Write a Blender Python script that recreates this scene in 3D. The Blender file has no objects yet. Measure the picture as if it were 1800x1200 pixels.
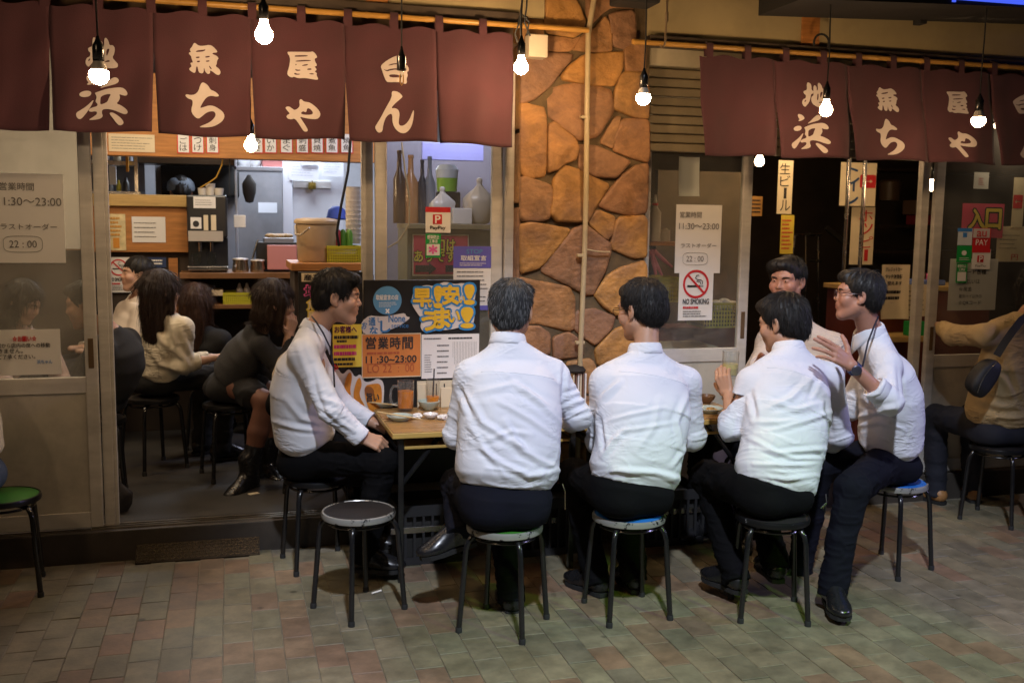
import bpy, bmesh, math, random
import numpy as np
from mathutils import Vector, Matrix

random.seed(7)
RNG = np.random.default_rng(7)
SC = bpy.context.scene
COL = SC.collection
rad = math.radians

# ------------------------------------------------------------------ camera
CAM_H = 1.62
YAW, PITCH, ROLL = rad(15.8), rad(6.76), rad(0.75)
FPX = 1751.0
fw = np.array([math.sin(YAW) * math.cos(PITCH), math.cos(YAW) * math.cos(PITCH), -math.sin(PITCH)])
_rt = np.array([math.cos(YAW), -math.sin(YAW), 0.0])
_up = np.cross(_rt, fw)
rt = _rt * math.cos(ROLL) + _up * math.sin(ROLL)
up = _up * math.cos(ROLL) - _rt * math.sin(ROLL)
CP = np.array([0.0, 0.0, CAM_H])
cd = bpy.data.cameras.new('camera')
cam = bpy.data.objects.new('camera', cd)
COL.objects.link(cam)
M = Matrix.Identity(4)
for i in range(3):
    M[i][0], M[i][1], M[i][2], M[i][3] = rt[i], up[i], -fw[i], CP[i]
cam.matrix_world = M
cd.sensor_width = 23.5
cd.lens = 23.5 * FPX / 1800.0
cd.clip_start, cd.clip_end = 0.05, 200.0
cd.dof.use_dof = True
cd.dof.focus_distance = 4.2
cd.dof.aperture_fstop = 2.8
SC.camera = cam

# ------------------------------------------------------------------ world, lamps, exposure
W = bpy.data.worlds.new('World')
SC.world = W
W.use_nodes = True
_b = W.node_tree.nodes['Background']
_b.inputs['Color'].default_value = (0.35, 0.42, 0.60, 1)       # night sky over the street
_b.inputs['Strength'].default_value = 0.006
SC.view_settings.view_transform = 'Standard'
SC.view_settings.look = 'None'
SC.view_settings.exposure = 0.0
SC.view_settings.gamma = 1.0
SC.view_settings.use_curve_mapping = False


def lamp(name, kind, loc, power, color, size=0.3, target=None, spot=None, blend=0.5):
    d = bpy.data.lights.new(name, kind)
    d.energy = power
    d.color = color
    if kind == 'AREA':
        d.shape = 'DISK'
        d.size = size
    elif kind in ('POINT', 'SPOT'):
        d.shadow_soft_size = size
    if kind == 'SPOT':
        d.spot_size = rad(spot)
        d.spot_blend = blend
    o = bpy.data.objects.new(name, d)
    COL.objects.link(o)
    o.location = loc
    if target is not None:
        o.rotation_euler = (Vector(target) - Vector(loc)).to_track_quat('-Z', 'Y').to_euler()
    return o


# street lamps over the lane behind the camera (they light the shirts and the pavement)
lamp('street_lamp_white', 'SPOT', (0.35, -0.2, 5.6), 1560, (0.80, 0.86, 1.0), 0.12, (1.85, 3.35, 0.0), spot=41, blend=0.45)
lamp('street_lamp_violet', 'SPOT', (7.6, 1.2, 3.4), 420, (0.55, 0.50, 1.0), 0.2, (2.7, 3.6, 0.35), spot=30, blend=0.5)
lamp('street_lamp_green', 'SPOT', (3.8, -0.6, 5.0), 400, (0.46, 1.0, 0.10), 0.12, (1.85, 3.05, 0.0), spot=21, blend=0.4)
lamp('street_lamp_warm', 'AREA', (-2.6, 0.6, 4.2), 18, (1.0, 0.66, 0.38), 0.3, (0.6, 4.4, 0.9))
# kitchen fluorescent tubes and room lamps inside the shop, with two added sign fills
lamp('kitchen_tube', 'AREA', (0.55, 8.5, 2.75), 72, (0.80, 0.88, 1.0), 1.0, (0.55, 8.6, 0))
lamp('kitchen_tube_right', 'AREA', (1.55, 6.6, 2.7), 26, (0.74, 0.76, 1.0), 0.6, (1.55, 7.1, 0))
lamp('room_lamp', 'AREA', (-0.1, 6.2, 2.75), 13, (1.0, 0.84, 0.62), 0.5, (0.0, 6.5, 0))
lamp('room_lamp_left', 'AREA', (-1.35, 5.7, 2.6), 16, (1.0, 0.76, 0.5), 0.4, (-1.2, 6.1, 0))
lamp('door_paper_fill', 'AREA', (4.45, 4.83, 2.24), 1.6, (1.0, 0.74, 0.48), 0.12, (4.5, 5.05, 1.4))  # added fill, no fixture: brightens the papers on the far right door
lamp('arrow_sign_fill', 'AREA', (1.08, 5.2, 2.3), 3.2, (0.92, 0.86, 1.0), 0.2, (1.1, 5.62, 1.4))  # added fill, no fixture: brightens the red arrow sign behind the glass
lamp('back_room_lamp', 'AREA', (3.7, 5.9, 2.5), 10, (1.0, 0.66, 0.34), 0.3, (3.6, 6.6, 0))


# ------------------------------------------------------------------ helpers: camera maths
def ray(px, py):
    return fw + rt * (px - 900) / FPX - up * (py - 600) / FPX


def at(px, py, y):
    r = ray(px, py)
    p = CP + r * (y / r[1])
    return (float(p[0]), float(p[1]), float(p[2]))


def onz(px, py, z):
    r = ray(px, py)
    p = CP + r * ((z - CAM_H) / r[2])
    return (float(p[0]), float(p[1]), float(p[2]))


def topx(V):
    d = V - CP
    z = d @ fw
    return 900 + FPX * (d @ rt) / z, 600 - FPX * (d @ up) / z


def rect(r, y):
    """pixel rectangle on the upright plane y -> x0, z0, x1, z1"""
    cx, cy = (r[0] + r[2]) / 2, (r[1] + r[3]) / 2
    return at(r[0], cy, y)[0], at(cx, r[3], y)[2], at(r[2], cy, y)[0], at(cx, r[1], y)[2]


# ------------------------------------------------------------------ helpers: materials
MATS = {}


def mat(name, color, rough=0.6, metal=0.0, noise=0.0, nscale=8.0, bump=0.0, bscale=60.0, emit=0.0, emit_color=None,
        rnd=0.0, stretch=None, spec=0.5, coat=0.0, sheen=0.0, dirt=0.0):
    if name in MATS:
        return MATS[name]
    m = bpy.data.materials.new(name)
    m.use_nodes = True
    nt = m.node_tree
    L = nt.links.new
    b = nt.nodes['Principled BSDF']
    b.inputs['Base Color'].default_value = (*color, 1)
    b.inputs['Roughness'].default_value = rough
    b.inputs['Metallic'].default_value = metal
    b.inputs['Specular IOR Level'].default_value = spec
    b.inputs['Coat Weight'].default_value = coat
    b.inputs['Sheen Weight'].default_value = sheen
    if emit:
        b.inputs['Emission Color'].default_value = (*(emit_color or color), 1)
        b.inputs['Emission Strength'].default_value = emit
    if noise or bump or rnd or dirt:
        tc = nt.nodes.new('ShaderNodeTexCoord')
        mp = nt.nodes.new('ShaderNodeMapping')
        L(tc.outputs['Object'], mp.inputs['Vector'])
        if stretch:
            mp.inputs['Scale'].default_value = stretch
        vec = mp.outputs['Vector']
        if rnd:
            oi = nt.nodes.new('ShaderNodeObjectInfo')
            ad = nt.nodes.new('ShaderNodeVectorMath')
            ad.operation = 'MULTIPLY_ADD'
            cx = nt.nodes.new('ShaderNodeCombineXYZ')
            L(oi.outputs['Random'], cx.inputs['X'])
            L(oi.outputs['Random'], cx.inputs['Z'])
            L(cx.outputs[0], ad.inputs[0])
            ad.inputs[1].default_value = (40, 40, 40)
            L(vec, ad.inputs[2])
            vec = ad.outputs[0]
        colout = None
        if noise:
            n = nt.nodes.new('ShaderNodeTexNoise')
            n.inputs['Scale'].default_value = nscale
            n.inputs['Detail'].default_value = 5
            n.inputs['Roughness'].default_value = 0.62
            L(vec, n.inputs['Vector'])
            r = nt.nodes.new('ShaderNodeValToRGB')
            r.color_ramp.elements[0].position = 0.28
            r.color_ramp.elements[1].position = 0.72
            lo = tuple(max(0.0, c * (1 - noise)) for c in color)
            hi = tuple(min(1.0, c * (1 + noise * 0.6)) for c in color)
            r.color_ramp.elements[0].color = (*lo, 1)
            r.color_ramp.elements[1].color = (*hi, 1)
            L(n.outputs['Fac'], r.inputs['Fac'])
            colout = r.outputs['Color']
            rr = nt.nodes.new('ShaderNodeMapRange')
            rr.inputs['To Min'].default_value = max(0.02, rough - 0.12)
            rr.inputs['To Max'].default_value = min(1, rough + 0.12)
            L(n.outputs['Fac'], rr.inputs['Value'])
            L(rr.outputs[0], b.inputs['Roughness'])
        if rnd:
            hv = nt.nodes.new('ShaderNodeHueSaturation')
            mr = nt.nodes.new('ShaderNodeMapRange')
            mr.inputs['To Min'].default_value = 1 - rnd
            mr.inputs['To Max'].default_value = 1 + rnd
            L(oi.outputs['Random'], mr.inputs['Value'])
            L(mr.outputs[0], hv.inputs['Value'])
            if colout:
                L(colout, hv.inputs['Color'])
            else:
                hv.inputs['Color'].default_value = (*color, 1)
            colout = hv.outputs['Color']
        if dirt:
            n2 = nt.nodes.new('ShaderNodeTexNoise')
            n2.inputs['Scale'].default_value = 2.3
            n2.inputs['Detail'].default_value = 8
            n2.inputs['Roughness'].default_value = 0.7
            L(tc.outputs['Object'], n2.inputs['Vector'])
            r2 = nt.nodes.new('ShaderNodeMapRange')
            r2.inputs['From Min'].default_value = 0.45
            r2.inputs['From Max'].default_value = 0.7
            r2.inputs['To Max'].default_value = dirt
            L(n2.outputs['Fac'], r2.inputs['Value'])
            mx = nt.nodes.new('ShaderNodeMix')
            mx.data_type = 'RGBA'
            L(r2.outputs[0], mx.inputs['Factor'])
            if colout:
                L(colout, mx.inputs['A'])
            else:
                mx.inputs['A'].default_value = (*color, 1)
            mx.inputs['B'].default_value = (0.05, 0.04, 0.03, 1)
            colout = mx.outputs['Result']
        if colout:
            L(colout, b.inputs['Base Color'])
        if bump:
            n3 = nt.nodes.new('ShaderNodeTexNoise')
            n3.inputs['Scale'].default_value = bscale
            n3.inputs['Detail'].default_value = 4
            L(vec, n3.inputs['Vector'])
            bp = nt.nodes.new('ShaderNodeBump')
            bp.inputs['Strength'].default_value = bump
            bp.inputs['Distance'].default_value = 0.004
            L(n3.outputs['Fac'], bp.inputs['Height'])
            L(bp.outputs['Normal'], b.inputs['Normal'])
    MATS[name] = m
    return m


def glass_mat(name, tint=(0.93, 0.95, 0.94), refl=1.0, haze=0.0):
    """thin pane: clear see-through plus a mirror share that grows at grazing angles, and a patchy veil: grime, on the left door painted reflection too"""
    if name in MATS:
        return MATS[name]
    m = bpy.data.materials.new(name)
    m.use_nodes = True
    nt = m.node_tree
    nt.nodes.remove(nt.nodes['Principled BSDF'])
    out = nt.nodes['Material Output']
    tr = nt.nodes.new('ShaderNodeBsdfTransparent')
    tr.inputs[0].default_value = (*tint, 1)
    gl = nt.nodes.new('ShaderNodeBsdfGlossy')
    gl.inputs['Roughness'].default_value = 0.03
    fr = nt.nodes.new('ShaderNodeFresnel')
    fr.inputs['IOR'].default_value = 1.5
    mu = nt.nodes.new('ShaderNodeMath')
    mu.operation = 'MULTIPLY'
    mu.inputs[1].default_value = 1.7 * refl
    mu.use_clamp = True
    nt.links.new(fr.outputs[0], mu.inputs[0])
    # only the face where light enters mirrors; the far face of the thin pane lets it straight through
    ge = nt.nodes.new('ShaderNodeNewGeometry')
    sb = nt.nodes.new('ShaderNodeMath')
    sb.operation = 'SUBTRACT'
    sb.use_clamp = True
    nt.links.new(mu.outputs[0], sb.inputs[0])
    nt.links.new(ge.outputs['Backfacing'], sb.inputs[1])
    mx = nt.nodes.new('ShaderNodeMixShader')
    nt.links.new(sb.outputs[0], mx.inputs[0])
    nt.links.new(tr.outputs[0], mx.inputs[1])
    nt.links.new(gl.outputs[0], mx.inputs[2])
    last = mx.outputs[0]
    if haze:
        df = nt.nodes.new('ShaderNodeBsdfDiffuse')
        df.inputs[0].default_value = (0.75, 0.72, 0.66, 1)
        n = nt.nodes.new('ShaderNodeTexNoise')
        n.inputs['Scale'].default_value = 5
        n.inputs['Detail'].default_value = 7
        mr = nt.nodes.new('ShaderNodeMapRange')
        mr.inputs['From Min'].default_value = 0.35
        mr.inputs['From Max'].default_value = 0.75
        mr.inputs['To Min'].default_value = haze * 0.3
        mr.inputs['To Max'].default_value = haze
        nt.links.new(n.outputs['Fac'], mr.inputs['Value'])
        m2 = nt.nodes.new('ShaderNodeMixShader')
        nt.links.new(mr.outputs[0], m2.inputs[0])
        nt.links.new(last, m2.inputs[1])
        nt.links.new(df.outputs[0], m2.inputs[2])
        last = m2.outputs[0]
    nt.links.new(last, out.inputs['Surface'])
    MATS[name] = m
    return m


def liquid_mat(name, color):
    if name in MATS:
        return MATS[name]
    m = bpy.data.materials.new(name)
    m.use_nodes = True
    b = m.node_tree.nodes['Principled BSDF']
    b.inputs['Base Color'].default_value = (*color, 1)
    b.inputs['Transmission Weight'].default_value = 0.75
    b.inputs['Roughness'].default_value = 0.08
    b.inputs['IOR'].default_value = 1.2
    MATS[name] = m
    return m


# ------------------------------------------------------------------ helpers: meshes
class MB:
    def __init__(self):
        self.v, self.f = [], []

    def add(self, vs, fs):
        o = len(self.v)
        self.v += [tuple(p) for p in vs]
        self.f += [tuple(i + o for i in q) for q in fs]
        return self

    def box(self, x0, y0, z0, x1, y1, z1, bev=0.0):
        if bev <= 0:
            vs = [(x, y, z) for x in (x0, x1) for y in (y0, y1) for z in (z0, z1)]
            return self.add(vs, [(0, 1, 3, 2), (4, 6, 7, 5), (0, 4, 5, 1), (2, 3, 7, 6), (0, 2, 6, 4), (1, 5, 7, 3)])
        bm = bmesh.new()
        bmesh.ops.create_cube(bm, size=1)
        for q in bm.verts:
            q.co = Vector(((x0 + x1) / 2 + q.co.x * (x1 - x0), (y0 + y1) / 2 + q.co.y * (y1 - y0), (z0 + z1) / 2 + q.co.z * (z1 - z0)))
        bmesh.ops.bevel(bm, geom=bm.edges[:], offset=min(bev, 0.45 * min(abs(x1 - x0), abs(y1 - y0), abs(z1 - z0))), segments=2, affect='EDGES', profile=0.5)
        bm.verts.index_update()
        self.add([q.co[:] for q in bm.verts], [[q.index for q in f.verts] for f in bm.faces])
        bm.free()
        return self

    def obox(self, c, ax, ay, az, hx, hy, hz):
        c, ax, ay, az = map(np.array, (c, ax, ay, az))
        vs = [c + ax * sx * hx + ay * sy * hy + az * sz * hz for sx in (-1, 1) for sy in (-1, 1) for sz in (-1, 1)]
        return self.add(vs, [(0, 1, 3, 2), (4, 6, 7, 5), (0, 4, 5, 1), (2, 3, 7, 6), (0, 2, 6, 4), (1, 5, 7, 3)])

    def tube(self, path, r, n=10, cap=True):
        P = [np.array(p, float) for p in path]
        rs = r if isinstance(r, (list, tuple)) else [r] * len(P)
        T = []
        for i in range(len(P)):
            t = P[min(i + 1, len(P) - 1)] - P[max(i - 1, 0)]
            T.append(t / (np.linalg.norm(t) + 1e-12))
        a = np.array([0, 0, 1.0]) if abs(T[0][2]) < 0.9 else np.array([1.0, 0, 0])
        u = np.cross(T[0], a)
        u /= np.linalg.norm(u)
        vs, fs = [], []
        for i, p in enumerate(P):
            u = u - T[i] * (u @ T[i])
            u /= np.linalg.norm(u)
            w = np.cross(T[i], u)
            for k in range(n):
                an = 2 * math.pi * k / n
                vs.append(p + rs[i] * (u * math.cos(an) + w * math.sin(an)))
        for i in range(len(P) - 1):
            for k in range(n):
                k2 = (k + 1) % n
                fs.append((i * n + k, i * n + k2, (i + 1) * n + k2, (i + 1) * n + k))
        if cap:
            fs.append(tuple(range(n - 1, -1, -1)))
            fs.append(tuple((len(P) - 1) * n + k for k in range(n)))
        return self.add(vs, fs)

    def lathe(self, prof, c=(0, 0, 0), n=24, axis=None, sx=1.0, sy=1.0):
        """prof: (r, h) pairs round an upright axis at c"""
        vs, fs = [], []
        for (r, h) in prof:
            for k in range(n):
                an = 2 * math.pi * k / n
                vs.append((c[0] + r * math.cos(an) * sx, c[1] + r * math.sin(an) * sy, c[2] + h))
        for i in range(len(prof) - 1):
            for k in range(n):
                k2 = (k + 1) % n
                fs.append((i * n + k, i * n + k2, (i + 1) * n + k2, (i + 1) * n + k))
        if prof[0][0] > 1e-5:
            fs.append(tuple(range(n - 1, -1, -1)))
        if prof[-1][0] > 1e-5:
            fs.append(tuple((len(prof) - 1) * n + k for k in range(n)))
        return self.add(vs, fs)

    def quad(self, a, b, c, d):
        return self.add([a, b, c, d], [(0, 1, 2, 3)])

    def poly_xz(self, pts, y0, y1):
        """upright prism: outline in x, z between depths y0 and y1"""
        n = len(pts)
        vs = [(x, y0, z) for x, z in pts] + [(x, y1, z) for x, z in pts]
        fs = [tuple(range(n)), tuple(range(2 * n - 1, n - 1, -1))]
        fs += [(i, i + n, (i + 1) % n + n, (i + 1) % n) for i in range(n)]
        return self.add(vs, fs)

    def build(self, name, m, parent=None, smooth=False, local=False, bevel=0.0):
        me = bpy.data.meshes.new(name)
        me.from_pydata(self.v, [], self.f)
        if bevel or True:
            bm = bmesh.new()
            bm.from_mesh(me)
            bmesh.ops.recalc_face_normals(bm, faces=bm.faces)
            bm.to_mesh(me)
            bm.free()
        return link(name, me, m, parent, smooth, local)


def link(name, me, m, parent=None, smooth=False, local=False):
    if m is not None:
        me.materials.append(m)
    if smooth:
        me.polygons.foreach_set('use_smooth', [True] * len(me.polygons))
        if smooth != 'all':
            try:
                me.set_sharp_from_angle(angle=rad(38))
            except Exception:
                pass
    o = bpy.data.objects.new(name, me)
    COL.objects.link(o)
    if parent is not None:
        o.parent = parent
        if not local:
            o.matrix_parent_inverse = world_of(parent).inverted()
    return o


def world_of(o):
    m = o.matrix_basis.copy()
    if o.parent is not None:
        m = world_of(o.parent) @ o.matrix_parent_inverse @ m
    return m


def tag(o, label, cat, group=None):
    o['label'] = label
    o['category'] = cat
    if group:
        o['group'] = group
    return o


def thing(name, label, cat, loc=(0, 0, 0), group=None, rz=0.0):
    o = bpy.data.objects.new(name, None)
    COL.objects.link(o)
    o.empty_display_size = 0.1
    o.location = loc
    o.rotation_euler = (0, 0, rz)
    return tag(o, label, cat, group)


def struct(o):
    o['kind'] = 'structure'
    return o


def copy_tree(o, parent=None):
    c = o.copy()
    COL.objects.link(c)
    if parent is not None:
        c.parent = parent
    for ch in list(o.children):
        copy_tree(ch, c)
    return c


# ------------------------------------------------------------------ helpers: flat print
_TXT = {}


def text_mesh(s, bold=0.0, res=3):
    k = (s, bold, res)
    if k not in _TXT:
        cu = bpy.data.curves.new('t', 'FONT')
        cu.body = s
        cu.offset = bold
        cu.resolution_u = res
        cu.fill_mode = 'FRONT'
        o = bpy.data.objects.new('t', cu)
        COL.objects.link(o)
        bpy.context.view_layer.update()
        me = bpy.data.meshes.new_from_object(o.evaluated_get(bpy.context.evaluated_depsgraph_get()))
        bpy.data.objects.remove(o)
        v = np.zeros(len(me.vertices) * 3)
        me.vertices.foreach_get('co', v)
        v = v.reshape(-1, 3)[:, :2]
        f = [tuple(p.vertices) for p in me.polygons]
        bpy.data.meshes.remove(me)
        _TXT[k] = (v, f)
    return _TXT[k]


def text_on(parent, s, r, y, m, bold=0.012, name='lettering', off=0.0016, px=True, slant=0.0):
    """flat lettering s filling rectangle r (pixels on the plane y, or x0,z0,x1,z1) just proud of that plane"""
    x0, z0, x1, z1 = rect(r, y) if px else r
    v, f = text_mesh(s, 0.0)
    if not len(v):
        return None
    lo, hi = v.min(0), v.max(0)
    q = (v - lo) / np.maximum(hi - lo, 1e-6)
    mb = MB()
    # heavier lettering: the same outline struck again round a small ring, each a hair further forward
    rg = bold * (z1 - z0) / max(1, 1)
    nk = 1 if bold < .012 else (4 if bold < .05 else 10)
    for k in range(nk):
        an = 2 * math.pi * k / nk + .4
        dx, dz = (0, 0) if nk == 1 else (rg * math.cos(an), rg * math.sin(an))
        mb.add([(x0 + a * (x1 - x0) + slant * (b - .5) * (z1 - z0) + dx, y - off - .00006 * k, z0 + b * (z1 - z0) + dz) for a, b in q], f)
    return mb.build(name, m, parent)


def column_text(parent, s, r, y, m, bold=0.012, name='lettering', off=0.0016):
    n = len(s)
    h = (r[3] - r[1]) / n
    mb = MB()
    for i, ch in enumerate(s):
        x0, z0, x1, z1 = rect((r[0], r[1] + i * h + .06 * h, r[2], r[1] + (i + .94) * h), y)
        v, f = text_mesh(ch, 0.0)
        lo, hi = v.min(0), v.max(0)
        if ch in 'ー':
            v = np.stack([v[:, 1], -v[:, 0]], 1)
            lo, hi = v.min(0), v.max(0)
            cx = (x0 + x1) / 2
            x0, x1 = cx - .15 * (x1 - x0), cx + .15 * (x1 - x0)
        q = (v - lo) / np.maximum(hi - lo, 1e-6)
        mb.add([(x0 + a * (x1 - x0), y - off, z0 + b * (z1 - z0)) for a, b in q], f)
    return mb.build(name, m, parent)


def print_lines(parent, r, y, m, n, fill=0.45, name='fine_print', off=0.0014, seed=0, words=True):
    """rows of print too small to read: short dashes"""
    g = random.Random(seed)
    x0, z0, x1, z1 = rect(r, y)
    mb = MB()
    h = (z1 - z0) / n
    for i in range(n):
        zc = z1 - (i + .5) * h
        x = x0
        end = x1 - (x1 - x0) * g.random() * .35
        while x < end:
            w = (x1 - x0) * g.uniform(.04, .14)
            e = min(x + w, end)
            mb.quad((x, y - off, zc - h * fill / 2), (e, y - off, zc - h * fill / 2), (e, y - off, zc + h * fill / 2), (x, y - off, zc + h * fill / 2))
            x = e + (x1 - x0) * g.uniform(.008, .02)
    return mb.build(name, m, parent)


def sheet(name, label, cat, r, y, m, th=0.0012, group=None, curl=0.0, px=True):
    """a sheet of paper or a board hung on the plane y: a slightly wavy thin slab"""
    x0, z0, x1, z1 = rect(r, y) if px else r
    if th >= 0.004:
        o = MB().box(x0, y, z0, x1, y + th, z1, min(0.002, th * .3)).build(name, m)
    else:
        nx, nz = 8, 8
        vs, fs = [], []
        for j in range(nz + 1):
            for i in range(nx + 1):
                u, w = i / nx, j / nz
                dy = curl * ((2 * u - 1) ** 4 + (1 - w) ** 3 * .6)
                vs.append((x0 + u * (x1 - x0), y - dy, z0 + w * (z1 - z0)))
        for j in range(nz):
            for i in range(nx):
                a = j * (nx + 1) + i
                fs.append((a, a + 1, a + nx + 2, a + nx + 1))
        n = len(vs)
        vs2 = vs + [(a, b + th, c) for a, b, c in vs]
        fs2 = fs + [tuple(k + n for k in reversed(q)) for q in fs]
        o = MB().add(vs2, fs2).build(name, m, smooth=True)
    return tag(o, label, cat, group)


def part_sheet(name, r, y, m, parent, th=0.001, px=True):
    x0, z0, x1, z1 = rect(r, y) if px else r
    return MB().box(x0, y, z0, x1, y + th, z1).build(name, m, parent)


# ------------------------------------------------------------------ palette
ALU = mat('aluminium', (0.60, 0.57, 0.52), 0.42, 0.15, noise=.18, nscale=3, bump=.04, dirt=.25, stretch=(1, 1, 6))
ALU_PANEL = mat('aluminium_panel', (0.52, 0.48, 0.40), 0.5, 0.1, noise=.2, nscale=2, dirt=.4)
STEEL = mat('polished_steel', (0.55, 0.53, 0.5), 0.25, 1.0, noise=.1)
BRASSY = mat('worn_steel_pot', (0.55, 0.45, 0.33), 0.25, 1.0)
BLACK = mat('black_enamel', (0.012, 0.012, 0.013), 0.22, 0.0, noise=.3, bump=.05, spec=.6)
DARK = mat('dark_matt', (0.012, 0.011, 0.010), 0.75)
CHROME = mat('chrome', (0.6, 0.6, 0.6), 0.16, 1.0, noise=.3, nscale=30)
RUBBER = mat('rubber', (0.015, 0.015, 0.015), 0.8)
PAPER = mat('white_paper', (0.74, 0.72, 0.69), 0.75, noise=.04, nscale=4)
PAPER_C = mat('cream_paper', (0.68, 0.58, 0.40), 0.75, noise=.08, nscale=5)
PAPER_Y = mat('yellow_paper', (0.72, 0.55, 0.06), 0.7, noise=.06)
INK = mat('black_ink', (0.025, 0.022, 0.022), 0.6)
GREYINK = mat('grey_ink', (0.16, 0.15, 0.14), 0.6)
REDINK = mat('red_ink', (0.55, 0.02, 0.025), 0.55)
BLUEINK = mat('blue_ink', (0.04, 0.2, 0.55), 0.55)
WHITEINK = mat('white_ink', (0.8, 0.78, 0.74), 0.6)
WOOD = mat('orange_wood', (0.42, 0.17, 0.045), 0.45, noise=.35, nscale=6, bump=.1, bscale=20, stretch=(1, 1, 9))
WOOD_H = mat('orange_wood_board', (0.45, 0.19, 0.05), 0.45, noise=.35, nscale=5, bump=.1, bscale=20, stretch=(1, 9, 9))
PALEWOOD = mat('pale_wood', (0.50, 0.33, 0.12), 0.4, noise=.25, nscale=5, bump=.06, bscale=25, stretch=(1, 9, 9))
BEIGE_WALL = mat('beige_painted_board', (0.42, 0.33, 0.17), 0.65, noise=.12, nscale=2.5, dirt=.2)
GLASS = glass_mat('window_glass', haze=.07)
GLASS_H = glass_mat('hazy_window_glass', haze=.26)  # heavier pale veil stands in for reflected light on the left door
GLASS_C = glass_mat('clear_glass', refl=1.0)
GLASS_T = glass_mat('tumbler_glass', tint=(.95, .95, .94), refl=1.0, haze=.05)
GLASS_F = glass_mat('scuffed_mug_glass', tint=(.92, .93, .92), refl=1.4, haze=.16)
# ================================================================== THE SETTING
YF = 4.97          # plane of the sliding doors
YP = 4.84          # face of the stone pillar
FLOOR_Z = 0.15


# ---- pavement: a mortar bed with clay pavers
def paver_mat():
    m = bpy.data.materials.new('paver_clay')
    m.use_nodes = True
    nt = m.node_tree
    L = nt.links.new
    b = nt.nodes['Principled BSDF']
    oi = nt.nodes.new('ShaderNodeObjectInfo')
    geo = nt.nodes.new('ShaderNodeNewGeometry')
    ad = nt.nodes.new('ShaderNodeMath')
    ad.operation = 'ADD'
    L(oi.outputs['Random'], ad.inputs[0])
    L(geo.outputs['Random Per Island'], ad.inputs[1])
    fr = nt.nodes.new('ShaderNodeMath')
    fr.operation = 'FRACT'
    L(ad.outputs[0], fr.inputs[0])
    r = nt.nodes.new('ShaderNodeValToRGB')
    r.color_ramp.interpolation = 'CONSTANT'
    cols = [(0.0, (0.1796, 0.1553, 0.0968)), (0.16, (0.1953, 0.171, 0.1126)), (0.32, (0.1575, 0.1411, 0.0921)), (0.44, (0.2048, 0.175, 0.1126)), (0.56, (0.1796, 0.1647, 0.1063)), (0.7, (0.1969, 0.13, 0.0826)), (0.8, (0.2017, 0.1411, 0.0873)), (0.88, (0.1796, 0.1253, 0.0842)), (0.94, (0.1496, 0.1347, 0.0936))]
    while len(r.color_ramp.elements) < len(cols):
        r.color_ramp.elements.new(0.5)
    for e, (p, c) in zip(r.color_ramp.elements, cols):
        e.position = p
        e.color = (*c, 1)
    L(fr.outputs[0], r.inputs['Fac'])
    n = nt.nodes.new('ShaderNodeTexNoise')
    n.inputs['Scale'].default_value = 9
    n.inputs['Detail'].default_value = 8
    n.inputs['Roughness'].default_value = .7
    L(geo.outputs['Position'], n.inputs['Vector'])
    n2 = nt.nodes.new('ShaderNodeTexNoise')
    n2.inputs['Scale'].default_value = 1.7
    n2.inputs['Detail'].default_value = 6
    L(geo.outputs['Position'], n2.inputs['Vector'])
    mr = nt.nodes.new('ShaderNodeMapRange')
    mr.inputs['From Min'].default_value = .3
    mr.inputs['From Max'].default_value = .7
    mr.inputs['To Min'].default_value = .60
    mr.inputs['To Max'].default_value = 1.32
    L(n.outputs['Fac'], mr.inputs['Value'])
    mr2 = nt.nodes.new('ShaderNodeMapRange')
    mr2.inputs['From Min'].default_value = .3
    mr2.inputs['From Max'].default_value = .7
    mr2.inputs['To Min'].default_value = .72
    mr2.inputs['To Max'].default_value = 1.15
    L(n2.outputs['Fac'], mr2.inputs['Value'])
    mm = nt.nodes.new('ShaderNodeMath')
    mm.operation = 'MULTIPLY'
    L(mr.outputs[0], mm.inputs[0])
    L(mr2.outputs[0], mm.inputs[1])
    # small black spots of trodden gum
    vo = nt.nodes.new('ShaderNodeTexVoronoi')
    vo.inputs['Scale'].default_value = 3.6
    L(geo.outputs['Position'], vo.inputs['Vector'])
    lt = nt.nodes.new('ShaderNodeMapRange')
    lt.inputs['From Min'].default_value = .04
    lt.inputs['From Max'].default_value = .075
    lt.inputs['To Min'].default_value = .45
    lt.inputs['To Max'].default_value = 1.0
    L(vo.outputs['Distance'], lt.inputs['Value'])
    mm2 = nt.nodes.new('ShaderNodeMath')
    mm2.operation = 'MULTIPLY'
    L(mm.outputs[0], mm2.inputs[0])
    L(lt.outputs[0], mm2.inputs[1])
    vm = nt.nodes.new('ShaderNodeVectorMath')
    vm.operation = 'SCALE'
    L(r.outputs['Color'], vm.inputs[0])
    L(mm2.outputs[0], vm.inputs['Scale'])
    L(vm.outputs[0], b.inputs['Base Color'])
    mr3 = nt.nodes.new('ShaderNodeMapRange')
    mr3.inputs['To Min'].default_value = .38
    mr3.inputs['To Max'].default_value = .8
    L(n.outputs['Fac'], mr3.inputs['Value'])
    L(mr3.outputs[0], b.inputs['Roughness'])
    n4 = nt.nodes.new('ShaderNodeTexNoise')
    n4.inputs['Scale'].default_value = 70
    n4.inputs['Detail'].default_value = 5
    L(geo.outputs['Position'], n4.inputs['Vector'])
    bp = nt.nodes.new('ShaderNodeBump')
    bp.inputs['Strength'].default_value = .35
    bp.inputs['Distance'].default_value = .003
    L(n4.outputs['Fac'], bp.inputs['Height'])
    L(bp.outputs['Normal'], b.inputs['Normal'])
    return m


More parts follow.
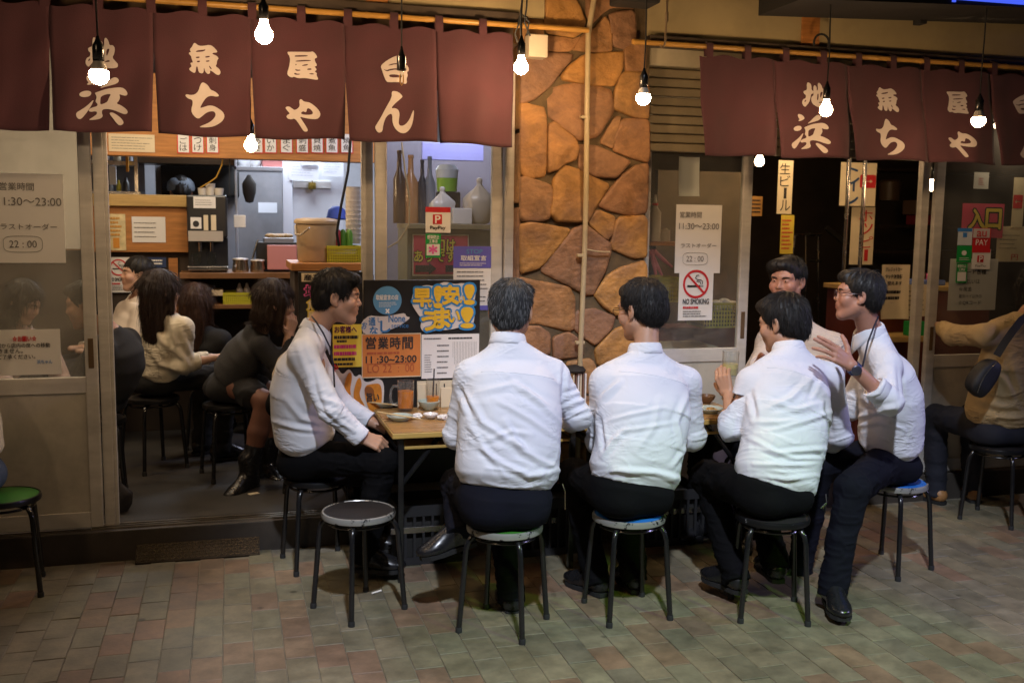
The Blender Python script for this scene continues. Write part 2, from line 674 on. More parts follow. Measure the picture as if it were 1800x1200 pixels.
PAVER = paver_mat()
MORTAR = mat('sand_joint', (0.21, 0.185, 0.135), 0.9, noise=.4, nscale=14, bump=.3, bscale=120)
pv = MB().quad((-14, -8, 0), (16, -8, 0), (16, 12, 0), (-14, 12, 0)).build('pavement', MORTAR)
struct(pv)
PW, PL, GAP = 0.112, 0.196, 0.0028


def paver_mesh(k):
    g = random.Random(k)
    hx, hy = PW / 2 - GAP / 2, PL / 2 - GAP / 2
    b, t, ch = -0.02, 0.0042, 0.0018
    ring0, ring1, ring2 = [], [], []
    for sx, sy in ((-1, -1), (1, -1), (1, 1), (-1, 1)):
        jx, jy = g.uniform(-.0008, .0008), g.uniform(-.0008, .0008)
        h = t + g.uniform(-.0012, .0012)
        ring0.append((sx * hx + jx, sy * hy + jy, b))
        ring1.append((sx * hx + jx, sy * hy + jy, h - ch))
        ring2.append((sx * (hx - ch) + jx, sy * (hy - ch) + jy, h))
    fs = []
    for i in range(4):
        j = (i + 1) % 4
        fs += [(i, j, 4 + j, 4 + i), (4 + i, 4 + j, 8 + j, 8 + i)]
    fs.append((8, 9, 10, 11))
    return ring0 + ring1 + ring2, fs


PM = []
for k in range(6):
    v_, f_ = paver_mesh(k)
    me_ = bpy.data.meshes.new('paver')
    me_.from_pydata(v_, [], f_)
    me_.materials.append(PAVER)
    PM.append((v_, f_, me_))
cells = []
for ix in range(-40, 75):
    off = (0.5 if ix % 2 else 0.0) + 0.06 * math.sin(ix * 1.7)
    for iy in range(2, 26):
        x, y = ix * PW, (iy + off) * PL
        if y > 4.86 or y < 0.8:
            continue
        d = np.array([x, y, 0.0]) - CP
        zz = d @ fw
        if zz < .3:
            continue
        px, py = 900 + FPX * (d @ rt) / zz, 600 - FPX * (d @ up) / zz
        inview = -60 < px < 1860 and py < 1260
        cells.append((0 if (inview and py < 1225) else 1, zz, x, y))
cells.sort()
stuff = MB()
for n_, (vis, zz, x, y) in enumerate(cells):
    k = random.randrange(6)
    if n_ < 300 and vis == 0:
        o = bpy.data.objects.new('paver', PM[k][2])
        COL.objects.link(o)
        o.location = (x, y, random.uniform(-.001, .001))
        o.rotation_euler = (0, 0, random.uniform(-.006, .006))
        o.parent = pv
    else:
        dz = random.uniform(-.001, .001)
        stuff.add([(a + x, b + y, c + dz) for a, b, c in PM[k][0]], PM[k][1])
so = stuff.build('paver_field', PAVER, pv)
so['kind'] = 'stuff'

# ---- raised plinth (step) under the shop front, with its checker plate, and the shop floors
STEP = mat('dark_step_stone', (0.055, 0.045, 0.036), 0.7, noise=.4, nscale=5, bump=.2)
st = MB().box(-4, 4.915, -.02, 1.42, 5.07, FLOOR_Z, .006).build('step', STEP)
struct(st)
st2 = MB().box(2.18, 4.93, -.02, 8, 5.07, .16, .006).build('step', STEP)
struct(st2)
TRACK = mat('worn_rail', (0.5, 0.44, 0.36), 0.32, 1.0, noise=.3)
for y_ in (4.945, 4.975, 5.005):
    MB().box(-.66, y_, FLOOR_Z, .80, y_ + .010, FLOOR_Z + .009).build('door_track', TRACK, st)
    MB().box(2.75, y_, .16, 4.2, y_ + .010, .169).build('door_track', TRACK, st2)
PLATE = mat('checker_plate', (0.03, 0.024, 0.017), 0.42, 0.8, noise=.5, nscale=7, dirt=.6)
pl = MB()
pa, pb = -.46, .11
# sloping ramp plate against the step
pl.add([(pa, 4.84, .008), (pb, 4.84, .008), (pb, 4.913, .075), (pa, 4.913, .075), (pa, 4.84, .0), (pb, 4.84, .0), (pb, 4.913, 0), (pa, 4.913, 0)],
       [(0, 1, 2, 3), (4, 5, 1, 0), (5, 6, 2, 1), (7, 4, 0, 3)])
plo = pl.build('ramp_plate', PLATE, None)
tag(plo, 'worn metal checker plate ramp leaning on the dark step', 'ramp')
lz = MB()
ty, tz = np.array([0, .073, .067]), None
ty = ty / np.linalg.norm(ty)
nn = np.cross(np.array([1.0, 0, 0]), ty)
for i in range(38):
    for j in range(6):
        c = np.array([pa + .01 + i * .0149, 4.843, .0125]) + ty * (.008 + j * .0155)
        d = np.array([1.0, 0, 0]) * .7 + ty * (.7 if (i + j) % 2 else -.7)
        lz.obox(c, d, np.cross(nn, d), nn, .0075, .0022, .0022)
lo_ = lz.build('raised_lug', mat('lug_metal', (0.075, 0.058, 0.036), 0.42, 0.85, noise=.4), plo)
lo_['kind'] = 'stuff'

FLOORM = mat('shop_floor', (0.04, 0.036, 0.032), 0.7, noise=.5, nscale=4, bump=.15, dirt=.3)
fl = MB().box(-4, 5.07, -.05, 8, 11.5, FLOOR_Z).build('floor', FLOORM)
struct(fl)
CEIL = mat('ceiling_board', (0.16, 0.10, 0.055), 0.8, noise=.2)
struct(MB().box(-4, 5.1, 2.95, 8, 11.5, 3.0).build('ceiling', CEIL))
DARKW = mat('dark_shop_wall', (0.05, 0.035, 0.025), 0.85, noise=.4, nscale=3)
KWALL = mat('kitchen_wall_tile', (0.55, 0.56, 0.60), 0.35, noise=.12, nscale=2, dirt=.15)
tag(MB().box(-4, 10.2, 0, 2.35, 10.3, 3.0).build('kitchen_back_wall', KWALL), 'pale grey back wall of the lit kitchen', 'wall')
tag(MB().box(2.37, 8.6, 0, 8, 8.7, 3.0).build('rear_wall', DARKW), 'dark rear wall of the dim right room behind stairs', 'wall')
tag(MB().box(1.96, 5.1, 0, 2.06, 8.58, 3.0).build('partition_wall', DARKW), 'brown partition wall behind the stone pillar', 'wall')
tag(MB().box(-2.42, 5.1, 0, -2.36, 10.2, 3.0).build('left_room_wall', mat('left_wall_wood', (0.30, 0.17, 0.07), .6, noise=.3, nscale=3)), 'brown side wall of the left dining room', 'wall')

# ---- painted fascia above the two bays
fa = thing('fascia', 'beige painted fascia board over the left bay with orange post stub', 'fascia', (0, 5, 2.6))
x1_ = at(957, 20, 4.83)[0]
MB().box(-4, 4.83, 2.62, x1_, 5.2, 3.25).build('board', BEIGE_WALL, fa)
MB().box(-4, 4.80, 2.585, x1_ - .12, 4.88, 2.635, .004).build('channel_rail', mat('dark_rail', (0.07, 0.05, 0.035), .5, noise=.3), fa)
a_, b_ = at(643, 15, 4.82)[0], at(682, 15, 4.82)[0]
MB().box(a_, 4.815, 2.64, b_, 4.829, 3.2, .003).build('post_stub', WOOD, fa)
fb = thing('fascia', 'beige painted fascia board over the right bay with brown post stub', 'fascia', (4, 5, 2.6))
x0_ = at(1138, 60, 4.83)[0]
zb = at(1500, 88, 4.83)[2]
MB().box(x0_, 4.83, zb, 9, 5.2, 3.4).build('board', BEIGE_WALL, fb)
MB().box(x0_, 4.79, zb - .05, 9, 4.88, zb - .001, .004).build('channel_rail', MATS['dark_rail'], fb)
a_, b_ = at(1410, 40, 4.82)[0], at(1441, 40, 4.82)[0]
MB().box(a_, 4.815, zb + .002, b_, 4.829, 3.4, .003).build('post_stub', WOOD, fb)
# dark soffit joining the fascia to the door heads
tag(MB().box(-4, 4.985, 2.42, 1.44, 5.12, 2.95).build('door_head', mat('head_wood', (0.09, 0.055, 0.03), .7, noise=.3)), 'dark timber head above the left sliding doors', 'beam')
tag(MB().box(2.2, 4.985, 2.32, 9, 5.12, 3.0).build('door_head', MATS['head_wood']), 'dark timber head above the right sliding doors', 'beam')

# ---- stone pillar
STONE = bpy.data.materials.new('pillar_stone')
STONE.use_nodes = True


def stone_nodes():
    nt = STONE.node_tree
    L = nt.links.new
    b = nt.nodes['Principled BSDF']
    oi = nt.nodes.new('ShaderNodeObjectInfo')
    geo = nt.nodes.new('ShaderNodeNewGeometry')
    r = nt.nodes.new('ShaderNodeValToRGB')
    cols = [(0.0, (0.36, 0.18, 0.05)), (0.3, (0.42, 0.205, 0.05)), (0.55, (0.30, 0.145, 0.058)), (0.8, (0.24, 0.125, 0.068)), (1.0, (0.37, 0.19, 0.055))]
    while len(r.color_ramp.elements) < len(cols):
        r.color_ramp.elements.new(0.5)
    for e, (p, c) in zip(r.color_ramp.elements, cols):
        e.position = p
        e.color = (*c, 1)
    L(oi.outputs['Random'], r.inputs['Fac'])
    mp = nt.nodes.new('ShaderNodeMapping')
    mp.inputs['Scale'].default_value = (1, 1, 1.25)
    mp.inputs['Rotation'].default_value = (0, .3, 0)
    L(geo.outputs['Position'], mp.inputs['Vector'])
    n = nt.nodes.new('ShaderNodeTexNoise')
    n.inputs['Scale'].default_value = 7
    n.inputs['Detail'].default_value = 9
    n.inputs['Roughness'].default_value = .68
    n.inputs['Distortion'].default_value = .8
    L(mp.outputs[0], n.inputs['Vector'])
    mr = nt.nodes.new('ShaderNodeMapRange')
    mr.inputs['From Min'].default_value = .3
    mr.inputs['From Max'].default_value = .7
    mr.inputs['To Min'].default_value = .45
    mr.inputs['To Max'].default_value = 1.4
    L(n.outputs['Fac'], mr.inputs['Value'])
    vm = nt.nodes.new('ShaderNodeVectorMath')
    vm.operation = 'SCALE'
    L(r.outputs['Color'], vm.inputs[0])
    L(mr.outputs[0], vm.inputs['Scale'])
    n2 = nt.nodes.new('ShaderNodeTexNoise')
    n2.inputs['Scale'].default_value = 4
    n2.inputs['Detail'].default_value = 6
    L(geo.outputs['Position'], n2.inputs['Vector'])
    m2 = nt.nodes.new('ShaderNodeMapRange')
    m2.inputs['From Min'].default_value = .5
    m2.inputs['From Max'].default_value = .7
    m2.inputs['To Max'].default_value = .65
    L(n2.outputs['Fac'], m2.inputs['Value'])
    mx = nt.nodes.new('ShaderNodeMix')
    mx.data_type = 'RGBA'
    L(m2.outputs[0], mx.inputs['Factor'])
    L(vm.outputs[0], mx.inputs['A'])
    mx.inputs['B'].default_value = (.16, .085, .06, 1)
    L(mx.outputs['Result'], b.inputs['Base Color'])
    b.inputs['Roughness'].default_value = .62
    n3 = nt.nodes.new('ShaderNodeTexNoise')
    n3.inputs['Scale'].default_value = 34
    n3.inputs['Detail'].default_value = 8
    L(mp.outputs[0], n3.inputs['Vector'])
    bp = nt.nodes.new('ShaderNodeBump')
    bp.inputs['Strength'].default_value = .6
    bp.inputs['Distance'].default_value = .012
    L(n3.outputs['Fac'], bp.inputs['Height'])
    L(bp.outputs['Normal'], b.inputs['Normal'])


stone_nodes()
MORTAR_P = mat('pillar_mortar', (0.12, 0.08, 0.038), 0.9, noise=.45, nscale=16, bump=.6, bscale=70)
pil = thing('stone_pillar', 'orange crazy stone pillar between the two bays', 'pillar', (1.82, 4.95, 0))
xl, xr = at(917, 350, YP)[0], at(1137, 400, YP)[0]
MB().box(xl + .006, YP + .012, -.02, xr - .006, 5.06, 3.4).build('mortar_core', MORTAR_P, pil)
stones = [
    [(960, -30), (995, -30), (1016, 10), (1027, 36), (1024, 54), (1008, 64), (960, 56)],
    [(1030, -30), (1112, -30), (1115, 16), (1072, 12), (1060, 22), (1040, 44), (1034, 20)],
    [(1072, 26), (1114, 18), (1117, 72), (1100, 84), (1079, 80), (1076, 58)],
    [(1008, 86), (1026, 62), (1046, 52), (1063, 30), (1070, 42), (1073, 60), (1074, 88), (1036, 90)],
    [(960, 62), (1004, 70), (1020, 64), (1004, 88), (962, 90)],
    [(918, 130), (926, 100), (958, 94), (1006, 97), (1004, 106), (984, 127), (966, 150), (940, 174), (917, 181)],
    [(918, 30), (955, 30), (955, 90), (922, 94)],
    [(988, 133), (1004, 114), (1028, 98), (1066, 94), (1096, 92), (1094, 118), (1086, 138), (1078, 150), (1040, 147), (992, 141)],
    [(1099, 88), (1117, 76), (1134, 74), (1134, 122), (1102, 124)],
    [(1092, 134), (1102, 128), (1130, 130), (1140, 160), (1140, 206), (1120, 206), (1080, 190), (1082, 166)],
    [(968, 157), (988, 152), (1030, 148), (1072, 158), (1076, 174), (1076, 196), (1052, 238), (1018, 246), (988, 221), (968, 205), (965, 178)],
    [(916, 184), (930, 184), (956, 192), (960, 212), (960, 308), (930, 312), (916, 302)],
    [(965, 220), (976, 216), (1012, 247), (1016, 262), (1010, 280), (992, 286), (980, 298), (964, 302)],
    [(1056, 250), (1081, 207), (1091, 207), (1080, 246), (1076, 258)],
    [(1094, 211), (1140, 211), (1140, 285), (1114, 277), (1081, 264), (1082, 246)],
    [(1017, 256), (1046, 258), (1074, 270), (1107, 284), (1082, 312), (1046, 308), (1020, 297)],
    [(916, 316), (922, 312), (966, 327), (970, 336), (966, 380), (953, 387), (916, 387)],
    [(975, 316), (990, 291), (1020, 301), (1072, 326), (1046, 364), (1033, 390), (980, 387), (968, 375), (973, 348)],
    [(1053, 361), (1090, 314), (1116, 293), (1139, 288), (1138, 372), (1111, 377), (1073, 369)],
    [(916, 396), (935, 391), (1001, 404), (993, 418), (951, 468), (916, 480)],
    [(1010, 403), (1028, 396), (1070, 428), (1072, 442), (1062, 474), (1044, 515), (1030, 516), (955, 478), (953, 467)],
    [(1036, 392), (1050, 371), (1080, 382), (1078, 408), (1067, 421)],
    [(1085, 384), (1136, 381), (1136, 450), (1116, 452), (1074, 436)],
    [(1046, 519), (1068, 487), (1090, 473), (1135, 458), (1135, 552), (1085, 553), (1058, 534)],
    [(916, 488), (945, 496), (1000, 506), (1008, 522), (1010, 575), (1000, 580), (950, 567), (916, 569)],
    [(1014, 549), (1040, 544), (1080, 556), (1075, 576), (1046, 605), (1028, 592), (1012, 578)],
    [(916, 575), (946, 576), (965, 586), (966, 622), (916, 622)],
    [(974, 593), (1000, 586), (1014, 595), (1027, 624), (974, 630)],
    [(1048, 613), (1080, 582), (1134, 560), (1134, 640), (1052, 642)],
    [(916, 630), (985, 636), (1000, 680), (916, 690)],
    [(995, 638), (1040, 632), (1060, 690), (1010, 690)],
    [(1050, 650), (1133, 648), (1133, 720), (1070, 715)],
    [(916, 698), (1000, 690), (1010, 770), (916, 775)],
    [(1012, 698), (1060, 698), (1075, 780), (1020, 775)],
    [(1072, 724), (1132, 728), (1132, 800), (1082, 795)],
    [(916, 784), (1010, 780), (1020, 860), (916, 858)],
    [(1022, 784), (1076, 790), (1085, 865), (1028, 866)],
]


def vnoise1(p, seed=0):
    return math.sin(p[0] * 37.1 + p[1] * 23.7 + seed * 5.1) * .5 + math.sin(p[0] * 71.3 - p[1] * 59.1 + seed * 2.3) * .3 + math.sin(p[0] * 13 + p[1] * 91 + seed) * .2


for si, poly in enumerate(stones):
    P = [np.array(at(x, y, YP))[[0, 2]] for x, y in poly]
    # corner rounding, then even spacing
    for _ in range(2):
        Q = []
        for i in range(len(P)):
            a, b = P[i], P[(i + 1) % len(P)]
            Q += [a * .9 + b * .1, a * .1 + b * .9]
        P = Q
    c = sum(P) / len(P)
    h = random.uniform(.012, .024)
    P = [c + (p - c) * (1 + .010 / max(np.linalg.norm(p - c), .02)) for p in P]
    tx, tz = random.uniform(-.07, .07), random.uniform(-.07, .07)
    vs, fs = [], []
    rings = [(1.0, 0.0), (.992, .62), (.968, .95), (.85, 1.0), (.55, 1.02), (.25, 1.03)]
    n = len(P)
    for ri, (s, hh) in enumerate(rings):
        for p in P:
            q = c + (p - c) * s
            if ri in (0, 1):
                q = q + (p - c) / (np.linalg.norm(p - c) + 1e-6) * .0035 * vnoise1(p * 1.7, si)
            y = YP + .012 - h * hh - (tx * (q[0] - c[0]) + tz * (q[1] - c[1])) * min(1, hh) - .005 * vnoise1(q, si) * min(1, hh)
            vs.append((q[0], y, q[1]))
    vs.append((c[0], YP + .012 - h * 1.06 - .004 * vnoise1(c, si), c[1]))
    for ri in range(len(rings) - 1):
        for k in range(n):
            k2 = (k + 1) % n
            fs.append((ri * n + k, ri * n + k2, (ri + 1) * n + k2, (ri + 1) * n + k))
    base = (len(rings) - 1) * n
    for k in range(n):
        fs.append((base + k, base + (k + 1) % n, len(vs) - 1))
    MB().add(vs, fs).build('stone', STONE, pil, smooth='all')
for z0, z1 in ((0.05, .5), (.52, .88), (.9, 1.24), (1.26, 1.70), (1.72, 2.07), (2.09, 2.5), (2.52, 2.9)):
    MB().box(xl - .014, YP + .02, z0, xl + .008, 5.05, z1, .012).build('stone', STONE, pil)

cp_ = thing('conduit_pipe', 'cream conduit pipe running down the stone pillar', 'pipe', (1.82, 4.8, 1.5))
CREAM = mat('cream_plastic', (0.42, 0.33, 0.19), .45, noise=.15)
path = [at(1050, -40, 4.795), at(1043, 5, 4.795), at(1034, 60, 4.795), at(1032, 180, 4.795), at(1030, 350, 4.795), at(1027, 460, 4.795), at(1021, 600, 4.795), at(1016, 760, 4.795), at(1014, 880, 4.795)]
MB().tube(path, .0135, 12).build('pipe', CREAM, cp_, smooth=True)
for px, py in ((1031, 206), (1025, 449), (1022, 602)):
    p = at(px, py, 4.79)
    MB().box(p[0] - .03, 4.785, p[2] - .008, p[0] + .018, 4.812, p[2] + .008, .003).build('clamp', CREAM, cp_)
MB().tube([at(1028, 438, 4.79), at(1050, 442, 4.79), at(1072, 443, 4.80)], .004, 6).build('cable_tie', CREAM, cp_)
x0, z0, x1, z1 = rect((924, 64, 957, 104), 4.78)
tag(MB().box(x0, 4.72, z0, x1, 4.80, z1, .006).build('junction_box', mat('white_plastic_box', (.55, .47, .36), .5, noise=.1)), 'small cream junction box at the top left of the stone pillar', 'junction box')


# ---- sliding doors
def door(name, label, x0, x1, z0, z1, zmid, glass, y=YF, stile=.055, panel=True, handle_side=None):
    t = thing(name, label, 'door', ((x0 + x1) / 2, y, z0))
    fr = MB()
    fr.box(x0, y - .016, z0, x0 + stile, y + .016, z1, .004)
    fr.box(x1 - stile, y - .016, z0, x1, y + .016, z1, .004)
    fr.box(x0 + stile, y - .014, z1 - .05, x1 - stile, y + .014, z1, .003)
    fr.box(x0 + stile, y - .014, z0, x1 - stile, y + .014, z0 + .075, .003)
    fr.box(x0 + stile, y - .014, zmid - .075, x1 - stile, y + .014, zmid, .003)
    fr.build('frame', ALU, t)
    MB().box(x0 + stile, y - .003, zmid, x1 - stile, y + .003, z1 - .05).build('glass_pane', glass, t)
    MB().box(x0 + stile, y - .006, z0 + .075, x1 - stile, y + .006, zmid - .075).build('lower_panel', ALU_PANEL, t)
    if handle_side is not None:
        hx = x1 - stile / 2 if handle_side else x0 + stile / 2
        hz = at(160, 620, y)[2] if handle_side else zmid + .1
        MB().box(hx - .012, y - .0185, hz - .07, hx + .012, y - .0155, hz + .07, .001).build('handle', mat('bronze_pull', (.2, .13, .07), .4, .6), t)
    return t


xd = at(171, 600, YF)[0]
zm = at(80, 664, YF)[2]
dA = door('sliding_door', 'aluminium sliding door with two notices at far left', -2.05, xd, FLOOR_Z + .012, 2.42, zm, GLASS_H, handle_side=1)
jA = MB().box(xd + .004, 4.99, FLOOR_Z, xd + .050, 5.05, 2.42, .004).box(xd + .050, 5.00, FLOOR_Z, xd + .066, 5.03, 2.42, .002).build('door_frame', ALU)
tag(jA, 'aluminium door post beside the open left entrance', 'door frame')
xb0, xb1 = at(637, 400, YF)[0], at(882, 400, YF)[0]
dB = door('sliding_door', 'aluminium sliding door with payment stickers left of the pillar', xb0 + .062, xb1, FLOOR_Z + .012, 2.42, .72, GLASS, stile=.058)
MB().box(xb0, 5.0, FLOOR_Z, xb0 + .058, 5.03, 2.42, .004).build('rear_stile', ALU, dB)
jB = MB().box(xb1 + .006, 4.93, FLOOR_Z, at(903, 400, 4.93)[0], 5.03, 2.42, .004).build('door_frame', ALU)
tag(jB, 'aluminium door jamb touching the left side of the stone pillar', 'door frame')
xc0, xc1 = at(1141, 400, YF)[0], at(1318, 400, YF)[0]
dC = door('sliding_door', 'aluminium sliding door with hours notice right of the pillar', xc0 - .06, xc1, .17, 2.3, at(1220, 612, YF)[2], GLASS, stile=.058, handle_side=None)
hx = xc1 - .029
MB().box(hx - .012, YF - .0185, 1.0, hx + .012, YF - .0155, 1.15, .001).build('handle', MATS['bronze_pull'], dC)
xe0 = at(1632, 500, YF)[0]
dD = door('sliding_door', 'aluminium sliding door covered in pay stickers at far right', xe0, xe0 + 1.15, .17, 2.3, at(1700, 622, YF)[2], GLASS, stile=.06, handle_side=0)
jD = MB().box(xe0 - .055, 5.0, .17, xe0 - .006, 5.05, 2.3, .004).build('door_frame', ALU)
tag(jD, 'aluminium door post at right edge of the dark right entrance', 'door frame')

# ---- roller shutter housing between pillar and right noren
sh = thing('roller_shutter', 'beige ribbed roller shutter housing right of the stone pillar', 'shutter', (2.5, 4.95, 2.3))
SHM = mat('shutter_slat', (0.36, 0.29, 0.18), .5, .2, noise=.15, dirt=.3)
zt, zl = at(1190, 122, 4.93)[2], at(1190, 268, 4.93)[2]
nsl = 9
for i in range(nsl):
    a, b = zt - (zt - zl) * i / nsl, zt - (zt - zl) * (i + 1) / nsl
    MB().box(xr + .004, 4.925 + (.006 if i % 2 else 0), b + .003, 3.9, 4.98, a - .002, .008).build('slat', SHM, sh)
za, zb2 = at(1190, 82, 4.9)[2], at(1190, 118, 4.9)[2]
MB().box(xr + .012, 4.885, zb2, 3.9, 4.98, za, .006).build('casing', mat('casing_paint', (.52, .45, .31), .5, noise=.1, dirt=.2), sh)

# ---- noren curtains
CLOTH = mat('maroon_cloth', (0.080, 0.0245, 0.032), .88, noise=.16, nscale=6, bump=.25, bscale=260, sheen=.15)
PRINT = mat('noren_print', (0.64, 0.55, 0.51), .85, noise=.06, bump=.2, bscale=260)
GL = {
    '地': [([(398, 128), (425, 118), (455, 152), (447, 228), (475, 240), (465, 275), (438, 282), (425, 345), (405, 400), (370, 445), (348, 468), (322, 445), (312, 405), (330, 360), (365, 345), (372, 300), (350, 285), (342, 255), (360, 238), (392, 228)], [[(348, 378), (374, 362), (362, 392), (345, 402)]]),
          ([(478, 168), (500, 155), (520, 185), (515, 232), (535, 220), (535, 130), (560, 115), (590, 160), (598, 205), (640, 200), (665, 235), (655, 300), (630, 345), (668, 385), (700, 420), (690, 455), (640, 468), (560, 468), (500, 448), (450, 420), (432, 370), (440, 320), (470, 300), (470, 240)], [[(520, 275), (540, 268), (536, 352), (514, 374)], [(560, 255), (592, 240), (598, 262), (560, 345)], [(540, 392), (590, 372), (606, 394), (545, 402)]])],
    '浜': [([(212, 590), (235, 578), (280, 592), (312, 632), (285, 660), (238, 680), (215, 672), (240, 655), (222, 632)], []),
          ([(143, 790), (160, 765), (205, 745), (250, 745), (266, 770), (245, 805), (190, 820), (152, 812)], []),
          ([(292, 828), (262, 905), (215, 985), (160, 1062), (130, 1065), (108, 1030), (112, 995), (160, 960), (215, 915)], []),
          ([(342, 712), (395, 665), (450, 610), (490, 578), (530, 580), (550, 612), (525, 645), (470, 668), (400, 690)], []),
          ([(295, 765), (330, 748), (420, 710), (520, 690), (575, 685), (615, 710), (635, 755), (615, 778), (575, 772), (545, 760), (555, 800), (540, 840), (515, 870), (560, 885), (620, 930), (635, 965), (610, 990), (560, 975), (490, 945), (420, 935), (370, 945), (365, 985), (378, 1020), (350, 1050), (290, 1065), (225, 1070), (275, 1035), (320, 995), (310, 965), (245, 980), (230, 955), (265, 930), (320, 910), (325, 885), (300, 860), (315, 820), (312, 790)], [[(358, 800), (410, 772), (465, 765), (440, 810), (425, 855), (385, 880), (350, 890), (352, 840)]]),
          ([(440, 985), (465, 970), (510, 990), (560, 1030), (590, 1075), (580, 1105), (545, 1118), (515, 1090), (480, 1040)], [])],
    '魚': [([(208, 118), (222, 115), (265, 145), (320, 140), (385, 122), (430, 140), (478, 195), (465, 210), (425, 212), (415, 228), (465, 245), (490, 275), (470, 300), (465, 345), (450, 370), (495, 400), (510, 440), (492, 472), (460, 468), (410, 430), (385, 420), (388, 455), (360, 468), (330, 440), (318, 385), (312, 455), (285, 465), (255, 450), (245, 385), (230, 385), (222, 455), (200, 465), (150, 432), (152, 410), (180, 390), (165, 360), (168, 345), (195, 345), (180, 300), (172, 265), (148, 245), (150, 230), (175, 225), (158, 195), (185, 165)],
           [[(222, 218), (245, 198), (300, 188), (345, 178), (320, 205), (262, 215)], [(228, 274), (270, 267), (270, 284), (228, 290)], [(335, 260), (388, 250), (385, 269), (335, 277)], [(238, 320), (275, 314), (270, 334), (240, 337)], [(340, 310), (385, 303), (380, 320), (342, 324)], [(372, 372), (386, 368), (410, 408), (394, 408)]])],
    'ち': [([(305, 575), (330, 572), (375, 600), (405, 655), (450, 668), (490, 700), (500, 722), (470, 732), (415, 722), (370, 735), (335, 770), (300, 830), (278, 878), (320, 862), (380, 838), (435, 840), (490, 868), (540, 905), (560, 950), (545, 1000), (500, 1045), (430, 1085), (350, 1100), (258, 1100), (310, 1075), (390, 1035), (440, 985), (460, 940), (440, 905), (400, 905), (350, 925), (295, 975), (262, 1002), (225, 990), (185, 940), (182, 890), (200, 830), (195, 785), (150, 775), (118, 748), (125, 722), (175, 732), (225, 722), (265, 680), (285, 615)], [])],
    '屋': [([(125, 90), (150, 88), (280, 82), (420, 80), (445, 68), (480, 95), (505, 140), (495, 155), (470, 165), (475, 205), (500, 245), (490, 265), (465, 270), (495, 305), (485, 325), (465, 330), (500, 360), (490, 380), (515, 430), (500, 445), (440, 440), (340, 430), (260, 440), (200, 420), (170, 435), (125, 410), (115, 375), (140, 300), (158, 200), (150, 145), (130, 120)],
           [[(215, 138), (240, 130), (380, 124), (385, 139), (300, 148), (218, 152)], [(225, 205), (320, 191), (425, 188), (420, 200), (330, 210), (228, 218)], [(222, 248), (242, 252), (225, 272)], [(300, 272), (330, 252), (385, 242), (380, 260), (330, 270)], [(218, 313), (240, 325), (290, 323), (280, 337), (225, 342)], [(368, 315), (390, 300), (430, 300), (425, 318), (380, 322)], [(203, 370), (225, 370), (240, 379), (285, 378), (270, 392), (208, 394)], [(385, 373), (430, 360), (468, 368), (440, 380)]])],
    'や': [([(280, 725), (300, 718), (335, 750), (400, 752), (460, 785), (520, 840), (548, 890), (540, 935), (500, 970), (420, 970), (340, 960), (275, 945), (300, 985), (350, 1060), (380, 1115), (365, 1138), (325, 1138), (290, 1085), (240, 1005), (205, 972), (165, 988), (120, 980), (100, 955), (115, 930), (150, 915), (120, 880), (90, 845), (105, 825), (145, 822), (185, 850), (210, 865), (250, 845), (280, 805), (272, 755)],
           [[(285, 905), (320, 870), (360, 890), (375, 830), (410, 835), (445, 870), (450, 900), (420, 915), (340, 920)]])],
    '台': [([(145, 265), (190, 215), (270, 160), (345, 125), (400, 130), (435, 165), (440, 230), (470, 250), (485, 300), (455, 325), (468, 365), (450, 400), (455, 455), (430, 470), (400, 455), (340, 450), (235, 460), (205, 450), (175, 370), (160, 310)],
           [[(232, 255), (260, 235), (318, 220), (395, 226), (390, 240), (318, 234), (270, 248)], [(172, 296), (215, 314), (250, 296), (320, 283), (420, 290), (420, 304), (320, 300), (260, 312), (215, 330)], [(238, 365), (320, 358), (395, 373), (390, 394), (250, 400)]])],
    'ん': [([(270, 590), (300, 578), (355, 590), (400, 630), (400, 650), (355, 690), (310, 730), (255, 795), (310, 788), (350, 810), (362, 860), (350, 930), (345, 985), (375, 1010), (430, 985), (480, 920), (515, 835), (532, 800), (537, 830), (515, 960), (480, 1040), (430, 1090), (380, 1098), (330, 1075), (285, 1020), (268, 950), (272, 880), (255, 858), (215, 880), (180, 930), (155, 1010), (145, 1080), (110, 1103), (80, 1090), (55, 1040), (70, 1010), (130, 915), (190, 800), (270, 660)], [])],
}


def chaikin(P, n=1):
    for _ in range(n):
        Q = []
        for i in range(len(P)):
            a, b = P[i], P[(i + 1) % len(P)]
            Q += [(a[0] * .75 + b[0] * .25, a[1] * .75 + b[1] * .25), (a[0] * .25 + b[0] * .75, a[1] * .25 + b[1] * .75)]
        P = Q
    return P


_GC = {}


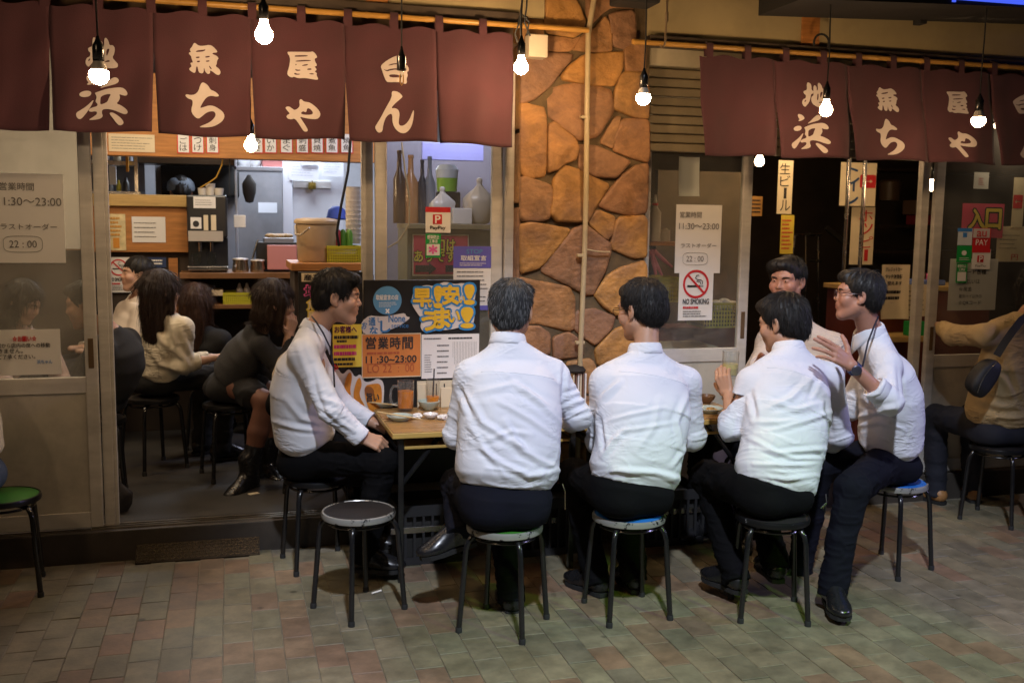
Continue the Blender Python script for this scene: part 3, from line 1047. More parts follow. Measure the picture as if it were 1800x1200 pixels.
def fill_2d(groups, smooth=1):
    """list of (outline, holes) -> list of (verts, faces), each outline filled on its own"""
    out = []
    for outer, holes in groups:
        cu = bpy.data.curves.new('g', 'CURVE')
        cu.dimensions = '2D'
        cu.fill_mode = 'BOTH'
        for pts in [outer] + holes:
            pts = chaikin(pts, smooth) if smooth else pts
            sp = cu.splines.new('POLY')
            sp.points.add(len(pts) - 1)
            for k, p in enumerate(pts):
                sp.points[k].co = (p[0], -p[1], 0, 1)
            sp.use_cyclic_u = True
        o = bpy.data.objects.new('g', cu)
        COL.objects.link(o)
        bpy.context.view_layer.update()
        me = bpy.data.meshes.new_from_object(o.evaluated_get(bpy.context.evaluated_depsgraph_get()))
        bpy.data.objects.remove(o)
        bm = bmesh.new()
        bm.from_mesh(me)
        bpy.data.meshes.remove(me)
        bmesh.ops.remove_doubles(bm, verts=bm.verts, dist=1e-4)
        bmesh.ops.triangulate(bm, faces=bm.faces)
        L = max(max(v.co.x for v in bm.verts) - min(v.co.x for v in bm.verts), 1e-3)
        for _ in range(2):
            es = [e for e in bm.edges if e.calc_length() > L * .16]
            if es:
                bmesh.ops.subdivide_edges(bm, edges=es, cuts=1)
                bmesh.ops.triangulate(bm, faces=bm.faces)
        bm.verts.index_update()
        out.append((np.array([v.co[:2] for v in bm.verts]), [[v.index for v in f.verts] for f in bm.faces]))
        bm.free()
    return out


def glyph(ch):
    if ch not in _GC:
        gs = fill_2d(GL[ch])
        allv = np.concatenate([g[0] for g in gs])
        lo, hi = allv.min(0), allv.max(0)
        _GC[ch] = [((v - lo) / (hi - lo), f) for v, f in gs]
    return _GC[ch]


def noren(label, bounds, ztop, zbot, yrod, lean, letters, seed, rodx, tabs, rod_label, group):
    t = thing('noren', label, 'noren curtain', ((bounds[0] + bounds[-1]) / 2, yrod, ztop), group)
    g = random.Random(seed)
    np_ = len(bounds) - 1
    ph = [g.uniform(0, 6) for _ in range(np_)]
    sway = [g.uniform(-.02, .03) for _ in range(np_)]
    rad_ = .013

    def ydisp(i, u, w):
        """depth of the cloth of panel i at u across, w down"""
        s = w ** 1.15
        f = .010 * math.sin(u * 7.5 + ph[i]) * (.25 + w) + .006 * math.sin(u * 15 + ph[i] * 2 + w * 3) * (.3 + .7 * w)
        edge = .012 * (abs(2 * u - 1) ** 6) * max(0, w - .3)
        diag = .006 * math.sin((u * 3 + w * 4) * 2.2 + ph[i])
        return yrod - .016 - lean * s - sway[i] * w * w + f * .9 + edge + diag * min(1, w * 3)

    def pos(i, u, w):
        x0, x1 = bounds[i], bounds[i + 1]
        slit = max(0.0, w - .36)
        sl = .013 * slit / .64 + .004 * math.sin(ph[i])
        xx = x0 + sl * .8 * (slit > 0) + u * (x1 - x0 - 1.6 * sl * (slit > 0))
        zz = ztop - w * (ztop - zbot) + .006 * math.sin(u * 5 + ph[i]) * w + (.018 * math.sin(u * 6.28 + 1) ** 2) * (1 - w) ** 6 * -1
        return (xx, ydisp(i, u, w), zz)

    for i in range(np_):
        nx, nz = 22, 26
        vs = [pos(i, a / nx, b / nz) for b in range(nz + 1) for a in range(nx + 1)]
        fs = [(b * (nx + 1) + a, b * (nx + 1) + a + 1, (b + 1) * (nx + 1) + a + 1, (b + 1) * (nx + 1) + a) for b in range(nz) for a in range(nx)]
        n = len(vs)
        vs += [(x, y + .0016, z) for x, y, z in vs]
        fs += [tuple(k + n for k in reversed(q)) for q in fs]
        # hem at the foot and sides
        for a in range(nx):
            k = nz * (nx + 1) + a
            fs.append((k, k + 1, k + 1 + n, k + n))
        for b in range(nz):
            for k, k2 in ((b * (nx + 1), (b + 1) * (nx + 1)), (b * (nx + 1) + nx, (b + 1) * (nx + 1) + nx)):
                fs.append((k, k2, k2 + n, k + n))
        pn = MB().add(vs, fs).build('cloth_panel', CLOTH, t, smooth='all')
        for (ch, r) in letters.get(i, []):
            mb = MB()
            for gi, (v, f) in enumerate(glyph(ch)):
                pts = []
                for a, b in v:
                    X = r[0] + a * (r[2] - r[0])
                    Z = r[1] + b * (r[3] - r[1])
                    u = (X - bounds[i]) / (bounds[i + 1] - bounds[i])
                    w = (ztop - Z) / (ztop - zbot)
                    p = pos(i, min(max(u, 0), 1), min(max(w, 0), 1))
                    pts.append((X, p[1] - .0032 - .0003 * gi, Z))
                mb.add(pts, f)
            mb.build('letter', PRINT, pn)
    for tx in tabs:
        mb = MB()
        pts = []
        for k in range(9):
            an = math.pi * k / 8
            pts.append((yrod - (rad_ + .003) * math.sin(an * 1.0 + 0) if k else yrod - .002, ztop + .03 + (rad_ + .003) * (1 - math.cos(an)) * .5))
        # strap goes up the front of the rod and over it
        prof = [(yrod - .019, ztop - .02), (yrod - .0185, ztop + .02), (yrod - .015, ztop + .052), (yrod - .004, ztop + .060), (yrod + .01, ztop + .055), (yrod + .017, ztop + .03), (yrod + .012, ztop - .01)]
        vs, fs = [], []
        for k, (y, z) in enumerate(prof):
            vs += [(tx - .019, y, z), (tx + .019, y, z)]
            if k:
                fs.append((2 * k - 2, 2 * k - 1, 2 * k + 1, 2 * k))
        mb.add(vs, fs).build('hanging_loop', CLOTH, t, smooth='all')
    rod = MB()
    P = []
    RR = []
    x = rodx[0]
    while x < rodx[1]:
        for dx, r in ((0, .0135), (.012, .0155), (.024, .0133), (.26, .0133)):
            P.append((x + dx, yrod, ztop + .038))
            RR.append(r)
        x += .28
    rod.tube(P, RR, 12)
    ro = rod.build('bamboo_rod', mat('bamboo', (0.50, 0.26, 0.055), .38, noise=.3, nscale=5, stretch=(.4, 3, 3)), None, smooth=True)
    tag(ro, rod_label, 'rod')
    return t


YN = 4.77
zt_, zb_ = at(350, 22, YN)[2], at(350, 238, YN - .09)[2]
bx = [at(p, 140, YN - .04)[0] for p in (-80, 90, 271, 443, 607, 767, 903)]
ypx = YN - .05


def lr(r):
    return rect(r, ypx)


LET = {1: [('地', lr((150, 65, 207, 120))), ('浜', lr((136, 136, 225, 221)))], 2: [('魚', lr((332, 76, 387, 131))), ('ち', lr((327, 146, 394, 225)))],
       3: [('屋', lr((505, 89, 559, 139))), ('や', lr((502, 175, 563, 232)))], 4: [('台', lr((670, 97, 719, 147))), ('ん', lr((657, 161, 726, 236)))]}
tabs = [at(p, 20, YN)[0] for p in (-5, 80, 173, 266, 356, 443, 529, 611, 692, 771, 848)]
noren('maroon noren curtain with pale lettering over the left bay', bx, zt_, zb_, YN, .07, LET, 3, (-1.9, at(1000, 40, YN)[0]), tabs, 'bamboo rod carrying the left maroon noren', 'maroon noren curtains')
zt2, zb2_ = at(1560, 116, YN)[2], at(1560, 283, YN - .10)[2]
bx2 = [at(p, 200, YN - .04)[0] for p in (1230, 1360, 1488, 1619, 1741, 1855, 1965)]
LET2 = {1: [('地', lr((1409, 145, 1459, 190))), ('浜', lr((1383, 202, 1450, 270)))], 2: [('魚', lr((1540, 154, 1579, 197))), ('ち', lr((1531, 210, 1575, 274)))],
        3: [('屋', lr((1664, 160, 1701, 200))), ('や', lr((1659, 232, 1701, 278)))], 4: [('台', lr((1782, 165, 1820, 202))), ('ん', lr((1779, 228, 1830, 280)))]}
tabs2 = [at(p, 100, YN)[0] for p in (1245, 1312, 1379, 1445, 1507, 1568, 1627, 1688, 1746, 1806, 1860)]
noren('maroon noren curtain with pale lettering over the right bay', bx2, zt2, zb2_, YN, .10, LET2, 5, (at(1112, 66, YN)[0], 6.2), tabs2, 'bamboo rod carrying the right maroon noren', 'maroon noren curtains')
# ================================================================== THINGS OUTSIDE
# ---- hanging bulbs
def emis(name, color, s):
    if name in MATS:
        return MATS[name]
    m = bpy.data.materials.new(name)
    m.use_nodes = True
    nt = m.node_tree
    nt.nodes.remove(nt.nodes['Principled BSDF'])
    e = nt.nodes.new('ShaderNodeEmission')
    e.inputs[0].default_value = (*color, 1)
    e.inputs[1].default_value = s
    nt.links.new(e.outputs[0], nt.nodes['Material Output'].inputs['Surface'])
    MATS[name] = m
    return m


def bulb(label, px, py, y, r, power, kind='pear', color=(1.0, 0.62, 0.28), top=3.35, glow=26.0, group='hanging light bulbs'):
    """(px, py) is the middle of the lit globe"""
    c = at(px, py, y)
    t = thing('hanging_bulb', label, 'light bulb', c, group)
    glow = power / (4 * math.pi ** 2 * r * r)
    gm = emis('bulb_glow_%d_%d' % (int(glow), int(color[2] * 100)), color, glow)
    if kind == 'led':
        prof = [(0, -r)] + [(r * math.sin(a), -r * math.cos(a)) for a in [i * math.pi / 14 for i in range(1, 9)]] + [(r * .86, r * .45)]
        MB().lathe(prof, c, 20).build('glass_bulb', gm, t, smooth=True)
        MB().lathe([(r * .86, r * .45), (r * .72, r * .95), (r * .52, r * 1.35)], c, 20).build('collar', mat('led_collar', (.6, .55, .48), .5), t, smooth=True)
        h0 = r * 1.35
    else:
        prof = [(0, -r)] + [(r * math.sin(a), -r * math.cos(a)) for a in [i * math.pi / 14 for i in range(1, 10)]] + [(r * .6, r * .95), (r * .46, r * 1.4), (r * .42, r * 1.7)]
        MB().lathe(prof, c, 20).build('glass_bulb', gm, t, smooth=True)
        h0 = r * 1.68
    sr = max(.017, r * .58)
    MB().lathe([(sr * .9, h0), (sr, h0 + .004), (sr, h0 + .052), (sr * .75, h0 + .060), (sr * .4, h0 + .075), (.0045, h0 + .085)], c, 18).build('socket', BLACK, t, smooth=True)
    g = random.Random(int(px))
    P = [(c[0] + .004 * math.sin(k * 1.3 + px), c[1], c[2] + h0 + .08 + (top - c[2] - h0 - .08) * k / 8) for k in range(9)]
    P[0] = (c[0], c[1], P[0][2])
    MB().tube(P, .0035, 6).build('cord', RUBBER, t)
    return t


WARM = (1.0, 0.64, 0.33)
WARMW = (1.0, 0.72, 0.45)
bulb('frosted bulb hanging in front of the left noren lettering', 174, 132, 3.75, .033, 9, 'led', WARMW)
bulb('pear bulb hanging at the top between two letters of the left noren', 464, 62, 4.1, .034, 14.5, 'pear', WARM)
bulb('pear bulb hanging beside the upper left edge of the pillar', 916, 119, 4.35, .031, 14, 'pear', WARM)
bulb('frosted bulb hanging before the right edge of the pillar', 1131, 172, 4.2, .032, 13, 'led', WARM)
bulb('clear bulb hanging over the first letters of the right noren', 1452, 194, 4.3, .030, 6, 'pear', WARM)
bulb('frosted bulb hanging at the far right over the noren', 1720, 212, 4.25, .034, 6.5, 'led', WARM)
bulb('small bulb hanging inside below the left noren beside menu strips', 441, 256, 5.6, .034, 7, 'pear', WARM, top=2.9)
bulb('small bulb hanging inside beside the left door post', 172, 242, 6.2, .028, 4, 'pear', WARM, top=2.9)
bulb('small bulb hanging in the dim right bay by the door', 1335, 284, 5.7, .030, 4, 'pear', WARM, top=2.9)
bulb('small bulb hanging inside at the right door post', 1637, 328, 5.5, .027, 4, 'pear', WARM, top=2.9)

# the dead bulb: socket with only a bare filament tube
c = at(706, 112, 4.2)
t = thing('hanging_bulb', 'broken unlit socket with bare filament hanging before the left noren', 'light bulb', c, 'hanging light bulbs')
MB().lathe([(.019, -.028), (.020, -.026), (.020, .028), (.014, .034), (.008, .05), (.004, .07)], c, 18).build('socket', BLACK, t, smooth=True)
MB().lathe([(.008, -.028), (.009, -.035), (.004, -.05)], c, 12).build('glass_stem', GLASS_C, t, smooth=True)
MB().tube([(c[0] - .006, c[1], c[2] - .045), (c[0] - .007, c[1], c[2] - .075), (c[0], c[1], c[2] - .088), (c[0] + .008, c[1], c[2] - .075), (c[0] + .006, c[1], c[2] - .045)], .0028, 8).build('filament', mat('amber_filament', (.5, .26, .05), .3), t, smooth=True)
MB().tube([(c[0], c[1], c[2] + .06), (c[0], c[1], 3.35)], .0035, 6).build('cord', RUBBER, t)

# loose wires and fittings at the top
wr = MB()
p0 = at(917, -20, 4.5)
for k, (a, b, cc) in enumerate([((917, -20), (914, 30), (916, 78)), ((926, -20), (922, 40), (932, 64)), ((917, 25), (930, 40), (926, 62)), ((913, 30), (905, 60), (915, 90))]):
    wr.tube([at(*a, 4.5), at((a[0] + b[0]) / 2 + 2, (a[1] + b[1]) / 2, 4.49), at(*b, 4.5), at(*cc, 4.5)], .004, 6)
tag(wr.build('wire_bundle', RUBBER), 'black wires gathered beside the bulb at the pillar top', 'wires')
hk = MB()
hk.tube([at(1174, -20, 4.6), at(1172, 25, 4.6), at(1170, 60, 4.6), at(1169, 78, 4.6), at(1164, 84, 4.6), at(1160, 80, 4.6)], .006, 8)
hk.lathe([(.009, -.02), (.009, .02)], at(1172, 30, 4.6), 10)
tag(hk.build('hanging_hook', mat('hook_metal', (.3, .22, .14), .4, .7), None, smooth=True), 'thin metal hook hanging above the roller shutter casing', 'hook')
x0, z0, x1, z1 = rect((1078, -30, 1148, 11), 4.6)
tag(MB().box(x0, 4.5, z0, x1, 4.66, z1, .012).build('black_fixture', DARK), 'black box fixture hanging above the pillar top', 'fixture')
lp = MB()
cc = at(1444, 76, 4.72)
lp.tube([(cc[0] + .045 * math.cos(a), cc[1], cc[2] + .045 * math.sin(a)) for a in [i * math.pi / 10 - .6 for i in range(14)]], .006, 8)
tag(lp.build('cable_loop', RUBBER, None, smooth=True), 'coiled black cable loop on the right fascia rail', 'cable')

# lit signboard at the very top right with its bracket
sg = thing('signboard', 'blue lit signboard seen edge on at the top right corner', 'signboard', (4.2, 4.3, 3.0))
pA, pB = at(1400, 2, 4.25), at(1800, 17, 4.25)
xa, za, xb, zb_s = pA[0], pA[2], pB[0] + 2.5, pB[2]
slope = (pB[2] - pA[2]) / (pB[0] - pA[0])
MB().add([(xa, 4.20, za), (xb, 4.20, za + slope * (xb - xa)), (xb, 4.6, za + slope * (xb - xa)), (xa, 4.6, za), (xa, 4.20, za + .075), (xb, 4.20, za + .075 + slope * (xb - xa)), (xb, 4.6, za + .9), (xa, 4.6, za + .9)],
         [(0, 1, 2, 3), (0, 4, 5, 1), (1, 5, 6, 2), (2, 6, 7, 3), (3, 7, 4, 0), (4, 7, 6, 5)]).build('case', DARK, sg)
fp, fq = at(1682, 0, 4.19), at(1800, 9, 4.19)
fs = (fq[2] - fp[2]) / (fq[0] - fp[0])
MB().box(fp[0] - .02, 4.192, fp[2] - .01, fp[0] - .002, 4.2, fp[2] + .9).add([(fp[0], 4.19, fp[2]), (xb, 4.19, fp[2] + fs * (xb - fp[0])), (xb, 4.19, fp[2] + .9), (fp[0], 4.19, fp[2] + .9)], [(0, 1, 2, 3)]).build('lit_face', emis('blue_sign', (.07, .13, 1.0), 1.0), sg)
br = MB().tube([at(1616, 30, 4.6), at(1645, 24, 4.5), at(1700, 12, 4.4), at(1760, 10, 4.35)], .016, 8)
br.obox(at(1618, 26, 4.6), (1, 0, 0), (0, 1, 0), (0, 0, 1), .02, .03, .05)
tag(br.build('sign_bracket', DARK), 'dark steel bracket under the blue signboard', 'bracket')

# ---- stools
def stool_parts(root, seat_m, rim_m, h=.43, r=.152, a0=0.0):
    MB().lathe([(0, h - .016), (r - .012, h - .016), (r - .006, h - .012), (r - .009, h - .003), (r - .03, h + .003), (0, h + .005)], (0, 0, 0), 40).build('seat', seat_m, root, smooth=True, local=True)
    MB().lathe([(r - .012, h - .026), (r, h - .024), (r + .002, h - .012), (r - .002, h - .001), (r - .008, h + .001), (r - .012, h - .006)], (0, 0, 0), 40).build('rim', rim_m, root, smooth=True, local=True)
    for k in range(4):
        a = a0 + math.pi / 4 + k * math.pi / 2
        ca, sa = math.cos(a), math.sin(a)
        pts = []
        for (q, z) in [(.06, h - .036), (.12, h - .036), (.142, h - .043), (.156, h - .062), (.164, h - .09), (.178, h * .4), (.192, .012)]:
            pts.append((q * ca, q * sa, z))
        MB().tube(pts, .0112, 10).build('leg', BLACK, root, smooth=True, local=True)
        MB().lathe([(.0135, 0), (.0135, .022), (.0118, .026)], (.192 * ca, .192 * sa, 0), 12).build('rubber_foot', RUBBER, root, smooth=True, local=True)
    P = [(.125 * math.cos(i * math.pi / 16), .125 * math.sin(i * math.pi / 16), h - .046) for i in range(33)]
    MB().tube(P, .006, 6, cap=False).build('ring', BLACK, root, smooth=True, local=True)


def vinyl(name, c):
    return mat(name, c, .42, noise=.2, nscale=6, bump=.1, bscale=180, spec=.45)


def worn_rim(name, c2, lim):
    """black enamel flaked off down to pale metal"""
    if name in MATS:
        return MATS[name]
    m = bpy.data.materials.new(name)
    m.use_nodes = True
    nt = m.node_tree
    b = nt.nodes['Principled BSDF']
    tc = nt.nodes.new('ShaderNodeTexCoord')
    n = nt.nodes.new('ShaderNodeTexNoise')
    n.inputs['Scale'].default_value = 9
    n.inputs['Detail'].default_value = 7
    n.inputs['Roughness'].default_value = .7
    nt.links.new(tc.outputs['Object'], n.inputs['Vector'])
    r = nt.nodes.new('ShaderNodeValToRGB')
    r.color_ramp.interpolation = 'CONSTANT'
    r.color_ramp.elements[0].color = (.015, .015, .016, 1)
    r.color_ramp.elements[1].position = lim
    r.color_ramp.elements[1].color = (*c2, 1)
    nt.links.new(n.outputs['Fac'], r.inputs['Fac'])
    nt.links.new(r.outputs[0], b.inputs['Base Color'])
    b.inputs['Roughness'].default_value = .33
    b.inputs['Metallic'].default_value = .45
    MATS[name] = m
    return m


RIM_SILVER = worn_rim('flaked_rim', (.40, .40, .37), .45)
RIM_BLACK = worn_rim('black_rim', (.45, .45, .43), .62)
V_BLACK, V_GREEN, V_BLUE = vinyl('black_vinyl', (.022, .020, .020)), vinyl('green_vinyl', (.035, .17, .02)), vinyl('blue_vinyl', (.02, .16, .55))
GRP = 'round pipe stools'
STOOLS = {}


def stool(key, label, x, y, z=0.0, a=0.0, seat=V_BLACK, rim=RIM_BLACK):
    t = thing('stool', label, 'stool', (x, y, z), GRP, rad(a))
    stool_parts(t, seat, rim)
    STOOLS[key] = t
    return t


stool('E', 'empty black stool with flaked silver rim in the foreground', .492, 4.05, 0, 29, V_BLACK, RIM_SILVER)
stool('m1', 'green stool with silver rim under the grey haired man', 1.035, 3.73, 0, 52, V_GREEN, RIM_SILVER)
stool('m2', 'blue stool with silver rim under the middle man seen from behind', 1.577, 3.75, 0, 2, V_BLUE, RIM_SILVER)
stool('m3', 'black stool under the stooping man with the mug', 2.16, 3.60, 0, 70, V_BLACK, RIM_BLACK)
stool('m4', 'blue stool under the man with watch and glasses', 3.02, 3.96, 0, 20, V_BLUE, RIM_SILVER)
stool('m0', 'dark blue stool under the laughing man at the table end', .372, 4.66, 0, 10, vinyl('navy_vinyl', (.02, .03, .08)), RIM_BLACK)
stool('w7', 'green stool at the far left edge by the door', -.965, 4.62, 0, 8, V_GREEN, RIM_BLACK)
stool('w8', 'black stool under the woman with the shoulder bag', 4.10, 4.50, 0, 30, V_BLACK, RIM_BLACK)
stool('in1', 'black stool on the shop floor under the woman in grey cardigan', -.02, 5.86, FLOOR_Z, 15)
stool('in2', 'black stool on the shop floor with a bare cream seat', -.10, 6.55, FLOOR_Z, 40, vinyl('cream_vinyl', (.45, .33, .2)))
stool('in3', 'black stool on the shop floor under the woman in cream blouse', -.46, 6.15, FLOOR_Z, 33)
stool('in4', 'black stool on the shop floor under the guest in black', -.70, 5.55, FLOOR_Z, 5)
stool('m5', 'black stool behind the table under the man in beige shirt', 2.70, 4.70, 0, 33)
stool('m6', 'black stool at the rear table corner under the hidden guest', .42, 5.30, FLOOR_Z, 12)

# ---- tables
TBL_EDGE = mat('table_edge_wood', (0.55, 0.36, 0.10), .4, noise=.2, nscale=5, stretch=(1, 8, 8))
TBL_TOP = mat('table_top_wood', (0.40, 0.22, 0.075), .28, noise=.3, nscale=4, stretch=(1, 7, 7))
TZ = .70
TX0, TX1, TX2 = at(690, 770, 4.27)[0], 1.56, 2.44
TY0, TY1 = 4.27, 4.86


def table(label, x0, x1):
    t = thing('table', label, 'table', ((x0 + x1) / 2, (TY0 + TY1) / 2, 0), 'wooden tables joined end to end')
    MB().box(x0, TY0, TZ - .028, x1, TY1, TZ - .004, .003).build('edge_board', TBL_EDGE, t)
    MB().box(x0 + .004, TY0 + .004, TZ - .004, x1 - .004, TY1 - .004, TZ, .001).build('table_top', TBL_TOP, t)
    for sx in (x0 + .03, x1 - .05):
        for sy in (TY0 + .03, TY1 - .05):
            MB().box(sx, sy, 0, sx + .026, sy + .026, TZ - .03, .003).build('leg', BLACK, t)
        MB().box(sx, TY0 + .06, .60, sx + .02, TY1 - .05, .625, .002).build('rail', BLACK, t)
    MB().box(x0 + .06, TY0 + .04, .615, x1 - .05, TY1 - .06, .628, .001).build('under_shelf', TBL_EDGE, t)
    MB().tube([(x0 + .05, TY0 + .06, .45), (x0 + .22, TY0 + .06, TZ - .04)], .012, 8).build('brace', BLACK, t)
    MB().tube([(x1 - .05, TY0 + .06, .45), (x1 - .22, TY0 + .06, TZ - .04)], .012, 8).build('brace', BLACK, t)
    MB().box(x0 + .03, TY0 + .25, .16, x1 - .03, TY0 + .275, .19, .002).build('foot_rail', STEEL, t)
    return t


table('pale wood table with black legs at the laughing man', TX0, TX1 - .004)
table('pale wood table with black legs before the man with the mug', TX1 + .004, TX2)
# black crates kept under the tables
def crate(label, x, y, w=.36, d=.27, h=.29):
    t = thing('plastic_crate', label, 'crate', (x, y, 0), 'black plastic crates under the table')
    m = mat('black_crate', (.02, .02, .022), .5)
    b = MB()
    for sx, sy, ex, ey in ((0, 0, w, .012), (0, d - .012, w, d), (0, .012, .012, d - .012), (w - .012, .012, w, d - .012)):
        b.box(x + sx, y + sy, .005, x + ex, y + ey, .04).box(x + sx, y + sy, h - .05, x + ex, y + ey, h)
        n = 9
        for i in range(n):
            if ex - sx > ey - sy:
                q = sx + (ex - sx - .012) * i / (n - 1)
                b.box(x + q, y + sy + .001, .04, x + q + .012, y + ey - .001, h - .05)
            else:
                q = sy + (ey - sy - .012) * i / (n - 1)
                b.box(x + sx + .001, y + q, .04, x + ex - .001, y + q + .012, h - .05)
    b.build('lattice_side', m, t)
    MB().box(x + .012, y + .012, .005, x + w - .012, y + d - .012, .015).build('bottom', m, t)
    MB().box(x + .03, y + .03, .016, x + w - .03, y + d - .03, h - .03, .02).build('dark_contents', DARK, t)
crate('black lattice crate on the pavement under the left table end', .72, 4.52)
crate('black lattice crate on the pavement below the table middle', 1.30, 4.50)
crate('black lattice crate under the right table beside a stool', 1.95, 4.50)

# ---- tableware
CELADON = mat('celadon_glaze', (.42, .50, .45), .18, noise=.1, coat=.3)
WHITEW = mat('white_glaze', (.72, .70, .68), .2, coat=.3)
BROWNW = mat('brown_glaze', (.16, .08, .035), .3)
CHOP = mat('chopstick_wood', (.62, .45, .22), .5)


def plate(label, px, py, r, m, h=.02):
    c = onz(px, py, TZ + .002)
    return tag(MB().lathe([(0, .004), (r * .55, .004), (r * .6, 0), (r * .66, .004), (r, h), (r * 1.0, h + .003), (r * .62, .010), (0, .010)], c, 32).build('plate', m, smooth=True), label, 'plate'), c


def bowl(label, px, py, r, h, m, cat='bowl', name='bowl'):
    c = onz(px, py, TZ + .002)
    return tag(MB().lathe([(0, .003), (r * .42, .003), (r * .45, 0), (r * .5, .006), (r * .85, h * .5), (r, h), (r * .96, h + .002), (r * .78, h * .5), (r * .4, .014), (0, .012)], c, 32).build(name, m, smooth=True), label, cat), c


p1, c1 = plate('celadon plate with chopsticks at the front table corner', 703, 738, .062, CELADON)
plate('celadon plate behind the mug of tea on the left table', 678, 714, .062, CELADON)
bowl('celadon sauce bowl on the left table', 754, 720, .055, .045, CELADON)
bowl('small white dish beside the celadon bowl', 757, 735, .036, .022, WHITEW, 'dish', 'dish')
plate('celadon plate between two men on the right table', 1246, 724, .07, CELADON)
bowl('brown bowl behind the plate on the right table', 1242, 708, .045, .04, BROWNW)
for (a, b, lab) in (((664, 724), (742, 737), 'pale wooden chopsticks lying across the front plate'), ((641, 706), (700, 712), 'pale wooden chopsticks lying across the rear plate')):
    t = thing('chopsticks', lab, 'chopsticks', onz(*a, TZ + .03))
    for dy in (0, .012):
        A, B = np.array(onz(*a, TZ + .028)), np.array(onz(*b, TZ + .026))
        A[1] += dy
        B[1] += dy * .4
        MB().tube([A, B], [.0032, .0022], 8).build('chopstick', CHOP, t, smooth=True)
for i, (px, py) in enumerate(((733, 731), (779, 733), (1250, 720))):
    c = onz(px, py, TZ + .012)
    b = MB()
    vs, fs = [], []
    g = random.Random(i + 5)
    bm = bmesh.new()
    bmesh.ops.create_icosphere(bm, subdivisions=3, radius=.022)
    for v in bm.verts:
        k = 1 + .35 * vnoise1(np.array([v.co.x * 30 + i, v.co.y * 30 + v.co.z * 20]), i)
        v.co = Vector((v.co.x * k * 1.2 + c[0], v.co.y * k + c[1], max(v.co.z * k * .6, -.010) + c[2]))
    bm.verts.index_update()
    b.add([v.co[:] for v in bm.verts], [[v.index for v in f.verts] for f in bm.faces])
    bm.free()
    tag(b.build('napkin' if i < 2 else 'food', PAPER if i < 2 else mat('fried_food', (.45, .24, .06), .6, noise=.4, nscale=40), None),
        ('crumpled paper beside the front plate', 'crumpled paper napkin at the grey haired man', 'fried food left on the right plate')[i], ('paper', 'napkin', 'food')[i])


def mug(label, c, r, h, fill, liquid, handle=None, name='beer_mug', tilt=None):
    t = thing(name, label, 'mug' if handle is not None else 'glass', c)
    n = 28
    MB().lathe([(0, 0), (r * .92, 0), (r * .95, .004), (r, h), (r * .955, h), (r * .9, .016), (0, .014)], c, n).build('glass_body', GLASS_T if liquid is TEA else GLASS_F, t, smooth=True)
    if fill:
        MB().lathe([(0, .017), (r * .89, .018), (r * .935, h * fill), (0, h * fill)], c, n).build('drink', liquid, t, smooth=True)
    for k in range(5):
        z = .03 + k * (h - .05) / 5
    if handle is not None:
        ca, sa = math.cos(handle), math.sin(handle)
        P = [(c[0] + (r * .95 + d) * ca, c[1] + (r * .95 + d) * sa, c[2] + z) for d, z in ((0, h * .82), (.022, h * .84), (.034, h * .7), (.036, h * .45), (.028, h * .25), (0, h * .2))]
        MB().tube(P, .007, 8).build('handle', GLASS_F, t, smooth=True)
    return t


TEA = mat('amber_tea', (.66, .20, .004), .08, noise=.25, nscale=12, spec=.6)
_tb = TEA.node_tree.nodes['Principled BSDF']
_tb.inputs['Subsurface Weight'].default_value = .0
_tb.inputs['Subsurface Radius'].default_value = (.02, .008, .002)
c = onz(713, 722, TZ)
mug('glass mug of amber tea on the left table', c, .041, .150, .66, TEA, handle=math.pi * 1.02)
c = (at(761, 690, 4.80)[0], 4.80, TZ + .001)
t = mug('tall glass of tea with dark straw on the left table', c, .034, .148, .42, TEA, name='tall_glass')
MB().tube([(c[0], c[1], c[2] + .02), (c[0] + .006, c[1], c[2] + .2)], .0035, 8).build('straw', INK, t)
# condiments, menus at the back of the tables
c = onz(1019, 665, TZ + .05)
t = thing('menu_rack', 'menus standing upright between the two men at the pillar', 'menu rack', (1.4, 4.78, TZ))
xx = at(1006, 640, 4.78)[0]
for i in range(6):
    MB().box(xx + i * .013, 4.76, TZ + .002, xx + i * .013 + .007, 4.84, TZ + .16, .001).build('menu', (PAPER_C, mat('brown_menu', (.2, .1, .06), .5), PAPER)[i % 3], t)
c = at(1017, 640, 4.74)
tag(MB().lathe([(.0, 0), (.055, 0), (.06, .01), (.045, .028), (.015, .036), (0, .037)], (c[0], 4.80, TZ + .165), 24).build('round_case', DARK, smooth=True), 'black round case lying on the upright menus', 'case')
c = at(1212, 640, 4.72)
t = thing('black_pot', 'small black pot with lid behind the middle man', 'pot', (c[0], c[1], TZ))
MB().lathe([(0, 0), (.04, 0), (.045, .02), (.045, .09), (.04, .098), (0, .098)], (c[0], c[1], TZ + .001), 24).build('body', BLACK, t, smooth=True)
MB().lathe([(0, .099), (.046, .099), (.044, .112), (.01, .120), (.01, .132), (0, .133)], (c[0], c[1], TZ + .001), 24).build('lid', BLACK, t, smooth=True)
x0, z0, x1, z1 = rect((795, 655, 838, 720), 4.84)
tag(MB().box(TX0 + .33, 4.82, TZ + .001, TX0 + .56, 4.835, TZ + .10, .001).build('menu_card', PAPER_C), 'cream menu card standing behind the tea glass', 'menu')
x0 = at(735, 690, 4.83)[0]
mc = MB().box(x0, 4.845, TZ + .001, x0 + .09, 4.852, TZ + .12, .001).build('menu_card', PAPER_C)
tag(mc, 'cream menu card with dark writing left of the straw glass', 'menu')

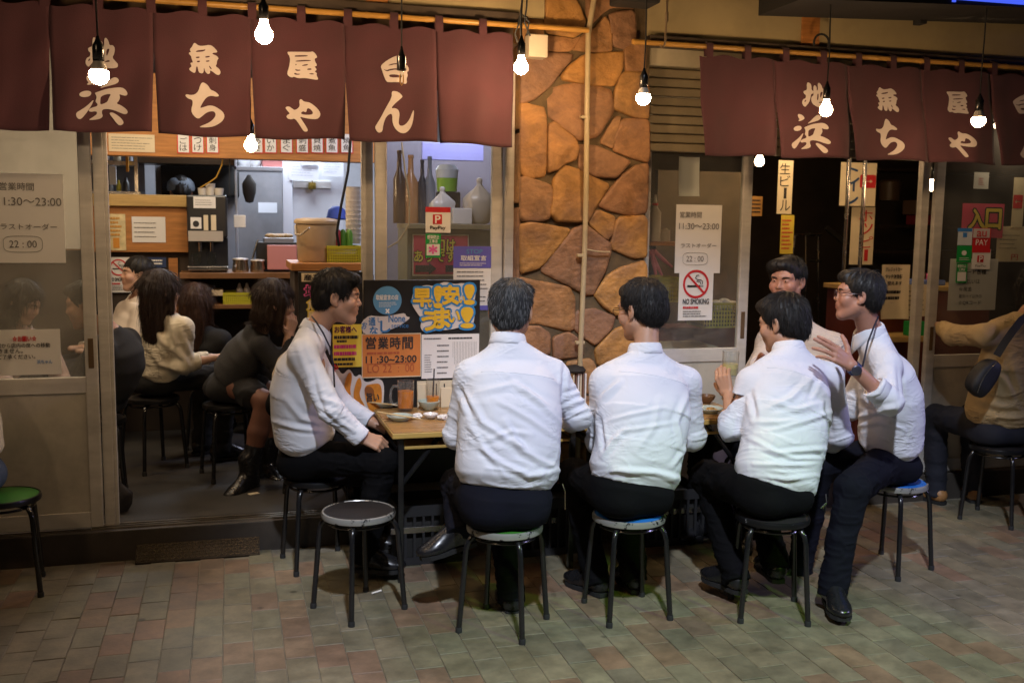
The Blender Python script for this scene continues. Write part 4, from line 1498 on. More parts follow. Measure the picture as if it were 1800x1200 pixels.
# litter
b = MB()
p = onz(662, 1041, .008)
b.tube([(p[0] - .022, p[1] - .012, .0115), (p[0] + .022, p[1] + .012, .0115)], .0042, 10)
tag(b.build('cigarette_butt', WHITEINK, None, smooth=True), 'white cigarette butt on pavers under the empty stool', 'cigarette butt')
p = onz(446, 868, FLOOR_Z)
tag(MB().obox((p[0], p[1], FLOOR_Z + .003), (.9, .4, 0), (-.4, .9, 0), (0, 0, 1), .028, .016, .0015).build('paper_scrap', PAPER_C), 'cream paper scrap on the dark shop floor', 'paper scrap')

# ================================================================== BOARDS AND NOTICES
BOARD = mat('black_sign_board', (.014, .013, .013), .45, noise=.3)
YB = 4.90
bdr = rect((640, 492, 843, 760), YB)
bd = thing('sign_board', 'black board with yellow and blue slogan behind the table', 'sign board', (1.0, YB, 0))
MB().box(bdr[0], YB, .30, bdr[2], YB + .02, bdr[3], .003).build('panel', BOARD, bd)
x0, z0, x1, z1 = rect((526, 478, 638, 760), YB)
bd2 = thing('sign_board', 'dark board with pink outlined lettering behind the laughing man', 'sign board', (.6, YB, 0))
MB().box(x0, YB, .30, x1, YB + .02, z1, .003).build('panel', BOARD, bd2)
part_sheet('header_strip', (530, 480, 600, 495), YB - .003, PAPER_C, bd2)
text_on(bd2, '産直鮮魚', (534, 482, 596, 493), YB - .003, INK, .03)
PINK = mat('pink_ink', (.75, .12, .40), .5)
for s, r, m1 in (('地', (536, 502, 560, 522), PINK), ('魚', (540, 526, 564, 544), PAPER_Y), ('屋', (540, 548, 564, 564), PAPER_Y)):
    text_on(bd2, s, (r[0] - 1, r[1] - 1, r[2] + 1, r[3] + 1), YB - .0005, m1, .075, off=.001)
    text_on(bd2, s, r, YB - .002, INK if s == '地' else PAPER_C, .015, off=.002)

# slogan cut-out: pale backing, blue outline, yellow brush letters
BLUE_SL = mat('slogan_blue', (.03, .22, .50), .5)
YEL_SL = mat('slogan_yellow', (.72, .44, .03), .5)
CUT = mat('cutout_backing', (.62, .56, .52), .6)
so_ = [(722, 532), (728, 508), (748, 500), (766, 504), (780, 494), (800, 500), (812, 497), (832, 500), (837, 512), (832, 540), (835, 560), (828, 577), (812, 574), (790, 580), (768, 580), (748, 586), (738, 576), (742, 562), (732, 548)]


def cutout(name, pts, y, m, parent, th=.004, sm=2):
    P = [at(a, b, y) for a, b in chaikin(pts, sm)]
    return MB().poly_xz([(p[0], p[2]) for p in P], y, y + th).build(name, m, parent)


slo = cutout('slogan_cutout', so_, YB - .008, CUT, bd)
for s, r in (('早', (727, 508, 757, 538)), ('い', (752, 528, 764, 540)), ('!', (764, 504, 776, 540)), ('安', (778, 502, 806, 534)), ('い', (806, 520, 817, 532)), ('!', (817, 501, 833, 534)),
             ('う', (742, 548, 768, 580)), ('ま', (764, 542, 790, 576)), ('い', (788, 546, 808, 566)), ('!', (811, 541, 831, 575))):
    text_on(slo, s, (r[0] - 1.5, r[1] - 1.5, r[2] + 1.5, r[3] + 1.5), YB - .008, BLUE_SL, .115, off=.002)
    text_on(slo, s, r, YB - .010, YEL_SL, .055, off=.0025)
# round sky blue sticker
SKYB = mat('sky_blue_print', (.10, .28, .50), .5)
c = at(681, 528, YB - .003)
rr = (at(706, 528, YB)[0] - at(656, 528, YB)[0]) / 2
b = MB()
P = [(c[0] + rr * math.cos(i * math.pi / 20), c[2] + rr * math.sin(i * math.pi / 20)) for i in range(40)]
st_ = b.poly_xz(P, YB - .004, YB - .001).build('round_sticker', SKYB, bd)
text_on(st_, '取組宣言の店', (661, 518, 700, 527), YB - .004, WHITEINK, .02)
print_lines(st_, (666, 530, 698, 540), YB - .004, WHITEINK, 3, .25, seed=3)
text_on(st_, '×', (678, 543, 684, 550), YB - .004, WHITEINK, .1)
# no-service card
ns = cutout('no_charge_cutout', [(634, 574), (637, 564), (650, 554), (662, 556), (680, 556), (700, 552), (712, 550), (714, 556), (722, 558), (712, 566), (700, 574), (684, 580), (664, 588), (640, 588)], YB - .006, CUT, bd, sm=1)
BL = mat('mid_blue_ink', (.04, .18, .42), .5)
text_on(ns, 'お', (636, 566, 645, 578), YB - .006, BL, .02, slant=.2)
text_on(ns, '通', (648, 558, 660, 572), YB - .006, BL, .02)
text_on(ns, 'し', (664, 558, 671, 566), YB - .006, BL, .02)
text_on(ns, 'な', (650, 574, 664, 588), YB - .006, BL, .04)
text_on(ns, 'し', (669, 564, 686, 584), YB - .006, BL, .04)
text_on(ns, 'None', (683, 553, 712, 566), YB - .006, BL, .02)
text_on(ns, 'service', (688, 568, 718, 576), YB - .006, BL, 0)
# orange opening hours sheet
ORG = mat('orange_paper', (.60, .20, .045), .55, noise=.06)
sh_ = sheet('hours_notice', 'orange opening hours sheet on the black board', 'notice', (636, 586, 740, 663), YB - .008, ORG, .002)
brd = MB()
x0, z0, x1, z1 = rect((636, 586, 740, 663), YB - .009)
for q in ((x0, z0, x1, z0 + .004), (x0, z1 - .004, x1, z1), (x0, z0 + .004, x0 + .003, z1 - .004), (x1 - .003, z0 + .004, x1, z1 - .004)):
    brd.box(q[0], YB - .0095, q[1], q[2], YB - .0081, q[3])
brd.build('pale_border', PAPER_C, sh_)
for i, ch in enumerate('営業時間'):
    text_on(sh_, ch, (643 + i * 21.5, 592, 661 + i * 21.5, 613), YB - .0085, INK, .02)
print_lines(sh_, (645, 617, 730, 623), YB - .0085, mat('faint_red', (.42, .09, .03), .6), 1, .6, seed=2)
text_on(sh_, '11 :30~23:00', (643, 625, 732, 637), YB - .0085, INK, .03)
text_on(sh_, 'LO 22  :  00', (646, 640, 728, 654), YB - .0085, MATS['faint_red'], .0)
MB().box(x0 + .02, YB - .0098, rect((640, 638, 730, 639), YB)[1], x1 - .03, YB - .0085, rect((640, 638, 730, 639), YB)[3]).build('rule_line', MATS['faint_red'], sh_)
# white handwritten order sheets
w_ = sheet('order_sheet', 'white sheet with faint writing beside the orange notice', 'notice', (741, 587, 842, 664), YB - .006, PAPER, .001)
print_lines(w_, (745, 592, 782, 598), YB - .006, GREYINK, 1, .4, seed=11)
print_lines(w_, (788, 592, 838, 596), YB - .006, INK, 1, .7, seed=12)
print_lines(w_, (746, 622, 760, 655), YB - .006, GREYINK, 8, .3, seed=13)
print_lines(w_, (768, 602, 790, 660), YB - .006, GREYINK, 6, .25, seed=14)
vl = MB()
for i in range(16):
    X0, Z0, X1, Z1 = rect((796 + i * 2.7, 600, 796.5 + i * 2.7, 628 + (i * 37 % 25)), YB - .0065)
    vl.quad((X0, YB - .0066, Z0), (X1, YB - .0066, Z0), (X1, YB - .0066, Z1), (X0, YB - .0066, Z1))
vl.build('ruled_column', GREYINK, w_)
w2 = sheet('order_sheet', 'pale sheet with brown strokes below the white order sheet', 'notice', (733, 668, 842, 725), YB - .006, PAPER_C, .001)
vl = MB()
for i in range(7):
    X0, Z0, X1, Z1 = rect((738 + i * 14, 674, 740 + i * 14, 700 + (i * 31 % 20)), YB - .0065)
    vl.quad((X0, YB - .0066, Z0), (X1, YB - .0066, Z0), (X1, YB - .0066, Z1), (X0, YB - .0066, Z1))
vl.build('brush_column', INK, w2)
# yellow notice behind the laughing man
yn = sheet('yellow_notice', 'yellow notice with magenta lines behind the laughing man', 'notice', (585, 570, 636, 645), YB - .007, PAPER_Y, .001)
text_on(yn, 'お客様へ', (588, 573, 627, 585), YB - .007, mat('purple_ink', (.10, .01, .06), .5), .03)
MAG = mat('magenta_ink', (.55, .04, .20), .5)
for (r, n_, m_, sd) in (((587, 589, 632, 596), 1, INK, 1), ((592, 597, 618, 602), 1, INK, 2), ((587, 605, 630, 613), 1, MAG, 3), ((587, 617, 630, 625), 1, MAG, 4), ((587, 628, 634, 634), 1, INK, 5), ((587, 637, 634, 642), 1, INK, 6)):
    print_lines(yn, r, YB - .007, m_, n_, .8, seed=sd)
# tempura cut-out picture
tp = thing('picture_cutout', 'cut-out picture of orange tempura shrimp behind the table corner', 'picture', (.75, YB, .9))
cutout('backing', [(580, 690), (586, 654), (592, 644), (602, 660), (612, 648), (618, 652), (624, 664), (634, 656), (640, 672), (655, 670), (664, 664), (676, 672), (674, 712), (668, 740), (590, 745)], YB - .008, CUT, tp, sm=2)
TO, TOD, TG = mat('tempura_orange', (.62, .22, .02), .5, noise=.25, nscale=30), mat('tempura_brown', (.25, .08, .015), .5), mat('leaf_green', (.10, .13, .03), .5)
for i, pts in enumerate(([(614, 652), (620, 660), (614, 690), (626, 716), (618, 722), (604, 700), (606, 670)], [(632, 660), (637, 676), (630, 694), (644, 716), (634, 722), (620, 700), (624, 676)],
                         [(640, 678), (656, 674), (670, 674), (672, 700), (668, 722), (650, 724), (642, 700)], [(592, 660), (600, 668), (598, 694), (590, 690)])):
    cutout('tempura_piece', pts, YB - .011, (TO, TO, TO, TG)[i], tp, .002)
cutout('tempura_shade', [(640, 680), (652, 678), (660, 690), (650, 700), (642, 694)], YB - .0125, TOD, tp, .001)
text_on(tp, 'や', (583, 640, 594, 654), YB - .012, REDINK, .05)
text_on(tp, '旨い', (645, 690, 666, 706), YB - .0125, INK, .03)

# ---- notices on the doors
YG = YF - .005


def hours(label, r, y, big):
    s = sheet('hours_notice', label, 'notice', r, y, PAPER, .001, curl=.002)
    X = lambda u: r[0] + u * (r[2] - r[0])
    Y = lambda v: r[1] + v * (r[3] - r[1])
    text_on(s, '営業時間', (X(.10), Y(.10), X(.58), Y(.19)), y - .003, GREYINK, .01)
    text_on(s, '11:30～23:00', (X(.08), Y(.27), X(.96), Y(.36)), y - .003, GREYINK, .01)
    text_on(s, 'ラストオーダー', (X(.12), Y(.56), X(.90), Y(.63)), y - .003, GREYINK, .005)
    text_on(s, '22 : 00', (X(.24), Y(.75), X(.62), Y(.83)), y - .003, GREYINK, .01)
    x0, z0, x1, z1 = rect((X(.16), Y(.70), X(.70), Y(.88)), y)
    b = MB()
    cx, cz, hw, hh = (x0 + x1) / 2, (z0 + z1) / 2, (x1 - x0) / 2, (z1 - z0) / 2
    P = [(cx + hw * math.copysign(abs(math.cos(a)) ** .5, math.cos(a)), y - .004, cz + hh * math.copysign(abs(math.sin(a)) ** .5, math.sin(a))) for a in [i * math.pi / 16 for i in range(33)]]
    b.tube(P, .0009, 4, cap=False)
    b.build('oval_line', GREYINK, s)
    return s


hours('white opening hours sheet on the left glass door', (-14, 305, 113, 462), YG, True)
hours('white opening hours sheet on glass right of the pillar', (1187, 360, 1267, 480), YG, False)
s = sheet('seat_notice', 'white seating request with red heading low on the left door', 'notice', (-30, 579, 107, 659), YG, PAPER, .001, curl=.001)
text_on(s, '☆お願い☆', (22, 590, 64, 600), YG - .003, REDINK, .03)
text_on(s, '外の席から店内の席への移動', (-24, 603, 88, 611), YG - .003, INK, .015)
text_on(s, 'はできません。', (-24, 613, 40, 621), YG - .003, INK, .015)
text_on(s, '予めご了承ください。', (-24, 623, 62, 631), YG - .003, INK, .015)
text_on(s, '浜ちゃん', (65, 632, 92, 639), YG - .003, BLUEINK, .015)


def no_smoking(label, r, y):
    s = sheet('no_smoking_sign', label, 'sign', r, y, PAPER, .0012)
    X = lambda u: r[0] + u * (r[2] - r[0])
    Y = lambda v: r[1] + v * (r[3] - r[1])
    c = at(X(.5), Y(.29), y)
    R = (at(X(.88), Y(.3), y)[0] - at(X(.12), Y(.3), y)[0]) / 2
    b = MB()
    n = 40
    for k in range(n):
        a0, a1 = 2 * math.pi * k / n, 2 * math.pi * (k + 1) / n
        b.quad(*[(c[0] + q * math.cos(a), y - .003, c[2] + q * math.sin(a)) for q, a in ((R, a0), (R, a1), (R * .84, a1), (R * .84, a0))])
    b.build('red_ring', REDINK, s)
    b = MB()
    d, e = np.array([.707, 0, -.707]), np.array([.707, 0, .707])
    C = np.array([c[0], y - .0036, c[2]])
    b.add([C - d * R * .9 - e * R * .075, C + d * R * .9 - e * R * .075, C + d * R * .9 + e * R * .075, C - d * R * .9 + e * R * .075], [(0, 1, 2, 3)])
    b.build('red_bar', REDINK, s)
    b = MB()
    for u0, u1 in ((-.66, .36), (.41, .46), (.51, .56)):
        b.quad((c[0] + u0 * R, y - .0026, c[2] - .22 * R), (c[0] + u1 * R, y - .0026, c[2] - .22 * R), (c[0] + u1 * R, y - .0026, c[2] - .08 * R), (c[0] + u0 * R, y - .0026, c[2] - .08 * R))
    b.build('cigarette_mark', INK, s)
    P = [(c[0] + q * R, y - .0028, c[2] + w * R) for q, w in ((.5, 0), (.5, .2), (.35, .3), (.12, .3), (-.05, .42), (.05, .62), (.2, .62))]
    b2 = MB().tube(P, R * .028, 5)
    P = [(c[0] + q * R, y - .0028, c[2] + w * R) for q, w in ((.36, 0), (.34, .14), (.2, .18), (.05, .2))]
    b2.tube(P, R * .028, 5).build('smoke_mark', INK, s)
    text_on(s, 'NO SMOKING', (X(.12), Y(.58), X(.88), Y(.68)), y - .0022, INK, .03)
    print_lines(s, (X(.12), Y(.72), X(.6), Y(.78)), y - .0022, REDINK, 1, .7, seed=1)
    print_lines(s, (X(.12), Y(.80), X(.9), Y(.94)), y - .0022, GREYINK, 3, .35, seed=2)
    return s


no_smoking('white no smoking sign on the glass right of the pillar', (1193, 473, 1253, 563), YG - .003)

# pay stickers on door B
s = sheet('payment_sticker', 'white and red pay sticker on glass left of pillar', 'sticker', (748, 364, 792, 409), YG - .001, PAPER, .001)
part_sheet('red_band', (748, 364, 792, 373), YG - .0028, REDINK, s)
part_sheet('red_mark', (761, 377, 777, 394), YG - .0028, REDINK, s)
text_on(s, 'P', (765, 379, 774, 392), YG - .0032, WHITEINK, .03)
text_on(s, 'PayPay', (756, 397, 783, 405), YG - .0022, INK, .02)
GREEN = mat('sticker_green', (.01, .30, .06), .5)
s = sheet('shop_sticker', 'green and white sticker below the red pay sticker', 'sticker', (748, 411, 775, 453), YG - .001, GREEN, .001)
text_on(s, '感染防止', (751, 413, 772, 420), YG - .0022, WHITEINK, .02)
text_on(s, '工事店', (754, 421, 769, 427), YG - .0022, WHITEINK, .02)
part_sheet('white_field', (750, 429, 773, 449), YG - .0028, PAPER, s)
text_on(s, '*', (754, 431, 768, 446), YG - .0032, PINK, .05)
PURP = mat('purple_print', (.12, .11, .45), .5)
s = sheet('purple_poster', 'purple topped declaration poster on the door left of pillar', 'poster', (797, 433, 868, 545), YG - .004, PAPER, .001)
part_sheet('purple_head', (797, 433, 868, 471), YG - .006, PURP, s)
text_on(s, '取組宣言', (810, 449, 855, 458), YG - .0062, WHITEINK, .02)
text_on(s, 'STOP', (820, 438, 848, 446), YG - .0062, SKYB, .02)
print_lines(s, (808, 461, 858, 468), YG - .0062, WHITEINK, 2, .3, seed=4)
print_lines(s, (803, 474, 862, 540), YG - .005, GREYINK, 9, .22, seed=5)
part_sheet('purple_foot', (797, 537, 868, 545), YG - .006, PURP, s)
# stickers on the far right door
s = sheet('entrance_sign', 'pink entrance sign with yellow letters behind the right door', 'sign', (1691, 358, 1764, 418), YF + .02, mat('hot_pink', (.62, .06, .14), .5, noise=.1), .002)
text_on(s, '入', (1703, 368, 1731, 402), YF + .0195, INK, .11, off=.001)
text_on(s, '口', (1733, 368, 1759, 402), YF + .0195, INK, .11, off=.001)
text_on(s, '入', (1703, 368, 1731, 402), YF + .018, PAPER_Y, .04, off=.002)
text_on(s, '口', (1733, 368, 1759, 402), YF + .018, PAPER_Y, .04, off=.002)
s = sheet('payment_sticker', 'blue topped pay sticker on the far right door', 'sticker', (1684, 401, 1709, 431), YG - .001, mat('pale_blue_paper', (.55, .6, .66), .6), .001)
part_sheet('blue_band', (1684, 401, 1709, 407), YG - .0028, BLUEINK, s)
part_sheet('blue_mark', (1693, 409, 1700, 417), YG - .0028, BLUEINK, s)
s = sheet('payment_sticker', 'red and grey au pay sticker on the far right door', 'sticker', (1710, 401, 1741, 443), YG - .001, REDINK, .001)
part_sheet('grey_field', (1711, 402, 1740, 418), YG - .0028, mat('pale_grey_paper', (.5, .45, .44), .6), s)
text_on(s, 'au', (1717, 406, 1734, 416), YG - .0034, REDINK, .02)
text_on(s, 'PAY', (1715, 421, 1736, 431), YG - .0022, WHITEINK, .0)
s = sheet('payment_sticker', 'green pay sticker with white dot on the far right door', 'sticker', (1682, 432, 1708, 461), YG - .001, GREEN, .001)
text_on(s, '●', (1690, 440, 1699, 449), YG - .0022, WHITEINK, 0)
print_lines(s, (1686, 452, 1704, 458), YG - .0022, WHITEINK, 2, .3, seed=8)
s = sheet('payment_sticker', 'white pay sticker with red mark under the au sticker', 'sticker', (1709, 438, 1741, 473), YG - .003, PAPER, .001)
part_sheet('red_band', (1709, 438, 1741, 444), YG - .0048, REDINK, s)
part_sheet('red_mark', (1718, 449, 1729, 461), YG - .0048, REDINK, s)
text_on(s, 'P', (1721, 450, 1727, 460), YG - .0054, WHITEINK, .03)
text_on(s, 'PayPay', (1714, 465, 1733, 470), YG - .0044, GREYINK, .01)
s = sheet('shop_sticker', 'green shop sticker lowest of the stack at far right', 'sticker', (1681, 463, 1700, 497), YG - .004, GREEN, .001)
text_on(s, '感染防止', (1683, 465, 1698, 470), YG - .0052, WHITEINK, .02)
text_on(s, '工事店', (1685, 471, 1696, 476), YG - .0052, WHITEINK, .02)
part_sheet('white_field', (1683, 478, 1698, 494), YG - .0058, PAPER, s)
s = sheet('payment_notice', 'large white payment notice on the far right door', 'notice', (1668, 455, 1752, 545), YG + .012, PAPER, .001)
text_on(s, 'ード各種', (1700, 474, 1733, 482), YG + .011, INK, .02)
text_on(s, 'お支払いは', (1684, 490, 1722, 499), YG + .011, INK, .01)
text_on(s, '☆現金', (1685, 504, 1708, 512), YG + .011, INK, .01)
text_on(s, '楽天ペイ以外の', (1685, 517, 1725, 524), YG + .011, INK, .01)
text_on(s, '☆QRコード', (1684, 528, 1724, 536), YG + .011, INK, .01)
s = sheet('arrow_sign', 'cream strip with red arrow at the right edge', 'sign', (1780, 312, 1800, 400), YF + .03, PAPER_C, .001)
text_on(s, '⬅', (1781, 343, 1797, 366), YF + .029, REDINK, .02)
s = sheet('wall_notice', 'cream notice at the right edge with red house mark', 'notice', (1752, 398, 1830, 460), YF + .035, PAPER_C, .001)
print_lines(s, (1757, 410, 1795, 440), YF + .035, GREYINK, 4, .15, seed=4)
text_on(s, '円', (1777, 447, 1789, 457), YF + .034, REDINK, .01)
s = sheet('slanted_paper', 'small white paper stuck high on the far right door', 'paper', (1712, 303, 1738, 332), YF + .02, PAPER, .001)
print_lines(s, (1720, 312, 1730, 326), YF + .02, REDINK, 4, .3, seed=9)
s = sheet('hanging_paper', 'blank curling paper hanging behind glass right of the pillar', 'paper', (1190, 276, 1226, 345), YF + .06, PAPER, .001, curl=.02)
# ================================================================== INSIDE, LEFT ROOM AND KITCHEN
YC = 7.2
# beam with hanging menu strips
x0, z0, x1, z1 = rect((-120, 225, 660, 275), 7.0)
bm_ = MB().box(x0, 7.0, z0, x1, 7.12, z1 + .35, .004).build('menu_beam', WOOD_H)
tag(bm_, 'orange wooden beam over the kitchen counter carrying menu strips', 'beam')
RED_EDGE = mat('red_paper', (.60, .06, .03), .6)
words_ = ['ごはん', 'つけ丼', '刺身', 'あさり', 'いか刺', 'まぐろ', '刺盛り', '貝焼き', '煮魚', '焼魚']
xs = [311, 336, 362, 440, 464, 492, 520, 546, 572, 598]
for i, px in enumerate(xs):
    big = i < 5 or i in (5, 6)
    s = sheet('menu_strip', ['white menu strip with red border', 'white menu strip with red border'][0] + ' ' + ['first from the left on the beam', 'second from the left on the beam', 'third from the left on the beam', 'directly right of the small bulb', 'second right of the small bulb', 'third right of the small bulb', 'fourth right of the small bulb', 'fifth right of the small bulb', 'sixth right of the small bulb', 'last before the door stile'][i],
              'menu strip', (px, 238, px + 23, 270), 6.995, RED_EDGE, .001, group='menu strips on the beam')
    part_sheet('white_field', (px + 2, 236, px + 21, 268), 6.992, PAPER, s)
    column_text(s, words_[i][:2], (px + 5, 241, px + 18, 266), 6.992, INK, .03)
s = sheet('menu_sheet', 'wide white menu sheet at the left end of the beam', 'menu', (191, 236, 272, 267), 6.995, PAPER_C, .001)
print_lines(s, (196, 240, 268, 264), 6.994, GREYINK, 5, .2, seed=31)
# counter with ledge
x0, z0, x1, z1 = rect((60, 362, 330, 443), YC)
ct = thing('kitchen_counter', 'orange wood counter front with pale ledge before the kitchen', 'counter', ((x0 + x1) / 2, YC, .15))
MB().box(x0, YC, z0, x1, YC + .04, z1, .003).build('front_panel', WOOD_H, ct)
xl0, zl0, xl1, zl1 = rect((60, 341, 329, 362), YC)
MB().box(x0, YC - .04, zl0, x1, YC + .35, zl1, .006).build('ledge', PALEWOOD, ct)
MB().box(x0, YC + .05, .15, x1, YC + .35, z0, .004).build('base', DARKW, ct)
s = sheet('poster', 'pale yellow food poster on the counter front', 'poster', (174, 376, 221, 440), YC - .006, mat('pale_yellow_paper', (.66, .55, .30), .6, noise=.3, nscale=22), .001)
print_lines(s, (178, 380, 216, 416), YC - .008, mat('ochre_ink', (.55, .27, .05), .6), 5, .5, seed=41)
part_sheet('picture_patch', (199, 418, 210, 436), YC - .009, mat('orange_print', (.6, .25, .03), .5), s)
s = sheet('notice', 'white typed notice on the orange counter front', 'notice', (232, 381, 291, 426), YC - .006, PAPER, .001)
print_lines(s, (236, 388, 286, 420), YC - .008, GREYINK, 4, .16, seed=42)
# wall below
s = no_smoking('white no smoking sign inside on the dark wall', (188, 452, 229, 514), YC + .03)
s = sheet('wall_sign', 'dark blue sign with white edge on the inner wall', 'sign', (250, 452, 292, 470), YC + .03, mat('navy_print', (.02, .04, .12), .5), .002)
print_lines(s, (254, 455, 288, 466), YC + .028, WHITEINK, 2, .5, seed=51)
tag(MB().box(at(296, 460, YC)[0], YC + .02, .9, at(312, 460, YC)[0], YC + .06, at(300, 454, YC)[2]).build('wood_post', WOOD), 'short orange wood post behind the long haired woman', 'post')
# shelf carrying the drink machine
x0, z0, x1, z1 = rect((316, 479, 520, 489), 7.0)
shf = thing('wall_shelf', 'dark brown shelf under the black drink machine', 'shelf', ((x0 + x1) / 2, 7.0, z0))
MB().box(x0, 6.95, z0, x1, 7.5, z1, .003).build('shelf_board', mat('brown_shelf', (.2, .09, .03), .5, noise=.3), shf)
x0b, z0b, x1b, z1b = rect((316, 534, 640, 541), 7.0)
MB().box(x0b, 6.95, z0b, x1b, 7.5, z1b, .003).build('shelf_board', MATS['brown_shelf'], shf)
MB().box(x0 + .004, 7.46, .15, x1 + .6, 7.5, z0 - .002).build('back_panel', DARKW, shf)
# machine
x0, z0, x1, z1 = rect((329, 343, 392, 476), 7.0)
dm = thing('drink_machine', 'black drink dispenser with pasted labels beside the counter', 'drink machine', ((x0 + x1) / 2, 7.1, z0))
MB().box(x0, 7.0, z0 + .22, x1 + .03, 7.44, z1, .012).build('cabinet', mat('black_plastic', (.016, .016, .018), .35), dm)
MB().box(x0, 7.12, z0 + .005, x1 + .03, 7.44, z0 + .22, .004).build('rear_column', DARK, dm)
MB().box(x0, 7.0, z0 + .002, x1 + .03, 7.12, z0 + .03, .004).build('drip_tray', STEEL, dm)
for px in (352, 372):
    p = at(px, 434, 7.03)
    MB().lathe([(.012, -.03), (.012, .03), (.008, .035)], p, 10).build('nozzle', CHROME, dm)
for r, m_ in (((340, 346, 379, 366), PAPER), ((335, 382, 354, 402), PAPER), ((358, 378, 366, 405), PAPER_C), ((371, 378, 380, 405), PAPER_C), ((331, 406, 392, 424), mat('grey_label', (.42, .38, .33), .5))):
    part_sheet('label', r, 6.996, m_, dm)
text_on(dm, '●', (339, 388, 350, 399), 6.9955, INK, 0)
print_lines(dm, (343, 350, 376, 362), 6.9955, GREYINK, 3, .2, seed=61)
p = at(352, 452, 7.06)
for px in (346, 372):
    p = at(px, 476, 7.06)
    MB().lathe([(.03, .032), (.035, .12), (.033, .12), (.028, .036)], (p[0], 7.06, z0), 16).build('glass_cup', GLASS_C, dm, smooth=True)
x0, z0, x1, z1 = rect((411, 378, 432, 400), 7.1)
tag(MB().box(x0, 7.1, z0, x1, 7.2, z1, .004).build('white_box', PAPER), 'small white box fixed on the drink machine side', 'box')
# pots
for lab, px, py, r in (('dull steel pot left one beside the drink machine', 423, 478, 15), ('dull steel pot right one near the pink box', 453, 478, 13.5)):
    c = at(px, py, 7.08)
    R = (at(px + r, py, 7.08)[0] - c[0])
    t = thing('pot', lab, 'pot', (c[0], c[1], z0), 'steel pots on the shelf')
    cz = rect((316, 479, 640, 489), 7.0)[3]
    MB().lathe([(0, 0), (R * .95, 0), (R, R * .3), (R * .86, R * 1.25), (R * .96, R * 1.5), (R * .92, R * 1.5), (R * .8, R * 1.2), (0, R * .5)], (c[0], c[1], cz), 24).build('body', BRASSY, t, smooth=True)
    MB().lathe([(0, R * 1.52), (R * .98, R * 1.52), (R * .9, R * 1.65), (R * .3, R * 1.72), (0, R * 1.75)], (c[0], c[1], cz), 24).build('lid', mat('pale_lid', (.5, .44, .38), .4, .3), t, smooth=True)
c = at(440, 478, 7.2)
tag(MB().tube([(c[0], 7.15, cz + .03), (c[0] + .03, 7.15, cz + .14), (c[0] + .055, 7.15, cz + .22)], .006, 8).build('ladle', STEEL), 'steel ladle leaning between two pots', 'ladle')
# pink box and black stand with food tray
x0, z0, x1, z1 = rect((470, 431, 522, 474), 7.05)
tag(MB().box(x0, 7.05, z0, x1, 7.3, z1, .004).build('pink_box', mat('pink_card', (.55, .22, .20), .6)), 'pink cardboard box behind the beige cooler', 'box')
x0, z0, x1, z1 = rect((452, 426, 470, 474), 7.1)
tag(MB().box(x0, 7.1, z0, x1 + .25, 7.45, z1, .004).build('black_case', DARK), 'black case behind the pink box on the shelf', 'case')
x0, z0, x1, z1 = rect((464, 418, 516, 427), 7.2)
tr = MB().box(x0, 7.15, z0, x1, 7.4, z1, .006).build('food_tray', mat('tray_grey', (.2, .2, .22), .4))
tag(tr, 'grey tray of fried food on the black case', 'tray')
fo = MB()
for i in range(14):
    g = random.Random(i)
    c = (x0 + .02 + (x1 - x0 - .04) * g.random(), 7.18 + .16 * g.random(), z1 + .012)
    fo.lathe([(0, -.014), (.02, -.008), (.024, .004), (.012, .016), (0, .018)], c, 8, sx=1.4)
fo.build('fried_food', mat('fried_bits', (.42, .25, .08), .6, noise=.4, nscale=30), tr, smooth=True)
# baskets (open lattice)
def basket(label, r, y, depth, m, z_floor=None, parent=None):
    x0, z0, x1, z1 = rect(r, y)
    t = thing('basket', label, 'basket', ((x0 + x1) / 2, y, z0), 'yellow plastic baskets')
    b = MB()
    def side(p, q, n, k):
        p, q = np.array(p), np.array(q)
        d = (q - p) / np.linalg.norm(q - p)
        nn_ = np.array([d[1], -d[0], 0])
        L = np.linalg.norm(q - p)
        zc = (z0 + z1) / 2
        for i in range(n + 1):
            b.obox(p + d * L * i / n + np.array([0, 0, zc]), d, nn_, (0, 0, 1), .0035, .0022, (z1 - z0) / 2)
        for j in range(k + 1):
            b.obox((p + q) / 2 + np.array([0, 0, z0 + (z1 - z0) * j / k]), d, nn_, (0, 0, 1), L / 2, .0018, .0035)
        b.obox((p + q) / 2 + np.array([0, 0, z1 - .006]), d, nn_, (0, 0, 1), L / 2 + .003, .005, .008)
    side((x0, y, 0), (x1, y, 0), 14, 6)
    side((x1, y, 0), (x1, y + depth, 0), 10, 6)
    side((x0, y + depth, 0), (x0, y, 0), 10, 6)
    side((x1, y + depth, 0), (x0, y + depth, 0), 14, 6)
    b.build('lattice', m, t)
    MB().box(x0, y, z0 - .004, x1, y + depth, z0).build('bottom', m, t)
    MB().box(x0 + .01, y + .02, z0 + .004, x1 - .01, y + depth - .02, z0 + (z1 - z0) * .55, .01).build('filling', DARK if 'filled' not in label else PAPER, t)
    return t


